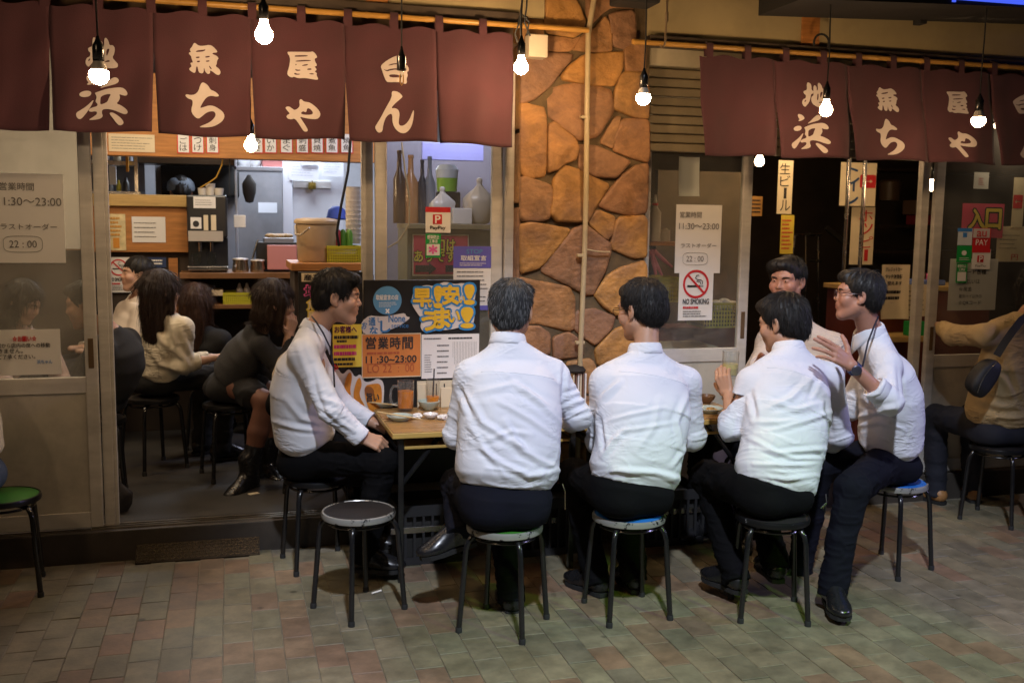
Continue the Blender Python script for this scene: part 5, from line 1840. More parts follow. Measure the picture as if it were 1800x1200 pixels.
YB_ = mat('yellow_plastic', (.50, .48, .03), .45)
basket('yellow lattice basket on the lower shelf with white bottles', (393, 515, 441, 534), 7.0, .25, YB_)
basket('yellow lattice basket beside the beige cooler', (576, 433, 634, 462), 5.9, .22, YB_)
for px in (421, 434):
    c = at(px, 516, 7.1)
    tag(MB().lathe([(0, -.02), (.022, -.02), (.022, .03), (.012, .05), (.008, .07), (0, .075)], c, 14).build('white_bottle', mat('white_plastic', (.62, .55, .48), .4), smooth=True),
        'white squeeze bottle in the shelf basket, %s' % ('left of the pair' if px == 421 else 'right of the pair'), 'bottle', 'white squeeze bottles')
tag(MB().box(at(372, 520, 7)[0], 7.0, at(372, 520, 7)[2], at(392, 510, 7)[0], 7.2, at(372, 510, 7)[2], .004).build('white_dish_stack', PAPER_C), 'flat pale dish stack left of the shelf basket', 'dishes')
# front shelf with cooler
x0, z0, x1, z1 = rect((512, 463, 640, 476), 5.75)
fs_ = MB().box(x0, 5.75, z0, x1, 6.3, z1, .003).build('serving_shelf', WOOD_H)
tag(fs_, 'orange wood serving shelf under the beige cooler', 'shelf')
tag(MB().box(x0 + .02, 5.80, .15, x1 - .02, 6.25, z0 - .002, .003).build('serving_cabinet', DARKW), 'dark cabinet under the serving shelf', 'cabinet')
c = at(557, 460, 6.02)
R = (at(594, 420, 5.9)[0] - at(519, 420, 5.9)[0]) / 2 * 1.02
H_ = at(557, 383, 6.02)[2] - z1
ck = thing('drink_cooler', 'beige round water cooler with bail handle on serving shelf', 'cooler', (c[0], 6.02, z1))
CB = mat('beige_cooler', (.46, .35, .22), .45, noise=.08)
MB().lathe([(0, .002), (R * .86, .002), (R * .9, .01), (R * .97, H_ * .86), (0, H_ * .86)], (c[0], 6.02, z1), 32).build('tub', CB, ck, smooth=True)
MB().lathe([(0, H_ * .861), (R * 1.03, H_ * .861), (R * 1.05, H_ * .87), (R * 1.05, H_ * .93), (R * .98, H_ * .97), (R * .6, H_ * 1.0), (0, H_ * 1.0)], (c[0], 6.02, z1), 32).build('lid', CB, ck, smooth=True)
MB().tube([(c[0] - R * 1.0, 6.0, z1 + H_ * .82), (c[0] - R * 1.02, 5.93, z1 + H_ * .62), (c[0] - R * .8, 5.87, z1 + H_ * .62), (c[0] - R * .45, 5.83, z1 + H_ * .78)], .006, 8).build('bail_handle', mat('handle_grey', (.4, .36, .3), .4), ck, smooth=True)
# stacked cups right of cooler
cs = thing('cup_stack', 'tall stack of white plastic cups beside the door stile', 'cups', at(620, 430, 6.05))
c = at(621, 428, 6.1)
for i in range(12):
    MB().lathe([(.042, 0), (.047, .028), (.049, .028), (.049, .031), (.046, .031)], (c[0], 6.1, c[2] + i * .028), 18).build('cup', mat('milky_cup', (.62, .58, .52), .35), cs, smooth=True)
tag(MB().lathe([(0, .09), (.03, .085), (.06, .06), (.075, 0), (.07, -.01), (0, -.01)], at(592, 384, 7.2), 20, sx=1.0).build('work_hat', mat('blue_cloth', (.02, .05, .28), .7), smooth=True), 'blue work hat resting behind the beige cooler lid', 'hat')
for i, (px, cm, nm) in enumerate(((594, (.45, .03, .05), 'red'), (603, (.10, .28, .03), 'green'), (614, (.12, .32, .04), 'lime'))):
    c = at(px, 434, 6.0)
    tag(MB().lathe([(0, 0), (.02, 0), (.02, .08), (.012, .1), (0, .105)], (c[0], 6.0, c[2]), 12).build('sauce_bottle', mat(nm + '_bottle', cm, .4), smooth=True), nm + ' capped sauce bottle in the yellow basket by the cooler', 'bottle', 'sauce bottles')

# kitchen
FR = mat('white_door_paint', (.62, .64, .68), .4, noise=.05)
x0, z0, x1, z1 = rect((498, 262, 604, 475), 8.6)
kd = thing('kitchen_door', 'white kitchen door with papers and brass lock', 'door', ((x0 + x1) / 2, 8.6, .15))
MB().box(x0, 8.6, .15, x1, 8.66, z1 + .2, .004).build('leaf', FR, kd)
a = rect((497, 262, 514, 475), 8.56)
MB().box(a[0], 8.54, .15, a[2], 8.595, z1 + .2, .004).build('jamb', mat('white_jamb', (.74, .77, .84), .4), kd)
a = rect((515, 318, 582, 331), 8.58)
MB().box(a[0], 8.575, a[1], a[2], 8.598, a[3], .003).build('bar', mat('pale_bar', (.66, .66, .64), .4), kd)
c = at(549, 327, 8.55)
MB().lathe([(0, -.028), (.03, -.028), (.034, 0), (.03, .028), (0, .028)], (c[0], 8.55, c[2]), 8).build('lock', mat('brass_lock', (.35, .25, .05), .35, .8), kd)
MB().tube([(c[0], 8.55, c[2] + .03), (c[0], 8.55, at(549, 275, 8.55)[2])], .005, 6).build('chain', mat('chain_brown', (.25, .18, .08), .5), kd)
for i, r in enumerate(((508, 276, 560, 317), (565, 274, 604, 310), (530, 266, 560, 290))):
    s = sheet('kitchen_paper', ('large white paper pinned on the kitchen door', 'second white paper pinned right on the kitchen door', 'narrow white paper pinned above on the kitchen door')[i], 'paper', r, 8.53 - .01 * i, mat('cool_white_paper', (.72, .74, .8), .7), .001)
    print_lines(s, (r[0] + 4, r[1] + 4, r[2] - 4, r[3] - 6), 8.527 - .01 * i, mat('pale_ink', (.4, .42, .48), .6), 6, .18, seed=70 + i)
# wall shelf with bowls
x0, z0, x1, z1 = rect((412, 293, 498, 300), 8.3)
ks = thing('kitchen_shelf', 'white lit kitchen shelf holding bowls and boxes', 'shelf', ((x0 + x1) / 2, 8.3, z0))
MB().box(x0, 8.3, z0, x1, 8.6, z1, .003).build('board', FR, ks)
MB().box(x0, 8.3, z0 - .9, x0 + .02, 8.6, z0 + .22, .003).build('side', FR, ks)
for i, px in enumerate((432, 448)):
    c = at(px, 293, 8.4)
    tag(MB().lathe([(0, 0), (.04, 0), (.075, .07), (.07, .09), (.05, .10), (0, .10)], (c[0], 8.42, z1 + .002), 18).build('bowl_stack', WHITEW, smooth=True), ('stack of white bowls at the left of the kitchen shelf', 'second stack of white bowls on the kitchen shelf')[i], 'bowls')
a = rect((461, 277, 497, 292), 8.35)
tag(MB().box(a[0], 8.36, z1 + .002, a[2], 8.5, z1 + .1, .01).build('pink_tub', mat('pink_plastic', (.55, .2, .18), .5)), 'pink tub on the kitchen shelf', 'tub')
# steel splash wall and hood
a = rect((275, 285, 498, 480), 9.2)
tag(MB().box(a[0], 9.2, .15, a[2], 9.24, a[3], .003).build('splash_sheet', mat('brushed_steel_wall', (.25, .25, .27), .45, .6, noise=.25, nscale=3)), 'brushed steel wall behind the cook', 'wall panel')
a = rect((286, 283, 420, 345), 8.9)
tag(MB().box(a[0], 8.7, a[1], a[2], 9.19, a[3] , .01).build('range_hood', DARK), 'dark range hood over the cook', 'hood')
a = rect((240, 277, 412, 290), 8.5)
tag(MB().box(a[0], 8.4, a[1], a[2], 8.69, a[3], .006).build('hood_shelf', mat('oily_steel', (.16, .13, .09), .35, .7)), 'oily steel shelf before the range hood', 'shelf')
# left racks
a = rect((120, 283, 240, 296), 8.2)
rk = thing('kitchen_rack', 'steel kitchen rack with bottles at the left', 'rack', ((a[0] + a[2]) / 2, 8.2, a[1]))
MB().box(a[0], 8.1, a[1] + .02, a[2], 8.5, a[3], .003).build('rack_board', STEEL, rk)
a2 = rect((120, 336, 250, 344), 8.2)
MB().box(a2[0], 8.1, a2[1], a2[2], 8.5, a2[3], .003).build('rack_board', STEEL, rk)
for px in (180, 236):
    q = at(px, 300, 8.12)
    MB().box(q[0], 8.12, .9, q[0] + .025, 8.15, a[3] + .2).build('upright', STEEL, rk)
MB().box(a[0], 8.48, .9, a2[2], 8.5, a[3] + .3).build('rack_back', mat('grey_back', (.10, .10, .11), .6), rk)
KCOL = [('white', (.6, .6, .62)), ('clear', (.35, .4, .45)), ('yellow', (.5, .42, .03)), ('black', (.03, .03, .03)), ('cream', (.5, .42, .28)), ('grey', (.3, .3, .32))]
for i, (px, py, w, h, k) in enumerate(((182, 336, 9, 18, 0), (196, 336, 7, 14, 1), (209, 336, 9, 19, 2), (222, 336, 12, 24, 3), (185, 285, 16, 20, 0), (206, 285, 14, 18, 4), (228, 285, 12, 14, 5))):
    c = at(px, py, 8.2)
    R = at(px + w / 2, py, 8.2)[0] - at(px - w / 2, py, 8.2)[0]
    hh = at(px, py - h, 8.2)[2] - c[2]
    b = MB().lathe([(0, 0), (R * .5, 0), (R * .5, hh * .6), (R * .25, hh * .8), (R * .22, hh), (0, hh)], c, 14)
    tag(b.build('kitchen_bottle', mat('kb_' + KCOL[k][0], KCOL[k][1], .35), smooth=True), KCOL[k][0] + (' container on the lower' if py > 300 else ' container on the upper') + ' kitchen rack, %s' % ['far left', 'second', 'under the towel', 'right end', 'left end', 'in the middle', 'at the right end'][i], 'container', 'kitchen containers')
tag(MB().box(*[v for v in (at(192, 325, 8.0)[0], 8.0, at(192, 325, 8.0)[2], at(204, 292, 8.0)[0], 8.01, at(204, 292, 8.0)[2])], .003).build('white_towel', mat('white_towel', (.7, .72, .78), .9)), 'white towel hanging from the kitchen rack', 'towel')
tag(MB().box(at(222, 302, 8.0)[0], 7.98, at(222, 302, 8.0)[2], at(226, 274, 8.0)[0], 8.0, at(226, 274, 8.0)[2], .002).build('orange_strap', mat('orange_strap', (.6, .27, .02), .6)), 'orange strap hanging from the kitchen rack', 'strap')
b = MB().lathe([(0, -.13), (.03, -.12), (.05, -.05), (.055, .02), (.03, .06), (.012, .09), (0, .09)], at(438, 328, 8.2), 14, sx=1.0, sy=.5)
tag(b.build('oven_glove', mat('dark_glove', (.04, .035, .03), .8), smooth=True), 'dark oven glove hanging on the kitchen wall', 'glove')
s = sheet('tilted_paper', 'white paper stuck crooked on the grey kitchen wall', 'paper', (454, 356, 487, 374), 8.9, MATS['cool_white_paper'], .001)
# cups on machine top
for i, (px, w, h, cm) in enumerate(((356, 14, 12, 'milky_cup'), (370, 12, 26, 'milky_cup'), (385, 12, 14, 'milky_cup'))):
    zt__ = rect((329, 343, 392, 476), 7.0)[3]
    c = at(px, 341, 7.15)
    tag(MB().lathe([(0, 0), (.025, 0), (.032, .05 + .03 * (i == 1)), (.03, .05 + .03 * (i == 1)), (.022, .004)], (c[0], 7.15, zt__ + .001), 14).build('paper_cup', MATS[cm], smooth=True), ('white paper cup at left on the drink machine', 'taller white cup in the middle on the drink machine', 'white paper cup at right on the drink machine')[i], 'cup')
tag(MB().tube([at(392, 235, 7.05), at(394, 262, 7.05), at(390, 290, 7.05), at(380, 312, 7.08), at(366, 322, 7.1), at(352, 330, 7.12)], .005, 6).build('yellow_cable', mat('yellow_cable', (.5, .28, .03), .5), smooth=True), 'yellow cable looping down from the beam to machine', 'cable')
tag(MB().tube([at(404, 240, 7.03), at(403, 345, 7.03)], .004, 6).build('black_cable', RUBBER), 'black cable hanging by the drink machine', 'cable')
tag(MB().tube([at(617, 235, 5.6), at(612, 300, 5.6), at(600, 360, 5.6), at(592, 410, 5.6), at(596, 432, 5.62)], .008, 6).build('hose', RUBBER, smooth=True), 'thick black cable hanging left of the double door stile', 'cable')

# behind the middle glass door
a = rect((742, 252, 850, 282), 6.9)
tag(MB().box(a[0], 6.9, a[1], a[2], 6.95, a[3], .003).build('violet_panel', mat('violet_board', (.34, .34, .66), .5)), 'pale violet panel high behind the middle glass door', 'panel')
a = rect((672, 250, 872, 480), 7.25)
tag(MB().box(a[0], 7.25, .15, a[2], 7.3, a[3], .003).build('cook_room_wall', mat('grey_cook_wall', (.24, .22, .24), .5, noise=.2, nscale=3)), 'grey wall behind the middle glass door', 'wall')
x0, z0, x1, z1 = rect((718, 394, 866, 403), 5.55)
sb = MB().box(x0, 5.55, z0, x1, 5.95, z1, .003).build('inner_shelf', mat('olive_shelf', (.26, .22, .12), .5))
tag(sb, 'olive shelf edge behind the pay stickers', 'shelf')
tag(MB().box(x0 + .002, 5.60, .15, x1, 5.93, z0 - .002, .003).build('grey_cabinet', mat('olive_cabinet', (.20, .19, .13), .5, noise=.15)), 'olive grey cabinet behind the red arrow sign', 'cabinet')
s = sheet('arrow_sign', 'red sign with yellow words and black arrows behind glass', 'sign', (725, 412, 824, 485), 5.58, PAPER_C, .001)
part_sheet('red_field', (727, 414, 822, 482), 5.577, mat('sign_red', (.56, .05, .08), .5), s)
text_on(s, '口は', (768, 421, 800, 442), 5.576, INK, .09, off=.001)
text_on(s, '口は', (768, 421, 800, 442), 5.5755, PAPER_Y, .03, off=.003)
text_on(s, 'ありです', (728, 441, 800, 460), 5.576, INK, .09, off=.001)
text_on(s, 'ありです', (728, 441, 800, 460), 5.5755, PAPER_Y, .03, off=.003)
for q in (730, 783):
    x0_, z0_, x1_, z1_ = rect((q, 462, q + 37, 482), 5.575)
    zc = (z0_ + z1_) / 2
    hz = (z1_ - z0_) / 2
    MB().poly_xz([(x0_, zc - hz * .6), (x0_ + (x1_ - x0_) * .65, zc - hz * .6), (x0_ + (x1_ - x0_) * .65, zc - hz), (x1_, zc), (x0_ + (x1_ - x0_) * .65, zc + hz), (x0_ + (x1_ - x0_) * .65, zc + hz * .6), (x0_, zc + hz * .6)], 5.571, 5.575).build('black_arrow', INK, s)
BOT = [(702, 395, 22, 128, 'dark brown', (.08, .05, .035)), (722, 395, 26, 120, 'amber', (.38, .20, .09)), (742, 395, 18, 112, 'dark', (.05, .05, .06)), (755, 395, 20, 118, 'grey glass', (.18, .20, .24))]
for i, (px, py, w, h, nm, cm) in enumerate(BOT):
    py = 394
    c = at(px, py, 5.8)
    R = (at(px + w / 2, py, 5.8)[0] - at(px - w / 2, py, 5.8)[0]) / 2
    hh = at(px, py - h, 5.8)[2] - c[2]
    b = MB().lathe([(0, 0), (R, 0), (R, hh * .6), (R * .4, hh * .74), (R * .33, hh * .95), (R * .4, hh * .96), (R * .38, hh), (0, hh)], (c[0], 5.8, z1 + .001), 18)
    tag(b.build('bottle', mat('bt_' + nm, cm, .2, spec=.6), smooth=True), nm + ' bottle on the olive shelf behind the middle door', 'bottle', 'bottles behind the middle door')
gb = thing('green_jug', 'milky jug with green content on the olive shelf', 'jug', at(786, 320, 6.0))
c = at(780, 322, 6.0)
MB().lathe([(0, -.05), (.06, -.05), (.065, .03), (0, .03)], (c[0] + .02, 6.0, c[2]), 18).build('green_part', mat('lime_plastic', (.22, .42, .05), .4), gb, smooth=True)
MB().lathe([(.065, .031), (.07, .08), (.05, .11), (0, .112)], (c[0] + .02, 6.0, c[2]), 18).build('milky_part', mat('milky_plastic', (.5, .55, .6), .35), gb, smooth=True)
MB().box(c[0] - .05, 5.93, z1 + .001, c[0] + .09, 6.0, c[2] - .052, .01).build('stand', DARK, gb)
# plastic bags
def bag(label, px, py, wpx, hpx, y, m, name='plastic_bag', knot=True):
    c = at(px, py, y)
    w = (at(px + wpx / 2, py, y)[0] - at(px - wpx / 2, py, y)[0]) / 2
    h = at(px, py - hpx, y)[2] - c[2]
    bm = bmesh.new()
    bmesh.ops.create_icosphere(bm, subdivisions=4, radius=1)
    g = random.Random(px)
    for v in bm.verts:
        q = v.co.copy()
        zz = q.z
        s = 1.0 if zz < .2 else max(.13, 1 - (zz - .2) * 1.45)
        if zz > .72:
            s = .15 + (zz - .72) * 2.0
        an_ = math.atan2(q.y, q.x)
        k = 1 + .16 * vnoise1(np.array([q.x * .06 + q.z * .05, q.y * .06 + q.z * .04]), px) + (.05 + .12 * max(0, zz)) * math.sin(an_ * 7 + q.z * 3 + math.sin(an_ * 3)) * .6 + .03 * math.sin(an_ * 19 + q.z * 9)
        v.co = Vector((c[0] + q.x * w * s * k, c[1] + q.y * w * .8 * s * k, c[2] + (max(zz, -.85) + .85) / 1.85 * h))
    bm.verts.index_update()
    b = MB().add([v.co[:] for v in bm.verts], [[v.index for v in f.verts] for f in bm.faces])
    bm.free()
    return tag(b.build(name, m, smooth='all'), label, 'bag')
BAGM = mat('white_poly_bag', (.62, .60, .58), .35, spec=.5)
bag('white knotted plastic bag above the pay sticker', 777, 392, 44, 64, 5.7, BAGM)
bag('large crumpled cream plastic bag at the right of the olive shelf', 842, 394, 50, 82, 5.7, mat('cream_poly_bag', (.55, .48, .38), .35))
x0, z0, x1, z1 = rect((796, 366, 830, 394), 5.62)
tag(MB().box(x0, 5.62, rect((718, 394, 866, 403), 5.55)[3] + .001, x1, 5.7, z1, .004).build('white_carton', PAPER), 'white carton between the two plastic bags', 'carton')
cv = MB().tube([at(706, 250, 5.4), at(712, 300, 5.4), at(720, 350, 5.4), at(719, 395, 5.4), at(700, 425, 5.4), at(682, 435, 5.4)], .005, 6)
tag(cv.build('white_cable', CREAM, smooth=True), 'thin cream cable hanging behind the middle glass door', 'cable')

# ---- inside, behind glass right of the pillar
for i, (px, py, w, h, nm, cm) in enumerate(((1150, 424, 20, 82, 'white', (.6, .52, .45)), (1168, 424, 18, 30, 'pale', (.5, .42, .34)))):
    c = at(px, py, 5.4)
    R = (at(px + w / 2, py, 5.4)[0] - at(px - w / 2, py, 5.4)[0]) / 2
    hh = at(px, py - h, 5.4)[2] - c[2]
    t = thing('sauce_bottle', nm + (' tall squeeze bottle with red cap' if i == 0 else ' carton cup') + ' behind the glass by the pillar', 'bottle', c)
    MB().lathe([(0, 0), (R, 0), (R, hh * .62), (R * .45, hh * .72), (R * .4, hh * .76), (0, hh * .76)], c, 16).build('body', mat('sb_' + nm, cm, .4), t, smooth=True)
    if i == 0:
        MB().lathe([(R * .46, hh * .765), (R * .46, hh * .82), (0, hh * .82)], c, 14).build('red_cap', REDINK, t, smooth=True)
        MB().lathe([(R * .3, hh * .822), (R * .14, hh), (0, hh)], c, 14).build('nozzle', mat('sb_white', cm, .4), t, smooth=True)
a = rect((1120, 425, 1190, 432), 5.35)
tag(MB().box(a[0], 5.35, a[1], a[2] + .1, 5.6, a[3], .003).build('bottle_shelf', WOOD_H), 'brown shelf with squeeze bottles behind the right glass', 'shelf')
pg = MB()
for k, (dx, ln, an) in enumerate(((0, .16, -.5), (.012, .14, -.2), (-.01, .12, .1), (.02, .15, -.9))):
    c = np.array(at(1143, 440, 5.2))
    d = np.array([math.sin(-an) * 1.0, 0, -math.cos(an)]) * ln
    pg.tube([c + np.array([dx, 0, 0]), c + np.array([dx, .01, 0]) + d * .5, c + np.array([dx, 0, 0]) + d], [.014, .013, .007], 8)
tag(pg.build('pink_gloves', mat('pink_rubber', (.50, .12, .14), .5), smooth=True), 'pink rubber gloves hanging behind the glass by the pillar', 'gloves')
basket('yellow lattice basket behind the glass below the no smoking sign', (1238, 533, 1308, 575), 5.25, .22, mat('dull_yellow_plastic', (.42, .40, .06), .45))
basket('dull yellow basket behind the glass beside the pillar, filled with paper', (1140, 488, 1192, 530), 5.3, .22, MATS['dull_yellow_plastic'])
for i, (px, py) in enumerate(((1262, 535), (1276, 532), (1290, 536))):
    c = at(px, py, 5.33)
    bm = bmesh.new()
    bmesh.ops.create_uvsphere(bm, u_segments=14, v_segments=8, radius=.045)
    bm.verts.index_update()
    b = MB().add([(v.co.x + c[0], v.co.y + c[1] + .02, v.co.z * .8 + c[2] - .01) for v in bm.verts], [[v.index for v in f.verts] for f in bm.faces])
    bm.free()
    tag(b.build('wrapped_towel', PAPER, smooth=True), 'white rolled towel in the yellow basket, %s' % ('left', 'middle', 'right')[i], 'towel', 'rolled towels in the basket')
a = rect((1140, 610, 1262, 640), 5.2)
tag(MB().box(a[0], 5.2, .75, a[2], 5.5, a[3], .004).build('bus_tub', mat('grey_beige_tub', (.34, .29, .2), .5)), 'grey beige tub behind the glass next to the pillar', 'tub')
a = rect((1140, 575, 1300, 606), 5.55)
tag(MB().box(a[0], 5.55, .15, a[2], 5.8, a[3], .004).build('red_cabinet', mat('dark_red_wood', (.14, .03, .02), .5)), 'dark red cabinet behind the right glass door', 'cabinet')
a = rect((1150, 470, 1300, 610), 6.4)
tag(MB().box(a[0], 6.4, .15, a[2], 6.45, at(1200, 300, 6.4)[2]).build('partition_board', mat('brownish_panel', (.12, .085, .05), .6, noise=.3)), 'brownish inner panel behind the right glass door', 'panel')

# ---- inside the dim right bay
for lab, px, y, r in (('upright steel pole in the dim right entrance', 1487, 5.9, .014), ('second upright steel pole right of the toilet sign', 1515, 5.9, .014)):
    p = at(px, 400, y)
    tag(MB().tube([(p[0], y, .16), (p[0], y, 2.8)], r, 12).build('steel_pole', STEEL, smooth=True), lab, 'pole')
s = sheet('toilet_sign', 'cream toilet sign with blue letters and red arrow', 'sign', (1477, 286, 1540, 362), 6.3, PAPER_C, .002)
for ch, r in (('ト', (1488, 286, 1508, 310)), ('イ', (1487, 312, 1510, 336)), ('レ', (1488, 336, 1508, 360))):
    text_on(s, ch, r, 6.299, mat('deep_blue_ink', (.01, .05, .16), .5), .03)
text_on(s, '➡', (1512, 308, 1539, 330), 6.299, REDINK, .03)
s = sheet('menu_banner', 'long cream banner with red letters below the toilet sign', 'banner', (1495, 364, 1536, 465), 6.35, PAPER_C, .002)
column_text(s, 'ホッピー', (1510, 368, 1534, 460), 6.349, REDINK, .03)
s = sheet('menu_banner', 'narrow yellow brown menu strip at the left of dim bay', 'menu strip', (1367, 282, 1393, 376), 6.3, PAPER_C, .002)
column_text(s, '生ビール', (1371, 286, 1389, 372), 6.299, INK, .02)
s = sheet('yellow_strip', 'yellow notice strip above the man in beige', 'notice', (1372, 378, 1395, 446), 6.1, PAPER_Y, .002)
print_lines(s, (1374, 384, 1393, 440), 6.099, REDINK, 8, .35, seed=81)
s = sheet('menu_strip', 'orange paper strip deep in the dim right bay', 'menu strip', (1318, 345, 1340, 380), 6.5, mat('orange_brown_paper', (.42, .22, .06), .6), .002)
print_lines(s, (1321, 349, 1337, 376), 6.499, INK, 4, .4, seed=82)
# stairs rail
rl = thing('stair_rail', 'dark stair handrail with steel bars in the dim bay', 'rail', at(1440, 450, 7.2))
MB().tube([at(1395, 412, 7.2), at(1444, 412, 7.2)], .012, 8).build('top_bar', STEEL, rl)
MB().tube([at(1422, 458, 7.2), at(1444, 458, 7.2)], .010, 8).build('mid_bar', STEEL, rl)
MB().tube([at(1397, 412, 7.2), at(1391, 470, 7.2), at(1391, 640, 7.2)], .012, 8).build('post', STEEL, rl)
MB().tube([at(1416, 412, 7.22), at(1416, 640, 7.22)], .010, 8).build('post', STEEL, rl)
MB().tube([at(1438, 412, 7.22), at(1438, 640, 7.22)], .010, 8).build('post', STEEL, rl)
MB().tube([at(1452, 400, 7.0), at(1600, 520, 7.0)], .022, 8).build('handrail', mat('black_rail', (.02, .018, .016), .4), rl)
# counter with sheets by the right door
x0, z0, x1, z1 = rect((1540, 503, 1632, 512), 5.6)
rc = thing('reception_counter', 'dark red counter inside the right entrance', 'counter', ((x0 + x1) / 2, 5.6, .16))
MB().box(x0 - .1, 5.6, .16, x1 + .5, 6.0, z0, .004).build('body', MATS['dark_red_wood'], rc)
MB().box(x0 - .12, 5.58, z0 + .001, x1 + .5, 6.02, z1, .004).build('top', PALEWOOD, rc)
a = rect((1548, 590, 1632, 600), 5.4)
MB().box(a[0], 5.36, a[1], a[2], 5.598, a[3], .003).build('lower_shelf', PALEWOOD, rc)
s = sheet('payment_notice', 'curled cream payment sheet on the reception counter', 'notice', (1543, 465, 1592, 560), 5.5, PAPER_C, .001, curl=.03)
for i, (tx, r) in enumerate((('クレジットカード', (1557, 470, 1594 - 4, 477)), ('タッチ決済各種', (1556, 482, 1590, 490)), ('使えます', (1560, 494, 1585, 501)))):
    text_on(s, tx, r, 5.495, INK, .02)
print_lines(s, (1546, 508, 1586, 550), 5.495, INK, 4, .5, seed=91)
s = sheet('price_sheet', 'second cream sheet right of the curled payment sheet', 'notice', (1586, 500, 1632, 556), 5.52, PAPER_C, .001)
print_lines(s, (1592, 508, 1628, 548), 5.518, GREYINK, 5, .22, seed=92)
c = at(1618, 502, 5.75)
tag(MB().box(c[0] - .09, 5.65, z1 + .001, c[0] + .12, 5.85, z1 + .035, .006).build('blue_tray', mat('blue_plastic', (.10, .16, .42), .45)), 'blue tray on the reception counter', 'tray')
for i, (px, w) in enumerate(((1612, .03), (1622, .02), (1636, .03))):
    c = at(px, 500, 5.75)
    tag(MB().lathe([(0, 0), (w, 0), (w * 1.1, .03), (w * .6, .05), (0, .052)], (c[0], 5.75, z1 + .036), 14).build('trinket', (STEEL, BRASSY, PINK)[i], smooth=True), ('steel cup on the blue tray', 'small brass cup on the blue tray', 'pink pot on the blue tray')[i], 'cup')
a = rect((1600, 565, 1626, 590), 5.38)
tag(MB().box(a[0], 5.38, rect((1548, 590, 1632, 600), 5.4)[3] + .001, a[2], 5.45, a[3], .004).build('green_packet', GREEN), 'green packet on the counter lower shelf', 'packet')
# dark shelving behind the right bay
ds = thing('dark_shelving', 'dark shelving deep in the dim right bay', 'shelving', at(1590, 400, 7.6))
for py in (400, 445, 300):
    p0_, p1_ = at(1545, py, 7.6), at(1700, py, 7.6)
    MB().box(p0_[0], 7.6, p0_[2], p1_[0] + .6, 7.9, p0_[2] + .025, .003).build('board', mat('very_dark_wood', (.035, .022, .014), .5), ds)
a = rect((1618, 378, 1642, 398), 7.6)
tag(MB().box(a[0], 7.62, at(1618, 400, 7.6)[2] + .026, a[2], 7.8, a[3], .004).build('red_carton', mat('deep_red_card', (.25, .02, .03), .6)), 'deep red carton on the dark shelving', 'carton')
a = rect((1612, 352, 1642, 377), 7.6)
tag(MB().box(a[0], 7.62, a[1], a[2], 7.8, a[3], .004).build('brown_carton', mat('brown_card', (.16, .09, .06), .6)), 'brown carton stacked on the deep red carton', 'carton')
c = at(1570, 335, 7.7)
tag(MB().lathe([(0, 0), (.09, 0), (.1, .16), (.08, .18), (0, .18)], (c[0], 7.75, at(1545, 300, 7.6)[2] - .25), 16).build('barrel_jar', mat('dark_jar', (.10, .06, .03), .4), smooth=True), 'dark jar deep in the right bay', 'jar')

# pale wall added to brighten the left door's view, dark one below
x1w = at(150, 400, 6.9)[0]
tag(MB().box(-2.35, 6.9, 1.42, x1w, 6.96, 2.94, .003).build('added_pale_wall', mat('pale_wall_paint', (.50, .46, .40), .7, noise=.15, nscale=2)), 'pale wall added to brighten the view through the left glass door', 'wall')
tag(MB().box(-2.35, 6.98, .15, x1w, 7.04, 1.41, .003).build('added_dark_wall', DARKW), 'dark wall added below the pale one behind the left glass door', 'wall')
# ================================================================== PEOPLE
def _hash(ix, iy, iz, s):
    h = (ix * 374761393 + iy * 668265263 + iz * 2147483647 + s * 974711) & 0x7fffffff
    h = ((h ^ (h >> 13)) * 1274126177) & 0x7fffffff
    return ((h ^ (h >> 16)) & 0xffff) / 32767.5 - 1.0


def noise3(P, s=0):
    P = np.asarray(P, np.float64)
    I = np.floor(P).astype(np.int64)
    f = P - I
    u = f * f * f * (f * (f * 6 - 15) + 10)
    r = 0
    for dx in (0, 1):
        for dy in (0, 1):
            for dz in (0, 1):
                w = (u[:, 0] if dx else 1 - u[:, 0]) * (u[:, 1] if dy else 1 - u[:, 1]) * (u[:, 2] if dz else 1 - u[:, 2])
                r = r + w * _hash(I[:, 0] + dx, I[:, 1] + dy, I[:, 2] + dz, s)
    return r


def unit(v):
    v = np.array(v, float)
    return v / (np.linalg.norm(v) + 1e-12)


def axis_points(lo, hi, h, fine):
    """grid line positions: step h, refined to f inside the (a, b, f) ranges"""
    out = [lo]
    while out[-1] < hi:
        x = out[-1]
        st = h
        for a, b, f in fine:
            if a <= x <= b:
                st = min(st, f)
            elif x < a < x + st:
                st = max(min(st, a - x + 1e-6), f)
        out.append(x + st)
    return np.array(out, np.float32)


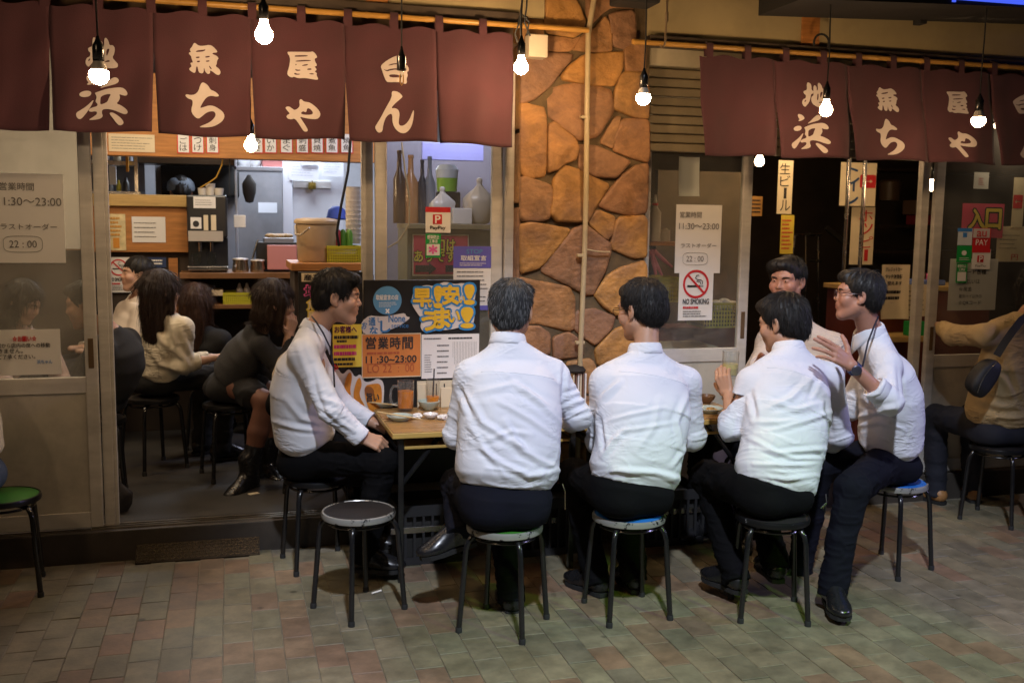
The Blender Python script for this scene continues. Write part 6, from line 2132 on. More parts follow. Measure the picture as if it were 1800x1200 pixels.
class Field:
    def __init__(self, lo, hi, h, fine=()):
        """fine: list of (lo3, hi3, f)"""
        self.ax = [axis_points(lo[i], hi[i], h, [(a[i], b[i], f) for a, b, f in fine]) for i in range(3)]
        self.D = np.full([len(a) for a in self.ax], 0.08, np.float32)

    def sub(self, lo, hi):
        sl = []
        for i in range(3):
            a = int(np.searchsorted(self.ax[i], lo[i]))
            b = int(np.searchsorted(self.ax[i], hi[i]))
            sl.append(slice(max(a - 1, 0), min(b + 1, len(self.ax[i]))))
        X, Y, Z = (self.ax[i][sl[i]] for i in range(3))
        return tuple(sl), X[:, None, None], Y[None, :, None], Z[None, None, :]

    def put(self, lo, hi, fn, k=0.02, op='add'):
        m = 0.03 + k
        lo = np.array(lo) - m
        hi = np.array(hi) + m
        sl, X, Y, Z = self.sub(lo, hi)
        if 0 in [len(range(*s.indices(n))) for s, n in zip(sl, self.D.shape)]:
            return
        d = fn(X, Y, Z).astype(np.float32)
        A = self.D[sl]
        if op == 'add':
            h = np.clip(.5 + .5 * (A - d) / k, 0, 1)
            self.D[sl] = A + (d - A) * h - k * h * (1 - h)
        elif op == 'cut':
            d = -d
            h = np.clip(.5 - .5 * (A - d) / k, 0, 1)
            self.D[sl] = A + (d - A) * h + k * h * (1 - h)

    def cone(self, a, b, ra, rb, k=.02, op='add'):
        a, b = np.array(a, float), np.array(b, float)
        ba = b - a
        L2 = max(ba @ ba, 1e-9)

        def fn(X, Y, Z):
            px, py, pz = X - a[0], Y - a[1], Z - a[2]
            t = np.clip((px * ba[0] + py * ba[1] + pz * ba[2]) / L2, 0, 1)
            return np.sqrt((px - t * ba[0]) ** 2 + (py - t * ba[1]) ** 2 + (pz - t * ba[2]) ** 2) - (ra + (rb - ra) * t)
        r = max(ra, rb)
        self.put(np.minimum(a, b) - r, np.maximum(a, b) + r, fn, k, op)

    def ell(self, c, r, R=None, k=.02, op='add'):
        c = np.array(c, float)
        r = np.array(r, float)
        R = np.eye(3) if R is None else R

        def fn(X, Y, Z):
            px, py, pz = X - c[0], Y - c[1], Z - c[2]
            q0 = (px * R[0, 0] + py * R[1, 0] + pz * R[2, 0]) / r[0]
            q1 = (px * R[0, 1] + py * R[1, 1] + pz * R[2, 1]) / r[1]
            q2 = (px * R[0, 2] + py * R[1, 2] + pz * R[2, 2]) / r[2]
            k0 = np.sqrt(q0 * q0 + q1 * q1 + q2 * q2)
            k1 = np.sqrt((q0 / r[0]) ** 2 + (q1 / r[1]) ** 2 + (q2 / r[2]) ** 2)
            return k0 * (k0 - 1) / np.maximum(k1, 1e-6)
        e = np.abs(R) @ r
        self.put(c - e, c + e, fn, k, op)

    def half(self, p, n, lo, hi, k=.01):
        """remove everything on the side n points to, within the box lo..hi"""
        p, n = np.array(p, float), np.array(n, float)
        n = n / np.linalg.norm(n)
        self.put(lo, hi, lambda X, Y, Z: -((X - p[0]) * n[0] + (Y - p[1]) * n[1] + (Z - p[2]) * n[2]) * 1.0, k, 'cut')

    def loft(self, secs, rx, k=.03, p=2.3):
        """secs: (centre, half width, half depth) along a spine; rx: width direction per section or one"""
        C_ = [np.array(q[0], float) for q in secs]
        dirs = [unit(C_[i + 1] - C_[i]) for i in range(len(C_) - 1)]
        nrm = [dirs[0]] + [unit(dirs[i] + dirs[i + 1]) for i in range(len(dirs) - 1)] + [dirs[-1]]
        segs = []
        for i in range(len(secs) - 1):
            r0 = np.array(rx[i] if isinstance(rx, list) else rx, float)
            r1 = np.array(rx[i + 1] if isinstance(rx, list) else rx, float)
            ex = r0 + r1
            ex = ex - dirs[i] * (ex @ dirs[i])
            ex /= np.linalg.norm(ex)
            segs.append((C_[i], C_[i + 1], nrm[i], nrm[i + 1], ex, np.cross(dirs[i], ex), secs[i][1], secs[i + 1][1], secs[i][2], secs[i + 1][2]))

        def fn(X, Y, Z):
            best = None
            for c0, c1, n0, n1, ex, ey, a0, a1, b0, b1 in segs:
                w0 = (X - c0[0]) * n0[0] + (Y - c0[1]) * n0[1] + (Z - c0[2]) * n0[2]
                w1 = (c1[0] - X) * n1[0] + (c1[1] - Y) * n1[1] + (c1[2] - Z) * n1[2]
                t = np.clip(w0 / np.maximum(w0 + w1, 1e-4), 0, 1)
                t = np.where(w0 < 0, 0, np.where(w1 < 0, 1, t))
                s = t * t * (3 - 2 * t)
                px, py, pz = X - c0[0] - t * (c1[0] - c0[0]), Y - c0[1] - t * (c1[1] - c0[1]), Z - c0[2] - t * (c1[2] - c0[2])
                u = np.abs(px * ex[0] + py * ex[1] + pz * ex[2])
                v = np.abs(px * ey[0] + py * ey[1] + pz * ey[2])
                a = a0 + (a1 - a0) * (.5 * s + .5 * t)
                b = b0 + (b1 - b0) * (.5 * s + .5 * t)
                q = ((u / a) ** p + (v / b) ** p) ** (1 / p)
                dd = (q - 1) * np.minimum(a, b)
                ov = np.maximum(np.maximum(-w0, -w1), 0)
                dd = np.where(ov > 0, np.sqrt(np.maximum(dd, 0) ** 2 + ov ** 2), dd)
                best = dd if best is None else np.minimum(best, dd)
            return best
        m = max(max(q[1], q[2]) for q in secs)
        self.put(np.min(C_, 0) - m, np.max(C_, 0) + m, fn, k)

    def mesh(self):
        D = self.D
        S = D < 0
        c = [S[i:S.shape[0] - 1 + i, j:S.shape[1] - 1 + j, l:S.shape[2] - 1 + l] for i in (0, 1) for j in (0, 1) for l in (0, 1)]
        anyv = c[0].copy()
        allv = c[0].copy()
        for q in c[1:]:
            anyv |= q
            allv &= q
        act = anyv & ~allv
        idx = np.argwhere(act)
        if len(idx) == 0:
            return np.zeros((0, 3)), np.zeros((0, 4), int)
        vid = np.full(act.shape, -1, np.int32)
        vid[tuple(idx.T)] = np.arange(len(idx))
        acc = np.zeros((len(idx), 3))
        cnt = np.zeros(len(idx))
        corner = {}
        for i in (0, 1):
            for j in (0, 1):
                for l in (0, 1):
                    ii = idx + np.array([i, j, l])
                    corner[(i, j, l)] = (D[tuple(ii.T)], np.stack([self.ax[0][ii[:, 0]], self.ax[1][ii[:, 1]], self.ax[2][ii[:, 2]]], 1))
        for p in corner:
            for ax in range(3):
                if p[ax] == 0:
                    q = list(p)
                    q[ax] = 1
                    d0, P0 = corner[p]
                    d1, P1 = corner[tuple(q)]
                    m = (d0 < 0) != (d1 < 0)
                    t = np.where(m, d0 / np.where(m, d0 - d1, 1), 0)[:, None]
                    acc += np.where(m[:, None], P0 + (P1 - P0) * t, 0)
                    cnt += m
        V = acc / cnt[:, None]
        F = []
        for ax in range(3):
            s0 = [slice(None)] * 3
            s1 = [slice(None)] * 3
            s0[ax] = slice(0, -1)
            s1[ax] = slice(1, None)
            a, b = S[tuple(s0)], S[tuple(s1)]
            e = np.argwhere(a != b)
            o1, o2 = [k for k in range(3) if k != ax]
            ok = (e[:, o1] > 0) & (e[:, o2] > 0) & (e[:, o1] < D.shape[o1] - 1) & (e[:, o2] < D.shape[o2] - 1)
            e = e[ok]
            fl = a[tuple(e.T)]

            def cell(d1, d2):
                q = e.copy()
                q[:, o1] -= d1
                q[:, o2] -= d2
                return vid[tuple(q.T)]
            quad = np.stack([cell(1, 1), cell(0, 1), cell(0, 0), cell(1, 0)], 1)
            if ax == 1:
                fl = ~fl
            quad[~fl] = quad[~fl][:, ::-1]
            F.append(quad)
        return V, np.concatenate(F)


def normals(V, F):
    a = V[F[:, 2]] - V[F[:, 0]]
    b = V[F[:, 3]] - V[F[:, 1]]
    n = np.cross(a, b)
    N = np.zeros_like(V)
    for i in range(4):
        np.add.at(N, F[:, i], n)
    return N / np.maximum(np.linalg.norm(N, axis=1, keepdims=True), 1e-12)


def relax(V, F, it=1, lam=.5):
    for _ in range(it):
        A = np.zeros_like(V)
        C = np.zeros(len(V))
        for i in range(4):
            np.add.at(A, F[:, i], V[F[:, (i + 1) % 4]] + V[F[:, (i + 3) % 4]])
            np.add.at(C, F[:, i], 2)
        V = V + lam * (A / np.maximum(C, 1)[:, None] - V)
    return V


def np_mesh(name, V, F, m, parent=None, origin=None, local=False):
    me = bpy.data.meshes.new(name)
    if origin is not None:
        V = V - np.array(origin)
    me.vertices.add(len(V))
    me.vertices.foreach_set('co', V.astype(np.float32).ravel())
    me.loops.add(len(F) * 4)
    me.loops.foreach_set('vertex_index', F.astype(np.int32).ravel())
    me.polygons.add(len(F))
    me.polygons.foreach_set('loop_start', np.arange(0, len(F) * 4, 4, dtype=np.int32))
    me.polygons.foreach_set('loop_total', np.full(len(F), 4, np.int32))
    me.polygons.foreach_set('use_smooth', np.ones(len(F), bool))
    me.update(calc_edges=True)
    me.validate()
    if m is not None:
        me.materials.append(m)
    o = bpy.data.objects.new(name, me)
    COL.objects.link(o)
    if origin is not None:
        o.location = origin
    if parent is not None:
        o.parent = parent
        o.matrix_parent_inverse = world_of(parent).inverted()
    return o


def skin_mat(name, c):
    if name in MATS:
        return MATS[name]
    m = mat(name, c, .48, noise=.07, nscale=30, bump=.08, bscale=220)
    nt = m.node_tree
    b = nt.nodes['Principled BSDF']
    b.inputs['Subsurface Weight'].default_value = .12
    b.inputs['Subsurface Radius'].default_value = (.01, .004, .002)
    src = b.inputs['Base Color'].links[0].from_socket
    at_ = nt.nodes.new('ShaderNodeAttribute')
    at_.attribute_name = 'tint'
    mx = nt.nodes.new('ShaderNodeMix')
    mx.data_type = 'RGBA'
    mx.blend_type = 'MULTIPLY'
    mx.inputs['Factor'].default_value = 1
    nt.links.new(src, mx.inputs['A'])
    nt.links.new(at_.outputs['Color'], mx.inputs['B'])
    nt.links.new(mx.outputs['Result'], b.inputs['Base Color'])
    return m


SKIN = skin_mat('skin', (.47, .26, .165))
SKIN_RED = skin_mat('ruddy_skin', (.46, .225, .15))
SKIN_F = skin_mat('fair_skin', (.56, .34, .24))


def hair_mat(name, c):
    return mat(name, c, .50, spec=.35, noise=.35, nscale=60)


HAIR = hair_mat('black_hair', (.014, .012, .011))
HAIR_G = hair_mat('grey_hair', (.028, .028, .028))
HAIR_GB = hair_mat('silver_hair', (.20, .20, .20))
HAIR_B = hair_mat('brown_hair', (.050, .022, .012))
HAIR_DB = hair_mat('dark_brown_hair', (.028, .015, .010))


def creased(name, c, strength=.30):
    """thin cotton: broad soft creases with sharp crests, over a fine weave"""
    m = mat(name, c, .85, bump=.12, bscale=420, noise=.02, nscale=9, spec=.25)
    nt = m.node_tree
    L = nt.links.new
    b = nt.nodes['Principled BSDF']
    old = b.inputs['Normal'].links[0].from_node
    tc = nt.nodes.new('ShaderNodeTexCoord')
    prev = None
    for k, (sc_, st, di) in enumerate((((4.5, 4.5, 11), strength, .010), ((9, 9, 17), strength * .7, .005))):
        mp = nt.nodes.new('ShaderNodeMapping')
        mp.inputs['Scale'].default_value = sc_
        mp.inputs['Rotation'].default_value = (.25, .45 - .9 * k, .3)
        L(tc.outputs['Object'], mp.inputs['Vector'])
        n = nt.nodes.new('ShaderNodeTexNoise')
        n.inputs['Scale'].default_value = 1
        n.inputs['Detail'].default_value = 2
        n.inputs['Distortion'].default_value = 1.1
        L(mp.outputs[0], n.inputs['Vector'])
        s = nt.nodes.new('ShaderNodeMath')
        s.operation = 'SUBTRACT'
        s.inputs[1].default_value = .5
        L(n.outputs['Fac'], s.inputs[0])
        ab = nt.nodes.new('ShaderNodeMath')
        ab.operation = 'ABSOLUTE'
        L(s.outputs[0], ab.inputs[0])
        mr = nt.nodes.new('ShaderNodeMapRange')
        mr.inputs['From Max'].default_value = .11
        mr.inputs['To Min'].default_value = 1
        mr.inputs['To Max'].default_value = 0
        mr.interpolation_type = 'SMOOTHSTEP'
        L(ab.outputs[0], mr.inputs['Value'])
        bp = nt.nodes.new('ShaderNodeBump')
        bp.inputs['Strength'].default_value = st
        bp.inputs['Distance'].default_value = di
        L(mr.outputs[0], bp.inputs['Height'])
        if prev is not None:
            L(prev.outputs['Normal'], bp.inputs['Normal'])
        prev = bp
    # creases come in patches, with plain cloth between
    nm = nt.nodes.new('ShaderNodeTexNoise')
    nm.inputs['Scale'].default_value = 5.5
    nm.inputs['Detail'].default_value = 1
    L(tc.outputs['Object'], nm.inputs['Vector'])
    mk = nt.nodes.new('ShaderNodeMapRange')
    mk.inputs['From Min'].default_value = .42
    mk.inputs['From Max'].default_value = .66
    mk.inputs['To Max'].default_value = strength
    L(nm.outputs['Fac'], mk.inputs['Value'])
    for q in [q for q in nt.nodes if q.bl_idname == 'ShaderNodeBump' and q is not old]:
        L(mk.outputs[0], q.inputs['Strength'])
    L(prev.outputs['Normal'], old.inputs['Normal'])
    return m


SHIRT = creased('white_shirt_cotton', (.71, .73, .79))
SHIRT_B = creased('beige_shirt_cotton', (.60, .51, .43), .55)
TROUS = mat('navy_trousers', (.0055, .006, .0115), .88, bump=.1, bscale=300, noise=.2, spec=.15)
TROUS_B = mat('black_trousers', (.0034, .0034, .0042), .88, bump=.1, bscale=300, noise=.2, spec=.12)
DENIM = mat('denim', (.06, .09, .15), .85, bump=.2, bscale=300, noise=.3, nscale=14)
LEATHER = mat('black_leather', (.012, .012, .014), .28, spec=.6, noise=.2, nscale=20)
BLACKSOCK = mat('black_sock', (.006, .006, .007), .9)
BROWNBELT = mat('brown_leather', (.06, .028, .015), .45)
EYEW = mat('eye_white', (.62, .58, .54), .25)
IRIS = mat('dark_iris', (.012, .007, .005), .12)
TEETH = mat('teeth', (.68, .62, .54), .3)
TIGHTS = mat('sheer_tights', (.17, .075, .05), .6)

HEAD_PR = [  # kind, a, b / radii, r0, r1, k    (face looks along +y)
    ('e', (0, -.014, .036), (.0745, .094, .083), .02), ('e', (0, .030, -.030), (.060, .060, .083), .03),
    ('c', (-.050, .004, -.052), (-.018, .062, -.098), .019, .016, .03), ('c', (.050, .004, -.052), (.018, .062, -.098), .019, .016, .03),
    ('e', (0, .067, -.096), (.024, .021, .019), .022),
    ('e', (-.041, .058, -.024), (.026, .026, .028), .02), ('e', (.041, .058, -.024), (.026, .026, .028), .02),
    ('c', (-.043, .066, .029), (0, .0775, .028), .011, .011, .018), ('c', (.043, .066, .029), (0, .0775, .028), .011, .011, .018),
    ('c', (0, .080, .016), (0, .0985, -.020), .0070, .0112, .011),
    ('e', (-.0115, .090, -.025), (.0085, .0095, .0075), .007), ('e', (.0115, .090, -.025), (.0085, .0095, .0075), .007),
    ('e', (0, .078, -.052), (.030, .018, .022), .016),
]


def head_frame(yaw, pitch, roll=0.0):
    f = np.array([math.cos(rad(yaw)) * math.cos(rad(pitch)), math.sin(rad(yaw)) * math.cos(rad(pitch)), math.sin(rad(pitch))])
    r = unit(np.cross(f, [0, 0, 1]))
    u = np.cross(r, f)
    c, s = math.cos(rad(roll)), math.sin(rad(roll))
    r, u = r * c + u * s, u * c - r * s
    return np.stack([r, f, u], 1)       # columns: x right, y forward, z up


def put_head(fd, C, R, s=1.0, smile=0.0, detail=True):
    T = lambda p: C + R @ (np.array(p) * s)
    for pr in HEAD_PR:
        if pr[0] == 'e':
            fd.ell(T(pr[1]), np.array(pr[2]) * s, R, pr[3] * s)
        else:
            fd.cone(T(pr[1]), T(pr[2]), pr[3] * s, pr[4] * s, pr[5] * s)
    if detail:
        for sx in (-1, 1):
            fd.ell(T((sx * .031, .094, .009)), np.array((.017, .012, .011)) * s, R, .010 * s, 'cut')     # eye hollow
            fd.ell(T((sx * .031, .0745, .008)), np.array((.0155, .0135, .0125)) * s, R, .004 * s)          # lids over the ball
            fd.ell(T((sx * .0075, .0965, -.0315)), np.array((.0035, .005, .003)) * s, R, .003 * s, 'cut')  # nostril
        w = .021 + .006 * smile
        up_ = .004 + .009 * smile
        for sx in (-1, 1):
            fd.cone(T((0, .0915, -.0475)), T((sx * w, .079, -.051 + up_)), .0060 * s, .0035 * s, .005 * s)
            fd.cone(T((0, .0895, -.0605 - .004 * smile)), T((sx * w * .9, .079, -.056 + up_)), .0066 * s, .0035 * s, .005 * s)
        g = .0016 + .0030 * smile
        for sx in (-1, 1):
            fd.cone(T((0, .0985, -.0545 - .001 * smile)), T((sx * w * 1.02, .083, -.0535 + up_)), g * s, .0012 * s, .003 * s, 'cut')
        if smile:
            for sx in (-1, 1):
                fd.ell(T((sx * .043, .066, -.020)), np.array((.020, .018, .018)) * s, R, .012 * s)
    for sx in (-1, 1):
        E = R @ np.array([[math.cos(.35 * sx), math.sin(.35 * sx) * -1, 0], [math.sin(.35 * sx), math.cos(.35 * sx), 0], [0, 0, 1]])
        fd.ell(T((sx * .0775, -.010, -.004)), np.array((.0085, .019, .031)) * s, E, .006 * s)
        if detail:
            fd.ell(T((sx * .0845, -.006, .001)), np.array((.006, .010, .018)) * s, E, .004 * s, 'cut')
            fd.ell(T((sx * .0745, -.001, -.030)), np.array((.007, .009, .010)) * s, E, .006 * s)


def hand_chain(W, d, n, thumb_side, curl=(.3, .35, .4, .45), spread=.09, thumb=(.9, .2), s=1.0):
    """bones of a hand: W wrist, d finger direction, n back-of-hand normal, thumb_side +-1 along cross(d, n)"""
    d = unit(d)
    n = unit(np.array(n) - d * (np.array(n) @ d))
    t = np.cross(d, n) * thumb_side
    out = []
    kn = []
    for i in range(4):
        off = (.031 - .0195 * i)
        base = np.array(W) + d * .012 * s + t * off * .55 * s
        k = np.array(W) + d * (.088 - .004 * abs(i - 1)) * s + t * off * s + n * (.003 - .0015 * abs(i - 1.3)) * s
        out.append((base, k, .0125 * s, .0105 * s, .010))
        kn.append(k)
        L = [.046, .050, .047, .037][i] * s
        dd = unit(d + t * spread * (1.5 - i))
        ang = curl[i]
        p = k
        r = [.0098, .0102, .0096, .0084][i] * s
        for j, f in enumerate((1.0, .62, .5)):
            ang_j = curl[i] * (1.0, 2.1, 2.9)[j]
            dirv = dd * math.cos(ang_j) - n * math.sin(ang_j)
            q = p + dirv * L * f
            out.append((p, q, r, r * .9, .0035))
            r *= .9
            p = q
    tb = np.array(W) + d * .022 * s + t * .026 * s - n * .006 * s
    a, b = thumb
    td = unit(t * math.sin(a) + d * math.cos(a) - n * b)
    t1 = tb + td * .042 * s
    td2 = unit(t * math.sin(a * .75) + d * math.cos(a * .75) - n * (b + .15))
    t2 = t1 + td2 * .032 * s
    t3 = t2 + unit(td2 - n * .2) * .024 * s
    out += [(np.array(W) + d * .005 * s, tb, .014 * s, .014 * s, .012), (tb, t1, .0145 * s, .0112 * s, .010), (t1, t2, .0108 * s, .0098 * s, .004), (t2, t3, .0098 * s, .0082 * s, .004)]
    return out


def ridge(n, w=.32):
    return np.clip(1 - np.abs(n) / w, 0, 1) ** 1.4


def tube_np(name, P, r, m, parent, n=8):
    return MB().tube(P, r, n).build(name, m, parent, smooth='all')


def hair_strands(name, roots, dirs, nrm, length, m, parent, C, flow, seed=0, rad_=.0011, clump=.35, npt=6, lift=.35, grav=.3):
    """mesh-free curve strands that start on the scalp and follow a combing direction"""
    g = np.random.default_rng(seed)
    n = len(roots)
    cl = g.normal(size=(max(n // 14, 1), 3))
    ci = g.integers(0, len(cl), n)
    L = length * g.uniform(.65, 1.25, n)
    d = dirs + nrm * lift + clump * .6 * cl[ci] + g.normal(size=(n, 3)) * .12
    d /= np.linalg.norm(d, axis=1, keepdims=True)
    P = np.zeros((n, npt, 3))
    P[:, 0] = roots - nrm * .004
    cur = d.copy()
    for k in range(1, npt):
        P[:, k] = P[:, k - 1] + cur * (L / (npt - 1))[:, None]
        cur = cur + dirs * .22 - nrm * lift * .42 + np.array([0, 0, -grav * .25]) + g.normal(size=(n, 3)) * .05
        cur /= np.linalg.norm(cur, axis=1, keepdims=True)
    hc = bpy.data.hair_curves.new(name)
    hc.add_curves([npt] * n)
    hc.attributes['position'].data.foreach_set('vector', P.astype(np.float32).ravel()) if 'position' in hc.attributes else hc.points.foreach_set('position', P.astype(np.float32).ravel())
    ra = hc.attributes.get('radius') or hc.attributes.new('radius', 'FLOAT', 'POINT')
    rr = np.tile(np.array([1, 1, .95, .8, .55, .2][:npt]), n) * rad_
    ra.data.foreach_set('value', rr.astype(np.float32))
    hc.materials.append(m)
    o = bpy.data.objects.new(name, hc)
    COL.objects.link(o)
    o.parent = parent
    o.matrix_parent_inverse = world_of(parent).inverted()
    return o


FOLDS = {}


def person(label, S, face, hip, head, hyaw, hpitch=0.0, hroll=0.0, sh=None, el=(None, None), wr=(None, None), kn=(None, None), an=(None, None), toe=(None, None),
           neck=None, bw=1.0, sex='m', skin=None, hair=HAIR, hair_style='short', top=SHIRT, bottom=TROUS, collar=True, cuff=(1.0, 1.0), hands=(None, None),
           res=.009, hres=.0045, smile=0.0, glasses=None, watch=None, belt=None, lanyard=None, shoes=True, seed=0, folds=(), wr_amp=1.0, detail=True, group=None, legs=True,
           skirt=False, tights=None, boots=False, hs=1.0, strand=2600, shoes_mat=None, cut_legs=None, collar_c=None, hem_drop=0.0, fresh=False, apron=None, hair_lift=None, hair_len=.30):
    """one seated figure. el, wr, kn, an, toe, hands are (left, right). S: point midway between the shoulders"""
    S, hip, head = (np.array(v, float) for v in (S, hip, head))
    skin = skin or SKIN
    f = np.array([math.cos(rad(face)), math.sin(rad(face)), 0])
    rt_ = np.array([f[1], -f[0], 0])
    hw = (.172 if sex == 'm' else .148) * bw
    spine = unit(S - hip)
    if sh is None:
        sh = (S - rt_ * hw, S + rt_ * hw)
    sh = [np.array(v, float) for v in sh]
    srt = unit(sh[1] - sh[0])
    R = head_frame(hyaw, hpitch, hroll)
    if neck is None:
        neck = S + (head - S) * .30 - f * .02
    neck = np.array(neck, float)
    el = [np.array(e if e is not None else sh[i] + (.04 * (-1, 1)[i]) * rt_ + f * .10 + np.array([0, 0, -.25]), float) for i, e in enumerate(el)]
    wr = [np.array(w if w is not None else el[i] + f * .2 - rt_ * (-1, 1)[i] * .08 + np.array([0, 0, .02]), float) for i, w in enumerate(wr)]
    kn = [np.array(k if k is not None else hip + f * .40 + rt_ * (-1, 1)[i] * .12 + np.array([0, 0, -.02]), float) for i, k in enumerate(kn)]
    an = [np.array(a if a is not None else np.array([kn[i][0] - f[0] * .05, kn[i][1] - f[1] * .05, hip[2] - .45]), float) for i, a in enumerate(an)]
    toe = [unit(t if t is not None else f * 1.0 + rt_ * (-1, 1)[i] * .25) for i, t in enumerate(toe)]
    hipj = [hip + rt_ * s * .085 for s in (-1, 1)]
    # ------------------------------------------------ body (one continuous surface)
    pts = [S, hip, head] + sh + el + wr + kn + an
    lo, hi = np.min(pts, 0) - .24, np.max(pts, 0) + .24
    fine = [(head - .135 * hs, head + .135 * hs, hres)]
    hb = []
    for i in (0, 1):
        if hands[i]:
            d_, n_, kw = hands[i]
            bones = hand_chain(wr[i], d_, n_, kw.pop('ts', 1), **kw)
            P_ = np.array([q for b_ in bones for q in b_[:2]])
            fine.append((P_.min(0) - .02, P_.max(0) + .02, .0036))
            hb += bones
        else:
            hb += [(wr[i], wr[i] + unit(wr[i] - el[i]) * .09, .024, .02, .02)]
    bd_ = Field(lo, hi, .014, fine)
    bd_.cone(neck + (head - neck) * .55 * 0 + unit(head - neck) * .0, head + R @ np.array([0, -.028, -.05]), .054 * (1 if sex == 'm' else .82), .050 * (1 if sex == 'm' else .84), .02)
    mid = S * .55 + hip * .45
    bd_.loft([(hip, .14 * bw, .09), (mid, .135 * bw, .085), (S - spine * .05, .15 * bw, .085), (S + spine * .015, .10 * bw, .06), (neck, .05, .05)], [rt_, rt_, srt, srt, srt], .03)
    for i in (0, 1):
        bd_.cone(sh[i], el[i], .040, .034, .03)
        bd_.cone(el[i], wr[i], .037, .0255, .015)
        bd_.cone(hipj[i], kn[i], .070, .050, .03)
        bd_.cone(kn[i], an[i], .047, .034, .02)
        bd_.cone(an[i] - np.array([0, 0, .02]), an[i] + toe[i] * .12 + np.array([0, 0, -.05]), .024, .018, .02)
    put_head(bd_, head, R, hs, smile, detail)
    for a, b, r0, r1, k in hb:
        bd_.cone(a, b, r0, r1, k)
    V, F = bd_.mesh()
    body = np_mesh('person', V, F, skin, None, hip)
    tag(body, label, 'person', group)
    # lips and cheeks carry their own colour
    q = ((V - head) @ R) / hs
    tint = np.ones((len(V), 4), np.float32)
    lip = np.exp(-((q[:, 0] / .024) ** 4 + ((q[:, 2] + .0545) / (.0115)) ** 4)) * (q[:, 1] > .075)
    tint[:, 1] -= .30 * lip
    tint[:, 2] -= .28 * lip
    tint[:, 0] -= .12 * lip
    ck = np.exp(-(((np.abs(q[:, 0]) - .042) / .022) ** 2 + ((q[:, 2] + .02) / .022) ** 2)) * (q[:, 1] > .03)
    tint[:, 1] -= .10 * ck
    tint[:, 2] -= .10 * ck
    ca = body.data.color_attributes.new('tint', 'FLOAT_COLOR', 'POINT')
    ca.data.foreach_set('color', tint.ravel())
    T = lambda p: head + R @ (np.array(p) * hs)
    if detail:
        for sx in (-1, 1):
            # the eye shows as a narrow opening between the lids
            b = MB()
            me = bmesh.new()
            bmesh.ops.create_uvsphere(me, u_segments=16, v_segments=10, radius=1)
            me.verts.index_update()
            vs = [v.co.copy() for v in me.verts]
            fs = [[v.index for v in fc.verts] for fc in me.faces]
            me.free()
            o = (.0042 if smile < .5 else .0030)
            b.add([T((sx * .031 + v.x * .0115, .0785 + v.y * .0092, .0082 + v.z * o - .0012 * abs(v.x) * (-1 if smile else 1))) for v in vs], fs)
            e = b.build('eye', EYEW, body, smooth='all')
            MB().add([T((sx * .030 + v.x * .0052, .0843 + v.y * .0052, .0082 + v.z * o * 1.06)) for v in vs], fs).build('iris', IRIS, e, smooth='all')
            P = [T((sx * (.031 + u * .0135), .0855 - .006 * abs(u) ** 2 - .004 * max(u, 0), .0125 - .0035 * u * u - (.001 if smile else 0))) for u in (-1, -.5, 0, .5, 1)]
            tube_np('eyelash_line', P, [.0006, .0014, .0016, .0014, .0008], hair, body, 5)
            P = [T((sx * (.031 + u * .019), .0895 - .010 * max(u, 0) ** 2 - .003 * max(u, 0), .0285 - .005 * u * u + .002 * u)) for u in (-1, -.5, 0, .5, 1)]
            if not fresh:
                tube_np('eyebrow', P, [.0022, .0034, .0036, .0028, .0010], hair, body, 6)
        if smile > .5:
            me = [T((u * .019, .0925 - .010 * u * u, z + .008 * u * u)) for z in (-.050, -.0585) for u in (-1, -.6, -.2, .2, .6, 1)]
            MB().add(me + [p_ - R[:, 1] * .004 for p_ in me], [(i, i + 1, i + 7, i + 6) for i in range(5)]).build('teeth', TEETH, body, smooth='all')
    # ------------------------------------------------ hair
    hf = Field(head - np.array([.16, .16, .17]) * hs - (np.array([0, 0, .40]) if hair_style in ('long', 'bob') else 0), head + .17 * hs, .0052 if detail else .008)
    hf.ell(T((0, -.019, .042)), np.array((.0835, .100, .0895)) * hs, R, .01)
    if hair_style == 'short':
        hf.ell(T((0, -.058, -.012)), np.array((.070, .056, .062)) * hs, R, .03)
        hf.ell(T((.02, .055, .085)), np.array((.055, .042, .032)) * hs, R, .03)
        hf.ell(T((0, .118, -.030)), np.array((.095, .088, .106)) * hs, R, .014, 'cut')
        for sx in (-1, 1):
            hf.ell(T((sx * .088, .006, -.036)), np.array((.026, .034, .052)) * hs, R, .012, 'cut')
        hf.half(T((0, -.05, -.066)), R @ np.array([0, .35, -1]), head - .2, head + .2, .01)
    elif hair_style == 'short_long':
        hf.ell(T((0, -.054, -.010)), np.array((.077, .062, .075)) * hs, R, .03)
        hf.ell(T((.0, .045, .085)), np.array((.066, .05, .036)) * hs, R, .03)
        hf.ell(T((0, .120, -.046)), np.array((.090, .086, .098)) * hs, R, .014, 'cut')
        for sx in (-1, 1):
            hf.ell(T((sx * .090, .012, -.042)), np.array((.024, .030, .045)) * hs, R, .012, 'cut')
        hf.half(T((0, -.05, -.072)), R @ np.array([0, .25, -1]), head - .2, head + .2, .012)
    elif hair_style in ('long', 'bob', 'up'):
        if hair_style == 'up':
            hf.ell(T((0, -.09, .03)), np.array((.05, .045, .045)) * hs, R, .02)
        else:
            dn = T((0, -.055, 0)) + np.array([0, 0, -.12 if hair_style == 'bob' else -hair_len])
            hf.loft([(T((0, -.03, .04)), .085 * hs, .085 * hs), (T((0, -.045, -.06)), .088 * hs, .07 * hs), (dn, .062 if hair_style == 'long' else .086, .035 if hair_style == 'long' else .066)], R[:, 0], .03)
            for sx in (-1, 1):
                hf.cone(T((sx * .070, .022, .03)), T((sx * .074, .030, -.10)), .024 * hs, .018 * hs, .02)
        hf.ell(T((0, .112, -.046)), np.array((.066, .075, .096)) * hs, R, .014, 'cut')
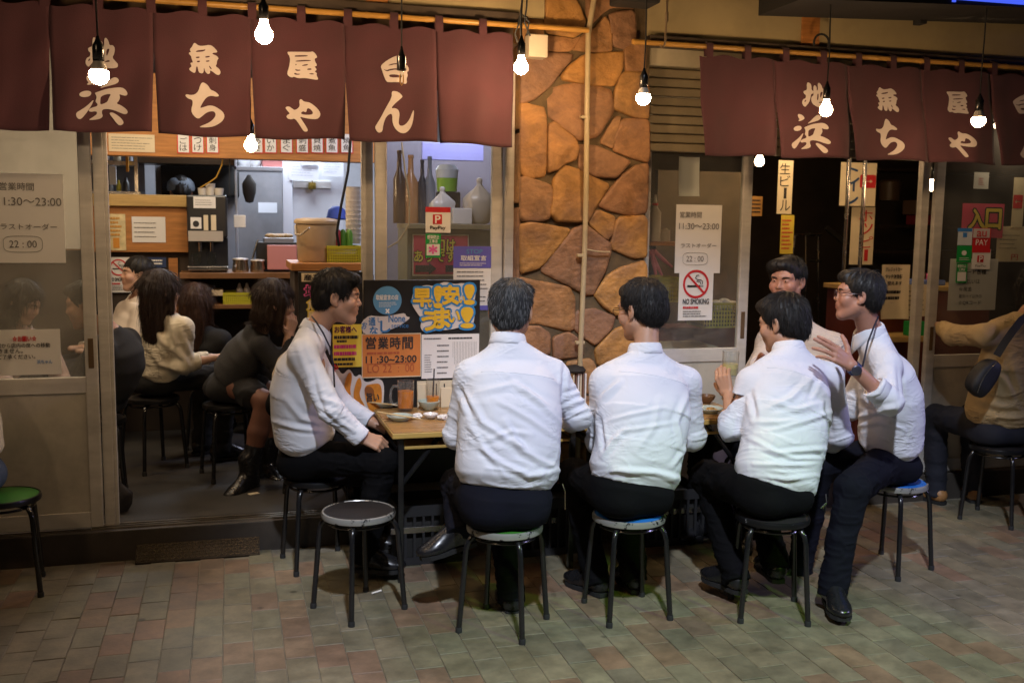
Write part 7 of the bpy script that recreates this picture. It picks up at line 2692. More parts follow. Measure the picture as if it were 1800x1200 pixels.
        if hair_style == 'up':
            for sx in (-1, 1):
                hf.ell(T((sx * .088, .010, -.036)), np.array((.028, .040, .050)) * hs, R, .012, 'cut')
            hf.half(T((0, -.05, -.06)), R @ np.array([0, .3, -1]), head - .2, head + .2, .012)
    HV, HF = hf.mesh()
    HN = normals(HV, HF)
    hq = (HV - head) @ R / hs
    th = np.arctan2(hq[:, 0], -hq[:, 1] - .05)
    HV = HV + HN * (.0042 * noise3(np.stack([th * 9, hq[:, 2] * 22, hq[:, 1] * 10], 1), seed) + .0025 * noise3(np.stack([th * 26, hq[:, 2] * 30, 0 * th], 1), seed + 3))[:, None]
    hob = np_mesh('hair', HV, HF, hair, body)
    if strand:
        g = np.random.default_rng(seed + 11)
        strand = int(strand * 2.2)
        pick = g.integers(0, len(HV), strand)
        P0, N0 = HV[pick], HN[pick]
        crown = T((.012, -.045, .135))
        if hair_style in ('long', 'bob'):
            fl = np.tile(np.array([0, 0, -1.0]), (strand, 1)) + unit(R[:, 1]) * -.1
        else:
            fl = P0 - crown
            loc = (P0 - head) @ R
            fl = fl + (loc[:, 1] > .03)[:, None] * (R[:, 1] * .10 + R[:, 0] * .03)
        fl = fl - N0 * np.sum(fl * N0, 1, keepdims=True)
        fl /= np.maximum(np.linalg.norm(fl, axis=1, keepdims=True), 1e-6)
        roots_l = (P0 - head) @ R / hs
        front = np.clip((roots_l[:, 1] - .015) / .05, 0, 1)[:, None] if hair_style.startswith('short') else 0
        side = R[:, 0] * .9 - R[:, 2] * .25 + R[:, 1] * .15
        fl = fl * (1 - front) + side * front
        fl /= np.maximum(np.linalg.norm(fl, axis=1, keepdims=True), 1e-6)
        Ls = {'short': .034, 'short_long': .042, 'long': .10, 'bob': .07, 'up': .03}[hair_style]
        if hair_style.startswith('short'):
            Ls = Ls * (1 - .45 * front[:, 0])
        hair_strands('hair_strands', P0, fl, N0, Ls, hair, hob, head, None, seed, rad_=.00075, lift=(hair_lift or .26) if hair_style.startswith('short') else .08, clump=.28 if hair_style.startswith('short') else .15)
        if hair is HAIR_G:
            pick = g.integers(0, len(HV), strand // 2)
            fl2 = HV[pick] - crown
            fl2 = fl2 - HN[pick] * np.sum(fl2 * HN[pick], 1, keepdims=True)
            fl2 /= np.linalg.norm(fl2, axis=1, keepdims=True)
            hair_strands('grey_strands', HV[pick], fl2, HN[pick], .032, HAIR_GB, hob, head, None, seed + 5, rad_=.0006, lift=.26, clump=.28)
    # ------------------------------------------------ top (shirt)
    tf = Field(np.min([S, hip, neck] + sh + el + wr, 0) - .16, np.max([S, hip, neck] + sh + el + wr, 0) + .16, res)
    bulge = -f * (.030 if sex == 'm' else .015)
    hem = hip + spine * (.055 - hem_drop)
    A = bw * (1.0 if sex == 'm' else .84)
    d1 = S - hem
    secs = [(hem, .176 * A, .122 * A), (hem + d1 * .10 + bulge * .3, .198 * A, .148 * A), (hem + d1 * .35 + bulge * .8, .197 * A, .146 * A), (hem + d1 * .62 + bulge, .203 * A, .140 * A),
            (hem + d1 * .86 + bulge * .7, .190 * A, .118 * A), (S + spine * .010, .150 * A, .082 * A), (neck + unit(head - neck) * .005, .062 * (1 if sex == 'm' else .85), .060 * (1 if sex == 'm' else .85))]
    tf.loft(secs, [rt_, rt_, rt_, srt, srt, srt, srt], .035, 2.25)
    for i in (0, 1):
        tf.cone(neck - spine * .02, sh[i], .050, .058 * A, .05)
        tf.cone(sh[i], el[i], .063 * (A if sex == 'm' else .95), .054, .035)
        e2 = el[i] + (wr[i] - el[i]) * cuff[i]
        tf.cone(el[i], e2, .055, .055 + (.043 - .055) * cuff[i], .02)
        dcut = unit(wr[i] - el[i])
        if cuff[i] < 1.2:
            tf.half(e2, dcut, e2 - .07, e2 + .07, .006)
    tf.half(neck + unit(head - neck) * .012, unit(head - neck), neck - .09, neck + .12, .006)
    TV, TF = tf.mesh()
    TV = relax(TV, TF, 1, .5)
    TN = normals(TV, TF)
    # cloth: tension folds, compression folds at the waist, rings on the sleeves
    L_ = np.linalg.norm(S - hip)
    rel = TV - hip
    sw = rel @ spine / L_
    uu = rel @ rt_ / .2
    vv = rel @ f / .2
    darm = np.full(len(TV), 9.0)
    al = np.zeros(len(TV))
    for i in (0, 1):
        for a, b, o_ in ((sh[i], el[i], 0), (el[i], wr[i], 1)):
            ba = b - a
            t = np.clip((TV - a) @ ba / (ba @ ba), 0, 1)
            dd = np.linalg.norm(TV - a - t[:, None] * ba, axis=1)
            m_ = dd < darm
            darm = np.where(m_, dd, darm)
            al = np.where(m_, t + o_, al)
    dt = np.linalg.norm(rel - spine * (rel @ spine)[:, None], axis=1)
    onarm = np.clip((.095 - darm) / .03, 0, 1) * np.clip((dt - .12) / .05, 0, 1)
    warp = noise3(np.stack([uu * 1.3, sw * 2.2, vv * 1.3], 1), seed) * .9
    sg_ = np.sign(uu) * np.clip(np.abs(uu) * 2, 0, 1)
    ang = (.62 * sg_ + warp * .5) * np.clip(sw * 1.6, .15, 1)
    a_ = sw * L_ * np.cos(ang) - uu * .2 * np.sin(ang)
    b_ = sw * L_ * np.sin(ang) + uu * .2 * np.cos(ang)
    n1 = noise3(np.stack([a_ / .062, b_ / .26, vv * .5], 1), seed + 1)
    n2 = noise3(np.stack([a_ / .034 + warp, b_ / .17, vv * .6], 1), seed + 2)
    big = noise3(np.stack([uu * 1.6, sw * 3.0, vv * 1.4], 1), seed + 4)
    low = np.clip((.55 - sw) / .4, 0, 1)
    torso_d = (.0046 * (ridge(n1, .20) - .15) + .0024 * (ridge(n2, .22) - .15) * (.3 + low)) * (.12 + .75 * low) + .0055 * big
    n3 = noise3(np.stack([al * 6.5 + warp * .8, darm * 0 + TV[:, 0] * 6, TV[:, 2] * 6], 1), seed + 6)
    n4 = noise3(np.stack([al * 12, TV[:, 0] * 11 + TV[:, 2] * 5, TV[:, 1] * 9], 1), seed + 7)
    eln = np.exp(-((al - 1.0) / .35) ** 2)
    arm_d = (.0052 * (ridge(n3, .3) - .25) + .0022 * (ridge(n4, .3) - .25)) * (.35 + 1.0 * eln) + .003 * big
    disp = torso_d * (1 - onarm) + arm_d * onarm
    fade = np.clip((1.02 - sw) / .12, .25, 1)
    disp *= fade * wr_amp
    px, py = topx(TV)
    facing = np.sum(TN * (CP - TV), 1) > 0
    for (pl_, amp, wd) in folds:
        dm = np.full(len(TV), 1e9)
        tt = np.zeros(len(TV))
        n_s = len(pl_) - 1
        for k in range(n_s):
            a, b = np.array(pl_[k], float), np.array(pl_[k + 1], float)
            ba = b - a
            t = np.clip(((px - a[0]) * ba[0] + (py - a[1]) * ba[1]) / (ba @ ba), 0, 1)
            dd = np.hypot(px - a[0] - t * ba[0], py - a[1] - t * ba[1])
            m_ = dd < dm
            dm = np.where(m_, dd, dm)
            tt = np.where(m_, (k + t) / n_s, tt)
        taper = np.sin(np.clip(tt, .04, .96) * math.pi) ** .6
        wd = wd * .62
        disp = disp + facing * amp * 1.15 * taper * (np.exp(-np.abs(dm / wd) ** 1.4) - .6 * np.exp(-((dm - wd * 1.8) / wd) ** 2))
    TV = TV + TN * disp[:, None]
    shirt = np_mesh('shirt' if sex == 'm' else 'top', TV, TF, top, body)
    if collar and res < .009:
        # armhole and yoke seams stand proud of the cloth
        TN2 = normals(TV, TF)
        dv = (TV - S) @ spine + .055
        m_ = (np.abs(dv) < .005) & ((TV - S) @ f < -.02) & (onarm < .3)
        P = []
        for k in range(26):
            u_ = -.15 + .30 * k / 25
            w_ = m_ & (np.abs((TV - S) @ srt - u_) < .009)
            if w_.sum() > 1:
                P.append((TV[w_] + TN2[w_] * .0004).mean(0))
        if len(P) > 8:
            MB().tube(P, .0017, 5).build('yoke_seam', top, shirt, smooth='all')
    if collar:
        nd = unit(unit(head - neck) * .75 + np.array([0, 0, 1]) * .55 - f * .05)
        cf = unit(f - nd * (f @ nd))
        cr = np.cross(cf, nd)
        c0 = neck + unit(head - neck) * .004 + f * .006
        n = 40
        vs, fs = [], []
        kk = 1.0 if sex == 'm' else .86
        prof = [(0, .002), (1, .034), (2, .042), (3, .036), (4, .010), (5, -.008)]
        rows = []
        for i in range(n + 1):
            th = (i / n - .5) * 2 * math.pi * .955
            frt = max(0.0, (abs(th) - 1.75) / 1.2)
            tip = min(1.0, frt)
            dv = -cf * math.cos(th) * 1.0 + cr * math.sin(th)
            base = c0 + cf * .004 * 0
            drop = .030 * tip
            rad0 = .0585 * kk
            col_h = .036 - .012 * tip
            dn_ = -nd * (.030 * tip)
            ring = [base + dv * rad0 * 1.0 - nd * .004 + dn_, base + dv * (rad0 + .0015) + nd * col_h + dn_ * .8, base + dv * (rad0 + .006) + nd * (col_h + .0045) + dn_ * .8,
                    base + dv * (rad0 + .0105) + nd * (col_h - .002) + dn_ * .85, base + dv * (rad0 + .0165 + .004 * tip) + nd * (.010 - .028 * tip) + dn_, base + dv * (rad0 + .021 + .008 * tip) + nd * (-.006 - .050 * tip) + dn_]
            vs += ring
        for i in range(n):
            for j in range(5):
                fs.append((i * 6 + j, i * 6 + j + 1, (i + 1) * 6 + j + 1, (i + 1) * 6 + j))
        co = MB().add(vs, fs).build('collar', top if collar_c is None else collar_c, body, smooth='all')
        md = co.modifiers.new('thick', 'SOLIDIFY')
        md.thickness = .0022
        md.offset = 1
    if cuff[0] and collar:
        for i in (0, 1):
            e2 = el[i] + (wr[i] - el[i]) * cuff[i]
            dv = unit(wr[i] - el[i])
            a = unit(np.cross(dv, [0.3, .2, 1]))
            b2 = np.cross(dv, a)
            vs, fs = [], []
            r0 = .055 + (.043 - .055) * cuff[i]
            hh = .055 if cuff[i] > .8 else .05
            for j, (rr, hgt) in enumerate(((r0 + .001, -hh), (r0 + .0045, -hh + .002), (r0 + .0038, -.004), (r0 + .0032, .002), (r0 - .004, .002), (r0 - .006, -.01))):
                for k in range(28):
                    an_ = 2 * math.pi * k / 28
                    w_ = .0018 * math.sin(an_ * 3 + seed + j)
                    vs.append(e2 + dv * hgt + (a * math.cos(an_) + b2 * math.sin(an_)) * (rr + w_))
            for j in range(5):
                for k in range(28):
                    fs.append((j * 28 + k, j * 28 + (k + 1) % 28, (j + 1) * 28 + (k + 1) % 28, (j + 1) * 28 + k))
            MB().add(vs, fs).build('cuff', top, shirt, smooth='all')
    # ------------------------------------------------ trousers / skirt
    if legs:
        lf = Field(np.min([hip] + kn + an, 0) - .2, np.max([hip] + kn + an, 0) + .2, res * 1.15)
        top_w = hip + spine * .085
        lf.loft([(top_w, .152 * A, .106 * A), (hip + spine * .02, .162 * A, .120 * A), (hip - np.array([0, 0, .055]) + f * .03, .158 * A, .125 * A)], rt_, .04, 2.3)
        for sx in (-1, 1):
            lf.ell(hip - f * .045 + rt_ * sx * .066 * A - np.array([0, 0, .032]), (.094 * A, .095, .074), np.stack([rt_, f, [0, 0, 1]], 1), .05)
        # flat where the seat carries the weight
        seat_z = hip[2] - .095
        lf.half(np.array([hip[0], hip[1], seat_z]), (0, 0, -1), np.array([hip[0] - .22, hip[1] - .22, seat_z - .12]), np.array([hip[0] + .22, hip[1] + .22, seat_z + .01]), .02)
        for i in (0, 1):
            if skirt:
                kk_ = hipj[i] + (kn[i] - hipj[i]) * .62
                lf.cone(hipj[i] + f * .03, kk_, .098 * A, .085, .06)
            else:
                lf.cone(hipj[i] + f * .02, kn[i], .096 * A, .070, .04)
                lf.cone(kn[i], an[i] + unit(an[i] - kn[i]) * .05, .068, .058, .03)
                dv = unit(an[i] - kn[i])
                lf.half(an[i] + dv * .045, dv, an[i] - .08, an[i] + .09, .006)
        LV, LF = lf.mesh()
        LV = relax(LV, LF, 1, .5)
        LN = normals(LV, LF)
        q = np.stack([LV[:, 0] * 9, LV[:, 1] * 9, LV[:, 2] * 22], 1)
        near_hip = np.clip((np.linalg.norm(LV - hip, axis=1) - .16) / .12, .2, 1)
        ld = (.006 * noise3(q, seed + 20) + .005 * (ridge(noise3(q * 1.7 + 9, seed + 21)) - .3)) * near_hip
        LV = LV + LN * ld[:, None]
        np_mesh('skirt' if skirt else 'trousers', LV, LF, bottom, body)
        if tights is not None:
            lg = Field(np.min([hip] + kn + an, 0) - .15, np.max([hip] + kn + an, 0) + .15, .010)
            for i in (0, 1):
                lg.cone(hipj[i], kn[i], .078, .056, .03)
                lg.cone(kn[i], kn[i] * .6 + an[i] * .4, .054, .056, .02)
                lg.cone(kn[i] * .6 + an[i] * .4, an[i], .056, .036, .02)
            a1, b1 = lg.mesh()
            np_mesh('tights', a1, b1, tights, body)
        if belt is not None:
            c = hip + spine * .078
            vs, fs = [], []
            n = 44
            up_s = spine
            ex = unit(rt_ - up_s * (rt_ @ up_s))
            ey = np.cross(up_s, ex)
            for j, (hgt, g_) in enumerate(((-.016, .004), (-.016, .0085), (.016, .0085), (.016, .004))):
                for k in range(n):
                    a = 2 * math.pi * k / n
                    ca_, sa_ = math.cos(a), math.sin(a)
                    e_ = 2 / 2.3
                    vs.append(c + ex * (.154 * A + g_) * math.copysign(abs(ca_) ** e_, ca_) + ey * (.108 * A + g_) * math.copysign(abs(sa_) ** e_, sa_) + up_s * hgt)
            for j in range(3):
                for k in range(n):
                    fs.append((j * n + k, j * n + (k + 1) % n, (j + 1) * n + (k + 1) % n, (j + 1) * n + k))
            MB().add(vs, fs).build('belt', belt, body, smooth=True)
        if shoes:
            for i in (0, 1):
                a = an[i]
                t_ = toe[i]
                side = unit(np.cross(t_, [0, 0, 1]))
                upv = np.cross(side, t_)
                up_leg = unit(kn[i] - a)
                if not boots and tights is None:
                    MB().tube([a - up_leg * .03, a + up_leg * .03, a + up_leg * .12], [.041, .042, .047], 16).build('sock', BLACKSOCK, body, smooth=True)
                sf = Field(a - .26, a + .26, .0075 if res < .009 else .01)
                if boots:
                    sf.cone(a, a + up_leg * .17, .047, .052, .03)
                heel = a - t_ * .028 - upv * .035
                sf.cone(a + upv * (.10 if boots else .012), heel + upv * .005, .048 if boots else .040, .038, .03)
                sf.cone(heel, a + t_ * .10 - upv * .044, .036, .040, .03)
                sf.cone(a + upv * .004, a + t_ * .07 - upv * .022, .041, .036, .02)
                sf.ell(a + t_ * .125 - upv * .050, (.047, .068, .030), np.stack([side, t_, upv], 1), .03)
                base = a - upv * .066
                sf.half(base, -upv, a - .3, a + .3, .006)
                v_, f_ = sf.mesh()
                if len(v_):
                    sm = shoes_mat or LEATHER
                    so_ = np_mesh('boot' if boots else 'shoe', v_, f_, sm, body)
                    outl = [(-.058, .0), (-.050, .028), (-.02, .036), (.04, .036), (.10, .048), (.155, .045), (.188, .022), (.192, 0)]
                    P_ = [(u, w) for u, w in outl] + [(u, -w) for u, w in reversed(outl[1:-1])]
                    m_ = len(P_)
                    vs = [base + t_ * (u - .01) + side * w + upv * .002 for u, w in P_] + [base + t_ * (u - .01) + side * w - upv * .016 for u, w in P_]
                    fs = [tuple(range(m_)), tuple(range(2 * m_ - 1, m_ - 1, -1))] + [(k, (k + 1) % m_, (k + 1) % m_ + m_, k + m_) for k in range(m_)]
                    MB().add(vs, fs).build('sole', RUBBER, so_)
                    if not boots and res < .009:
                        for k in range(4):
                            q = a + t_ * (.030 + .020 * k) - upv * (.002 + .010 * k)
                            tube_np('lace', [q - side * .022 - upv * .006, q + upv * .006 - side * .008, q + upv * .006 + side * .008, q + side * .022 - upv * .006], .0026, mat('lace_grey', (.05, .05, .055), .6), so_, 6)
    # ------------------------------------------------ accessories
    if glasses is not None:
        gm = glasses
        go = MB()
        for sx in (-1, 1):
            P = []
            for k in range(25):
                a = 2 * math.pi * k / 24
                P.append(T((sx * .033 + .024 * math.copysign(abs(math.cos(a)) ** .7, math.cos(a)), .1035 - .10 * abs(.033 + sx * 0 + .024 * math.cos(a) * sx * sx - .033) ** 1.2, .0045 + .0165 * math.copysign(abs(math.sin(a)) ** .7, math.sin(a)))))
            go.tube(P, .0017, 6, cap=False)
            go.tube([T((sx * .056, .100, .012)), T((sx * .068, .085, .012)), T((sx * .079, .04, .010)), T((sx * .0815, .0, .010)), T((sx * .080, -.018, -.004))], .0018, 6)
        go.tube([T((-.010, .106, .010)), T((0, .108, .012)), T((.010, .106, .010))], .0016, 6)
        g_o = go.build('glasses', gm, body, smooth=True)
        for sx in (-1, 1):
            MB().add([T((sx * .033 + .0235 * math.copysign(abs(math.cos(a)) ** .7, math.cos(a)), .1032, .0045 + .016 * math.copysign(abs(math.sin(a)) ** .7, math.sin(a)))) for a in [2 * math.pi * k / 24 for k in range(24)]], [tuple(range(24))]).build('lens', GLASS_C, g_o)
    if watch is not None:
        i = watch
        dv = unit(wr[i] - el[i])
        c = wr[i] - dv * .020
        a = unit(np.cross(dv, [0, 0, 1]))
        b2 = np.cross(dv, a)
        vs, fs = [], []
        for j, (rr, hgt) in enumerate(((.0275, -.012), (.0310, -.011), (.0310, .011), (.0275, .012))):
            for k in range(24):
                an_ = 2 * math.pi * k / 24
                vs.append(c + dv * hgt + (a * math.cos(an_) + b2 * math.sin(an_)) * rr)
        for j in range(3):
            for k in range(24):
                fs.append((j * 24 + k, j * 24 + (k + 1) % 24, (j + 1) * 24 + (k + 1) % 24, (j + 1) * 24 + k))
        wm = mat('navy_watch_strap', (.02, .03, .10), .4)
        wo = MB().add(vs, fs).build('watch', wm, body, smooth=True)
        cv_ = unit(CP - c)
        nn_ = unit(cv_ - dv * (cv_ @ dv))
        s2 = np.cross(dv, nn_)
        vs, fs = [], []
        for j, (rr, hgt) in enumerate(((.019, .026), (.0215, .030), (.0215, .037), (.018, .0395))):
            for k in range(24):
                an_ = 2 * math.pi * k / 24
                vs.append(c + nn_ * hgt + (dv * math.cos(an_) + s2 * math.sin(an_)) * rr)
        for j in range(3):
            for k in range(24):
                fs.append((j * 24 + k, j * 24 + (k + 1) % 24, (j + 1) * 24 + (k + 1) % 24, (j + 1) * 24 + k))
        fs.append(tuple(72 + k for k in range(24)))
        MB().add(vs, fs).build('watch_case', mat('watch_steel', (.12, .12, .16), .3, .7), wo, smooth=True)
    if lanyard is not None:
        tube_np('lanyard', [np.array(p_) for p_ in lanyard], .0042, mat('lanyard_black', (.015, .015, .03), .6), body, 6)
    return body
A_ = at
# ---- the party at the tables (each shirt also gets the strongest creases the light picks out)
person('person with grey hair in white shirt seen from behind, on the green stool', A_(897, 646, 3.90), 86, (1.03, 3.71, .532), A_(898, 547, 3.98), 66, -6,
       sh=(A_(828, 662, 3.90), A_(970, 660, 3.90)), neck=A_(893, 606, 3.92), el=(A_(802, 765, 3.93), A_(1016, 732, 3.86)), wr=(A_(835, 765, 4.17), A_(1003, 742, 4.14)),
       kn=((.93, 4.13, .49), (1.13, 4.15, .50)), an=(A_(806, 930, 3.90), A_(898, 1040, 3.90)), toe=((-1, -.1, -.18), (.1, 1, 0)), bw=1.04, hair=HAIR_G, hs=1.06, res=.0056, hres=.005,
       belt=BROWNBELT, bottom=TROUS, seed=3, strand=3600, skin=SKIN,
       folds=[([(832, 690), (900, 676), (985, 724)], .006, 9), ([(893, 660), (940, 700), (986, 742)], .006, 8), ([(827, 700), (848, 742), (909, 782), (960, 800)], .008, 9), ([(806, 680), (828, 730)], -.009, 7),
              ([(828, 776), (887, 817), (929, 836), (985, 828)], .009, 8), ([(887, 740), (919, 793), (983, 826)], .009, 9), ([(850, 775), (900, 758), (935, 764)], .005, 7), ([(992, 640), (989, 700)], -.008, 6),
              ([(990, 716), (1037, 697)], .008, 7), ([(995, 690), (1025, 680)], -.006, 6), ([(1000, 735), (1040, 722)], -.006, 6), ([(820, 740), (860, 800), (890, 836)], .006, 8), ([(868, 700), (930, 735), (978, 770)], .005, 8)])
person('person with dark glasses in white shirt seen from behind, on the middle stool', A_(1132, 650, 3.92), 100, (1.58, 3.74, .532), A_(1127, 545, 4.0), 118, -10,
       sh=(A_(1064, 672, 3.92), A_(1206, 672, 3.92)), neck=A_(1135, 622, 3.93), el=(A_(1052, 775, 3.97), A_(1218, 770, 3.93)), wr=(A_(1060, 795, 4.16), A_(1180, 775, 4.16)),
       kn=((1.49, 4.18, .49), (1.72, 4.18, .49)), an=((1.52, 3.97, .09), (1.70, 3.97, .09)), bw=1.0, res=.0056, hres=.005, belt=BROWNBELT, bottom=TROUS_B, seed=14, strand=3600, hs=1.06, hair_lift=.55, hem_drop=.035,
       glasses=mat('black_frame', (.012, .010, .010), .25), hair=HAIR,
       folds=[([(1053, 706), (1070, 688), (1090, 670)], .009, 8), ([(1058, 800), (1080, 770), (1104, 752)], .007, 8), ([(1079, 826), (1153, 831), (1207, 846)], .008, 8), ([(1062, 740), (1110, 728), (1170, 716)], .004, 6),
              ([(1070, 760), (1130, 752), (1190, 742)], .004, 6), ([(1210, 690), (1190, 740), (1200, 800)], .007, 8), ([(1052, 730), (1060, 790)], -.008, 6), ([(1180, 820), (1212, 780)], .006, 7), ([(1120, 790), (1150, 750), (1160, 700)], .004, 9)])
person('person in rumpled white shirt seen from behind raising a glass mug', A_(1388, 652, 3.84), 102, (2.16, 3.61, .53), A_(1375, 568, 3.96), 122, -14,
       sh=(A_(1320, 672, 3.84), A_(1458, 662, 3.84)), neck=A_(1388, 620, 3.88), el=(A_(1286, 752, 3.82), A_(1476, 765, 3.86)), wr=(A_(1281, 694, 3.98), A_(1450, 790, 4.08)), cuff=(.30, 1.0),
       kn=((2.07, 4.02, .49), (2.30, 4.05, .49)), an=(A_(1290, 1005, 3.74), A_(1362, 985, 3.76)), toe=((-.3, 1, 0), (.2, 1, 0)), bw=.94, hair_style='short_long', res=.0056, hres=.005, bottom=TROUS_B, seed=23, strand=3800, hs=1.06, hem_drop=.06,
       hands=(((-.12, .45, .85), (-.80, -.55, .2), dict(ts=-1, curl=(.50, .52, .54, .56), spread=.02, thumb=(.75, .55))), None), belt=LEATHER,
       folds=[([(1324, 742), (1370, 742), (1420, 734)], .007, 7), ([(1350, 757), (1410, 742), (1463, 724)], .008, 7), ([(1318, 770), (1367, 796), (1460, 788)], .009, 7), ([(1330, 786), (1400, 806), (1458, 806)], .008, 6),
              ([(1340, 720), (1390, 700), (1420, 670)], .007, 9), ([(1325, 815), (1390, 818), (1455, 812)], .008, 6), ([(1420, 700), (1440, 660)], -.006, 8), ([(1322, 690), (1328, 735)], -.009, 7), ([(1452, 700), (1462, 760)], -.007, 7),
              ([(1330, 835), (1380, 842), (1440, 836)], .006, 6), ([(1345, 700), (1400, 720), (1450, 706)], .005, 7)])
person('person in white shirt with navy watch and thin glasses facing left, gesturing', A_(1548, 634, 3.93), 152, (3.00, 3.98, .535), A_(1508, 520, 3.92), 152, 3, -2,
       neck=A_(1530, 588, 3.94), el=(A_(1564, 706, 3.56), A_(1490, 720, 4.2)), wr=(A_(1496, 642, 3.60), A_(1440, 690, 4.25)), cuff=(.42, 1.0),
       kn=(A_(1497, 858, 3.60), A_(1440, 820, 4.0)), an=(A_(1464, 1030, 3.55), A_(1405, 1000, 4.0)), toe=((-.35, -1, 0), (-.9, .1, 0)), bw=.98, hair_style='short', res=.0056, hres=.0036, bottom=TROUS, seed=31, strand=3400, wr_amp=.7, skin=SKIN_RED,
       hands=(((-.95, .1, .62), (.2, -.95, .25), dict(ts=1, curl=(.16, .12, .30, .42), spread=.05, thumb=(1.05, -.05))), None), watch=0, glasses=mat('red_brown_frame', (.05, .012, .01), .25), belt=LEATHER,
       lanyard=[A_(1544, 556, 3.84), A_(1537, 572, 3.78), A_(1526, 600, 3.745), A_(1517, 640, 3.735), A_(1514, 655, 3.74)], hs=.95,
       folds=[([(1560, 660), (1545, 690), (1520, 700)], .010, 9), ([(1515, 700), (1545, 722), (1580, 715)], .009, 8), ([(1500, 735), (1540, 725), (1570, 735)], .008, 7), ([(1500, 750), (1545, 742), (1590, 755)], .005, 7), ([(1578, 640), (1584, 700)], -.006, 8)])
person('person in beige shirt behind the table, face half hidden, looking at camera left', A_(1408, 602, 4.68), 222, (2.68, 4.74, .535), A_(1384, 494, 4.62), 214, -4,
       bw=1.0, top=SHIRT_B, res=.009, hres=.0042, seed=41, skin=SKIN_RED, strand=2200, bottom=TROUS_B, hs=1.02, el=(None, A_(1330, 660, 4.5)), wr=(None, A_(1335, 640, 4.4)), smile=.3)
person('person laughing in profile in white shirt with black lanyard at table end', A_(538, 622, 4.58), -6, (.33, 4.66, .535), A_(594, 522, 4.56), -10, -6,
       neck=A_(553, 583, 4.58), sh=(A_(545, 622, 4.75), A_(532, 622, 4.42)), el=(A_(600, 710, 4.82), A_(582, 720, 4.33)), wr=(A_(650, 740, 4.75), A_(634, 768, 4.34)),
       kn=(A_(672, 800, 4.72), A_(672, 812, 4.36)), an=(A_(640, 938, 4.72), A_(640, 972, 4.40)), toe=((1, -.2, 0), (1, -.3, 0)), bw=.94, res=.0056, hres=.0034, seed=52, strand=3400, wr_amp=.55, bottom=TROUS_B, skin=SKIN, smile=1.0,
       hands=(None, ((.9, -.1, -.35), (.25, -.8, .6), dict(ts=-1, curl=(.65, .65, .65, .65), spread=.02, thumb=(.5, .6)))), belt=LEATHER,
       lanyard=[A_(548, 556, 4.50), A_(556, 566, 4.45), A_(568, 585, 4.42), A_(580, 610, 4.42), A_(586, 640, 4.43), A_(588, 680, 4.45)], hs=1.0,
       folds=[([(548, 640), (556, 690), (575, 735)], -.007, 8), ([(500, 700), (530, 735), (560, 745)], .006, 9), ([(478, 740), (520, 752), (570, 758)], .006, 7), ([(590, 735), (625, 760)], .005, 6), ([(565, 700), (600, 712)], .007, 7), ([(560, 722), (590, 742)], -.006, 6), ([(520, 600), (540, 660)], .004, 8)])
person('person in pale beige sweater mostly hidden behind the laughing man', A_(545, 630, 5.15), -4, (.30, 5.25, .70), A_(588, 528, 5.2), -4, -4, res=.011, hres=.008, top=mat('oat_knit', (.50, .42, .33), .9, bump=.3, bscale=200),
       collar=False, seed=61, strand=900, detail=False, bottom=TROUS_B, el=(None, A_(604, 700, 4.98)), wr=(None, A_(640, 738, 4.86)), hands=(None, ((.95, -.1, -.2), (.1, -.6, .7), dict(ts=-1, curl=(.3, .3, .3, .3)))), bw=.86, hs=.96, hair=HAIR)

# ---- guests in the shop
KNIT = mat('grey_cardigan', (.030, .030, .032), .95, bump=.5, bscale=160, noise=.2)
BLK = mat('black_cloth', (.010, .010, .011), .9, bump=.2, bscale=200)
CREAMB = creased('cream_blouse', (.66, .60, .47), .7)
person('person in grey cardigan covering the mouth, short black boots', A_(450, 600, 5.78), 12, (-.02, 5.86, .69), A_(484, 532, 5.70), 6, -12, sex='f', hair=HAIR_DB, hair_style='bob', top=KNIT, bottom=BLK, collar=False,
       el=(None, A_(498, 655, 5.62)), wr=(None, A_(508, 590, 5.66)), hands=(None, ((.25, .1, 1), (.6, -.8, 0), dict(ts=-1, curl=(.6, .6, .6, .6)))), kn=(A_(486, 690, 5.85), A_(466, 704, 5.56)), an=(A_(470, 820, 5.85), A_(436, 838, 5.56)),
       toe=((.4, -.8, 0), (-.6, -.7, -.1)), skirt=True, tights=TIGHTS, boots=True, seed=71, res=.009, hres=.006, strand=2200, skin=SKIN_F, wr_amp=1.0, hem_drop=.03, bw=.94, hs=1.03)
person('person with very long dark hair in cream blouse, back turned', A_(300, 572, 6.12), 30, (-.44, 6.17, .69), A_(284, 512, 6.10), 28, -6, sex='f', hair=HAIR_DB, hair_style='long', top=CREAMB, bottom=BLK, collar=False,
       el=(None, A_(322, 640, 6.0)), wr=(None, A_(352, 634, 6.02)), seed=81, res=.009, hres=.008, strand=2400, skin=SKIN_F, detail=False, bw=1.0, wr_amp=1.7, hem_drop=.04, hair_len=.44,
       folds=[([(262, 560), (285, 600), (330, 640)], .012, 9), ([(300, 560), (310, 610), (335, 648)], .012, 8), ([(255, 600), (280, 640), (320, 652)], .010, 8), ([(320, 570), (335, 600), (345, 630)], -.010, 7)])
person('person with reddish brown hair in black, seated deep in the room', A_(352, 595, 6.7), 62, (-.12, 6.8, .69), A_(346, 532, 6.7), 62, -4, sex='f', hair=HAIR_B, hair_style='long', top=BLK, bottom=BLK, collar=False, seed=91, res=.012, hres=.009, strand=1500, detail=False, skin=SKIN_F)
person('person in white collared uniform and black apron smiling left', A_(236, 548, 6.9), 205, (-.72, 6.9, .69), A_(240, 482, 6.85), 200, 2, sex='f', hair=HAIR, hair_style='up', top=mat('uniform_white', (.68, .60, .52), .8), bottom=BLK, seed=101, res=.011, hres=.0055, strand=1200, skin=SKIN_F, smile=.8, hs=.92)
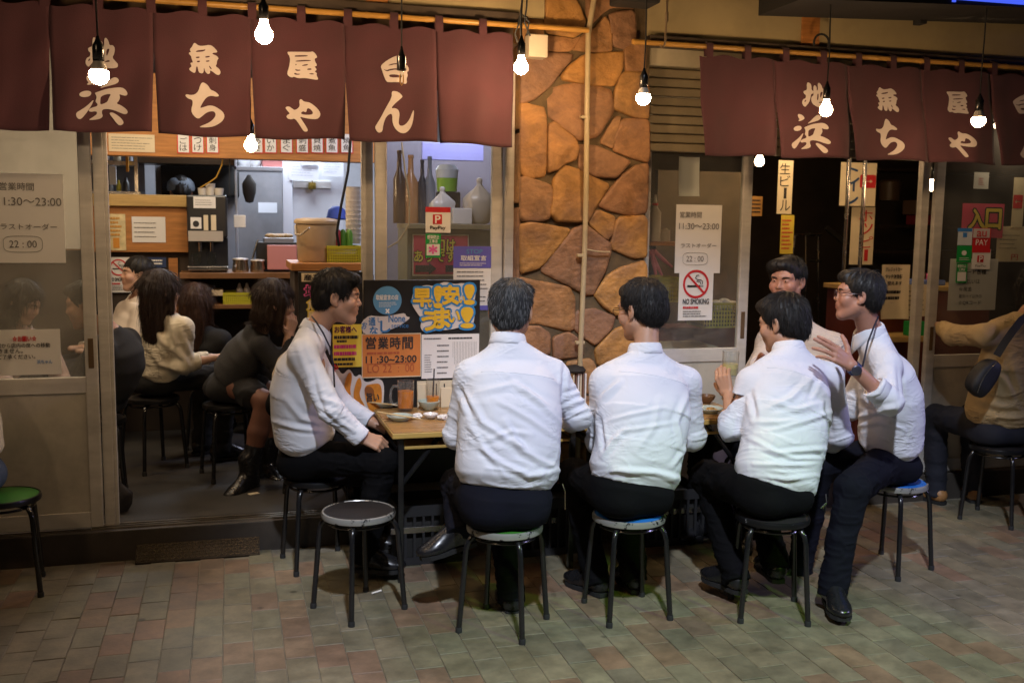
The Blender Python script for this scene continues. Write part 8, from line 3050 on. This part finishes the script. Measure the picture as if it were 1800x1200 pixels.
person('person in black clothes hunched behind the left door post', A_(200, 606, 5.52), 165, (-.70, 5.57, .69), A_(152, 535, 5.50), 175, -12, top=BLK, bottom=BLK, collar=False, seed=111, res=.011, hres=.009, strand=1200, detail=False, bw=1.05)
person('person in pale pink blouse looking down behind the left glass door', A_(36, 604, 6.0), -42, (-1.30, 6.05, .69), A_(42, 530, 5.92), -22, -30, sex='f', hair=HAIR, hair_style='bob', top=mat('pale_pink_blouse', (.62, .46, .42), .85), bottom=BLK, seed=121, res=.011, hres=.0055, strand=1500, skin=SKIN_F, hs=.93)
person('person in denim trousers cut off by the left picture edge', A_(-105, 640, 4.62), 176, (-1.10, 4.62, .535), A_(-130, 520, 4.62), 180, 0, top=CREAMB, bottom=DENIM, collar=False, seed=131, res=.011, hres=.009, strand=0, detail=False, shoes=True)
TAN = creased('camel_sweater', (.46, .34, .18), .7)
w8 = person('person in camel sweater with black shoulder bag, back turned at far right', A_(1782, 584, 4.47), 84, (4.10, 4.52, .535), A_(1822, 505, 4.50), 70, -5, sex='f', hair=HAIR, hair_style='bob', top=TAN, bottom=mat('dark_navy_skirt', (.010, .012, .022), .85), collar=False,
            sh=(A_(1728, 590, 4.42), A_(1846, 590, 4.55)), el=(A_(1676, 588, 4.62), None), wr=(A_(1655, 575, 4.85), None), cuff=(.9, 1.0), seed=141, res=.009, hres=.008, strand=1600, detail=False, bw=1.16, hem_drop=.03, shoes_mat=mat('tan_shoe', (.35, .17, .06), .5), wr_amp=1.6, folds=[([(1700, 600), (1740, 640), (1790, 700)], .010, 9), ([(1715, 700), (1760, 715), (1800, 712)], .010, 9), ([(1690, 590), (1720, 615), (1740, 660)], -.010, 9), ([(1770, 640), (1785, 690), (1800, 720)], -.009, 8), ([(1720, 725), (1770, 735), (1800, 730)], .008, 7)])
# cook in the kitchen
person('person cooking in a grey cap behind the counter', A_(322, 402, 8.5), 100, at(322, 560, 8.5), A_(318, 338, 8.45), 100, -20, top=mat('cook_grey', (.3, .32, .36), .8), bottom=BLK, collar=False, seed=151, res=.012, hres=.009, strand=0, detail=False, legs=False)
c = A_(318, 328, 8.45)
b = MB().lathe([(.102, -.035), (.108, -.01), (.100, .035), (.070, .066), (.03, .078), (0, .08)], c, 22)
tag(b.build('cook_cap', mat('cap_grey', (.16, .19, .23), .85, bump=.3), smooth=True), 'blue grey cap worn by the cook in the kitchen', 'cap')

# ---- what they hold and wear loosely
wq, dq, nq = np.array(A_(1281, 694, 3.98)), unit([-.12, .45, .85]), np.array([-.80, -.55, .2])
nq = unit(nq - dq * (nq @ dq))
mc_ = wq + dq * .100 - nq * .056 + np.array([.012, 0, .040])
mug('empty glass mug held up by the stooping man', (mc_[0], mc_[1], mc_[2] - .055), .038, .125, .55, mat('pale_drink', (.62, .52, .18), .1), handle=None, name='glass_mug')
w_ = A_(1283, 697, 3.965)
bb = MB()
P = [(w_[0] + .032 * math.cos(a), w_[1] + .030 * math.sin(a), w_[2] + .010 * math.cos(a)) for a in [i * math.pi / 10 for i in range(21)]]
bb.tube(P, .0055, 6, cap=False)
tag(bb.build('wrist_chain', CHROME, smooth=True), 'shiny wrist band on the arm lifting the mug', 'bracelet')
# shoulder bag of the woman at far right
sb_ = thing('shoulder_bag', 'black sling bag worn by the person in camel sweater', 'bag', A_(1735, 660, 4.3))
bm = bmesh.new()
bmesh.ops.create_icosphere(bm, subdivisions=4, radius=1)
c = np.array(A_(1728, 662, 4.33))
ux = unit(np.array(A_(1772, 598, 4.32)) - np.array(A_(1712, 688, 4.33)))
uy = unit(np.cross(ux, [0, 1, 0]))
uz = np.cross(ux, uy)
for v in bm.verts:
    q = v.co
    e = lambda s: math.copysign(abs(s) ** .55, s)
    v.co = Vector(c + ux * e(q.x) * .105 * (1 - .12 * q.y) + uy * e(q.y) * .064 * (1 - .38 * max(q.x, 0)) + uz * e(q.z) * .05 + unit([1, 1, 1]) * .003 * vnoise1(np.array([q.x * .1, q.z * .1]), 3))
bm.verts.index_update()
MB().add([v.co[:] for v in bm.verts], [[v.index for v in fc.verts] for fc in bm.faces]).build('pouch', LEATHER if False else mat('black_nylon', (.011, .011, .012), .6, bump=.3, bscale=200), sb_, smooth='all')
bm.free()
MB().tube([c - uz * .051 * np.sign(uz @ (c - CP)) + ux * q * .10 + uy * (.035 - .02 * q * q) for q in (-1, -.5, 0, .5, .95)], .003, 6).build('zipper', STEEL, sb_, smooth=True)
stp = MB()
for off in (-.018, 0, .018):
    pass
SP = [np.array(A_(x, y, d)) for x, y, d in ((1752, 625, 4.30), (1764, 605, 4.29), (1780, 582, 4.29), (1796, 562, 4.31), (1815, 548, 4.36), (1840, 545, 4.45))]
vs, fs = [], []
for i, p in enumerate(SP):
    t_ = unit(SP[min(i + 1, len(SP) - 1)] - SP[max(i - 1, 0)])
    n_ = unit(CP - p)
    s_ = unit(np.cross(t_, n_))
    for a_, b_ in ((-.019, 0), (.019, 0), (.019, -.004), (-.019, -.004)):
        vs.append(p + s_ * a_ + n_ * b_)
    if i:
        for k in range(4):
            fs.append((4 * i - 4 + k, 4 * i - 4 + (k + 1) % 4, 4 * i + (k + 1) % 4, 4 * i + k))
stp.add(vs, fs).build('strap', MATS['black_nylon'], sb_, smooth=True)
# keys on a belt loop
ks_ = thing('key_chain', 'keys on a chain hanging from the stooping man\'s belt', 'keys', A_(1452, 888, 3.56))
MB().tube([A_(1452, 868, 3.56), A_(1453, 884, 3.55)], .003, 6).build('chain', STEEL, ks_)
for k, (dx, dy) in enumerate(((-5, 12), (-2, 16), (-9, 9))):
    MB().tube([A_(1452, 884, 3.55), A_(1452 + dx, 884 + dy, 3.545)], [.0035, .0028], 6).build('key', STEEL, ks_)
kc = MB().tube([A_(989, 850, 3.62), A_(993, 862, 3.60), A_(993, 895, 3.60)], .0028, 6)
tag(kc.build('trouser_chain', BRASSY, smooth=True), 'thin chain hanging at the grey haired man\'s right pocket', 'chain')
# bag on the floor behind the left door post
b = bag('dark patterned bag on the shop floor by the left door post', 208, 905, 50, 70, 5.25, mat('dark_bag_cloth', (.02, .018, .02), .8), name='floor_bag')
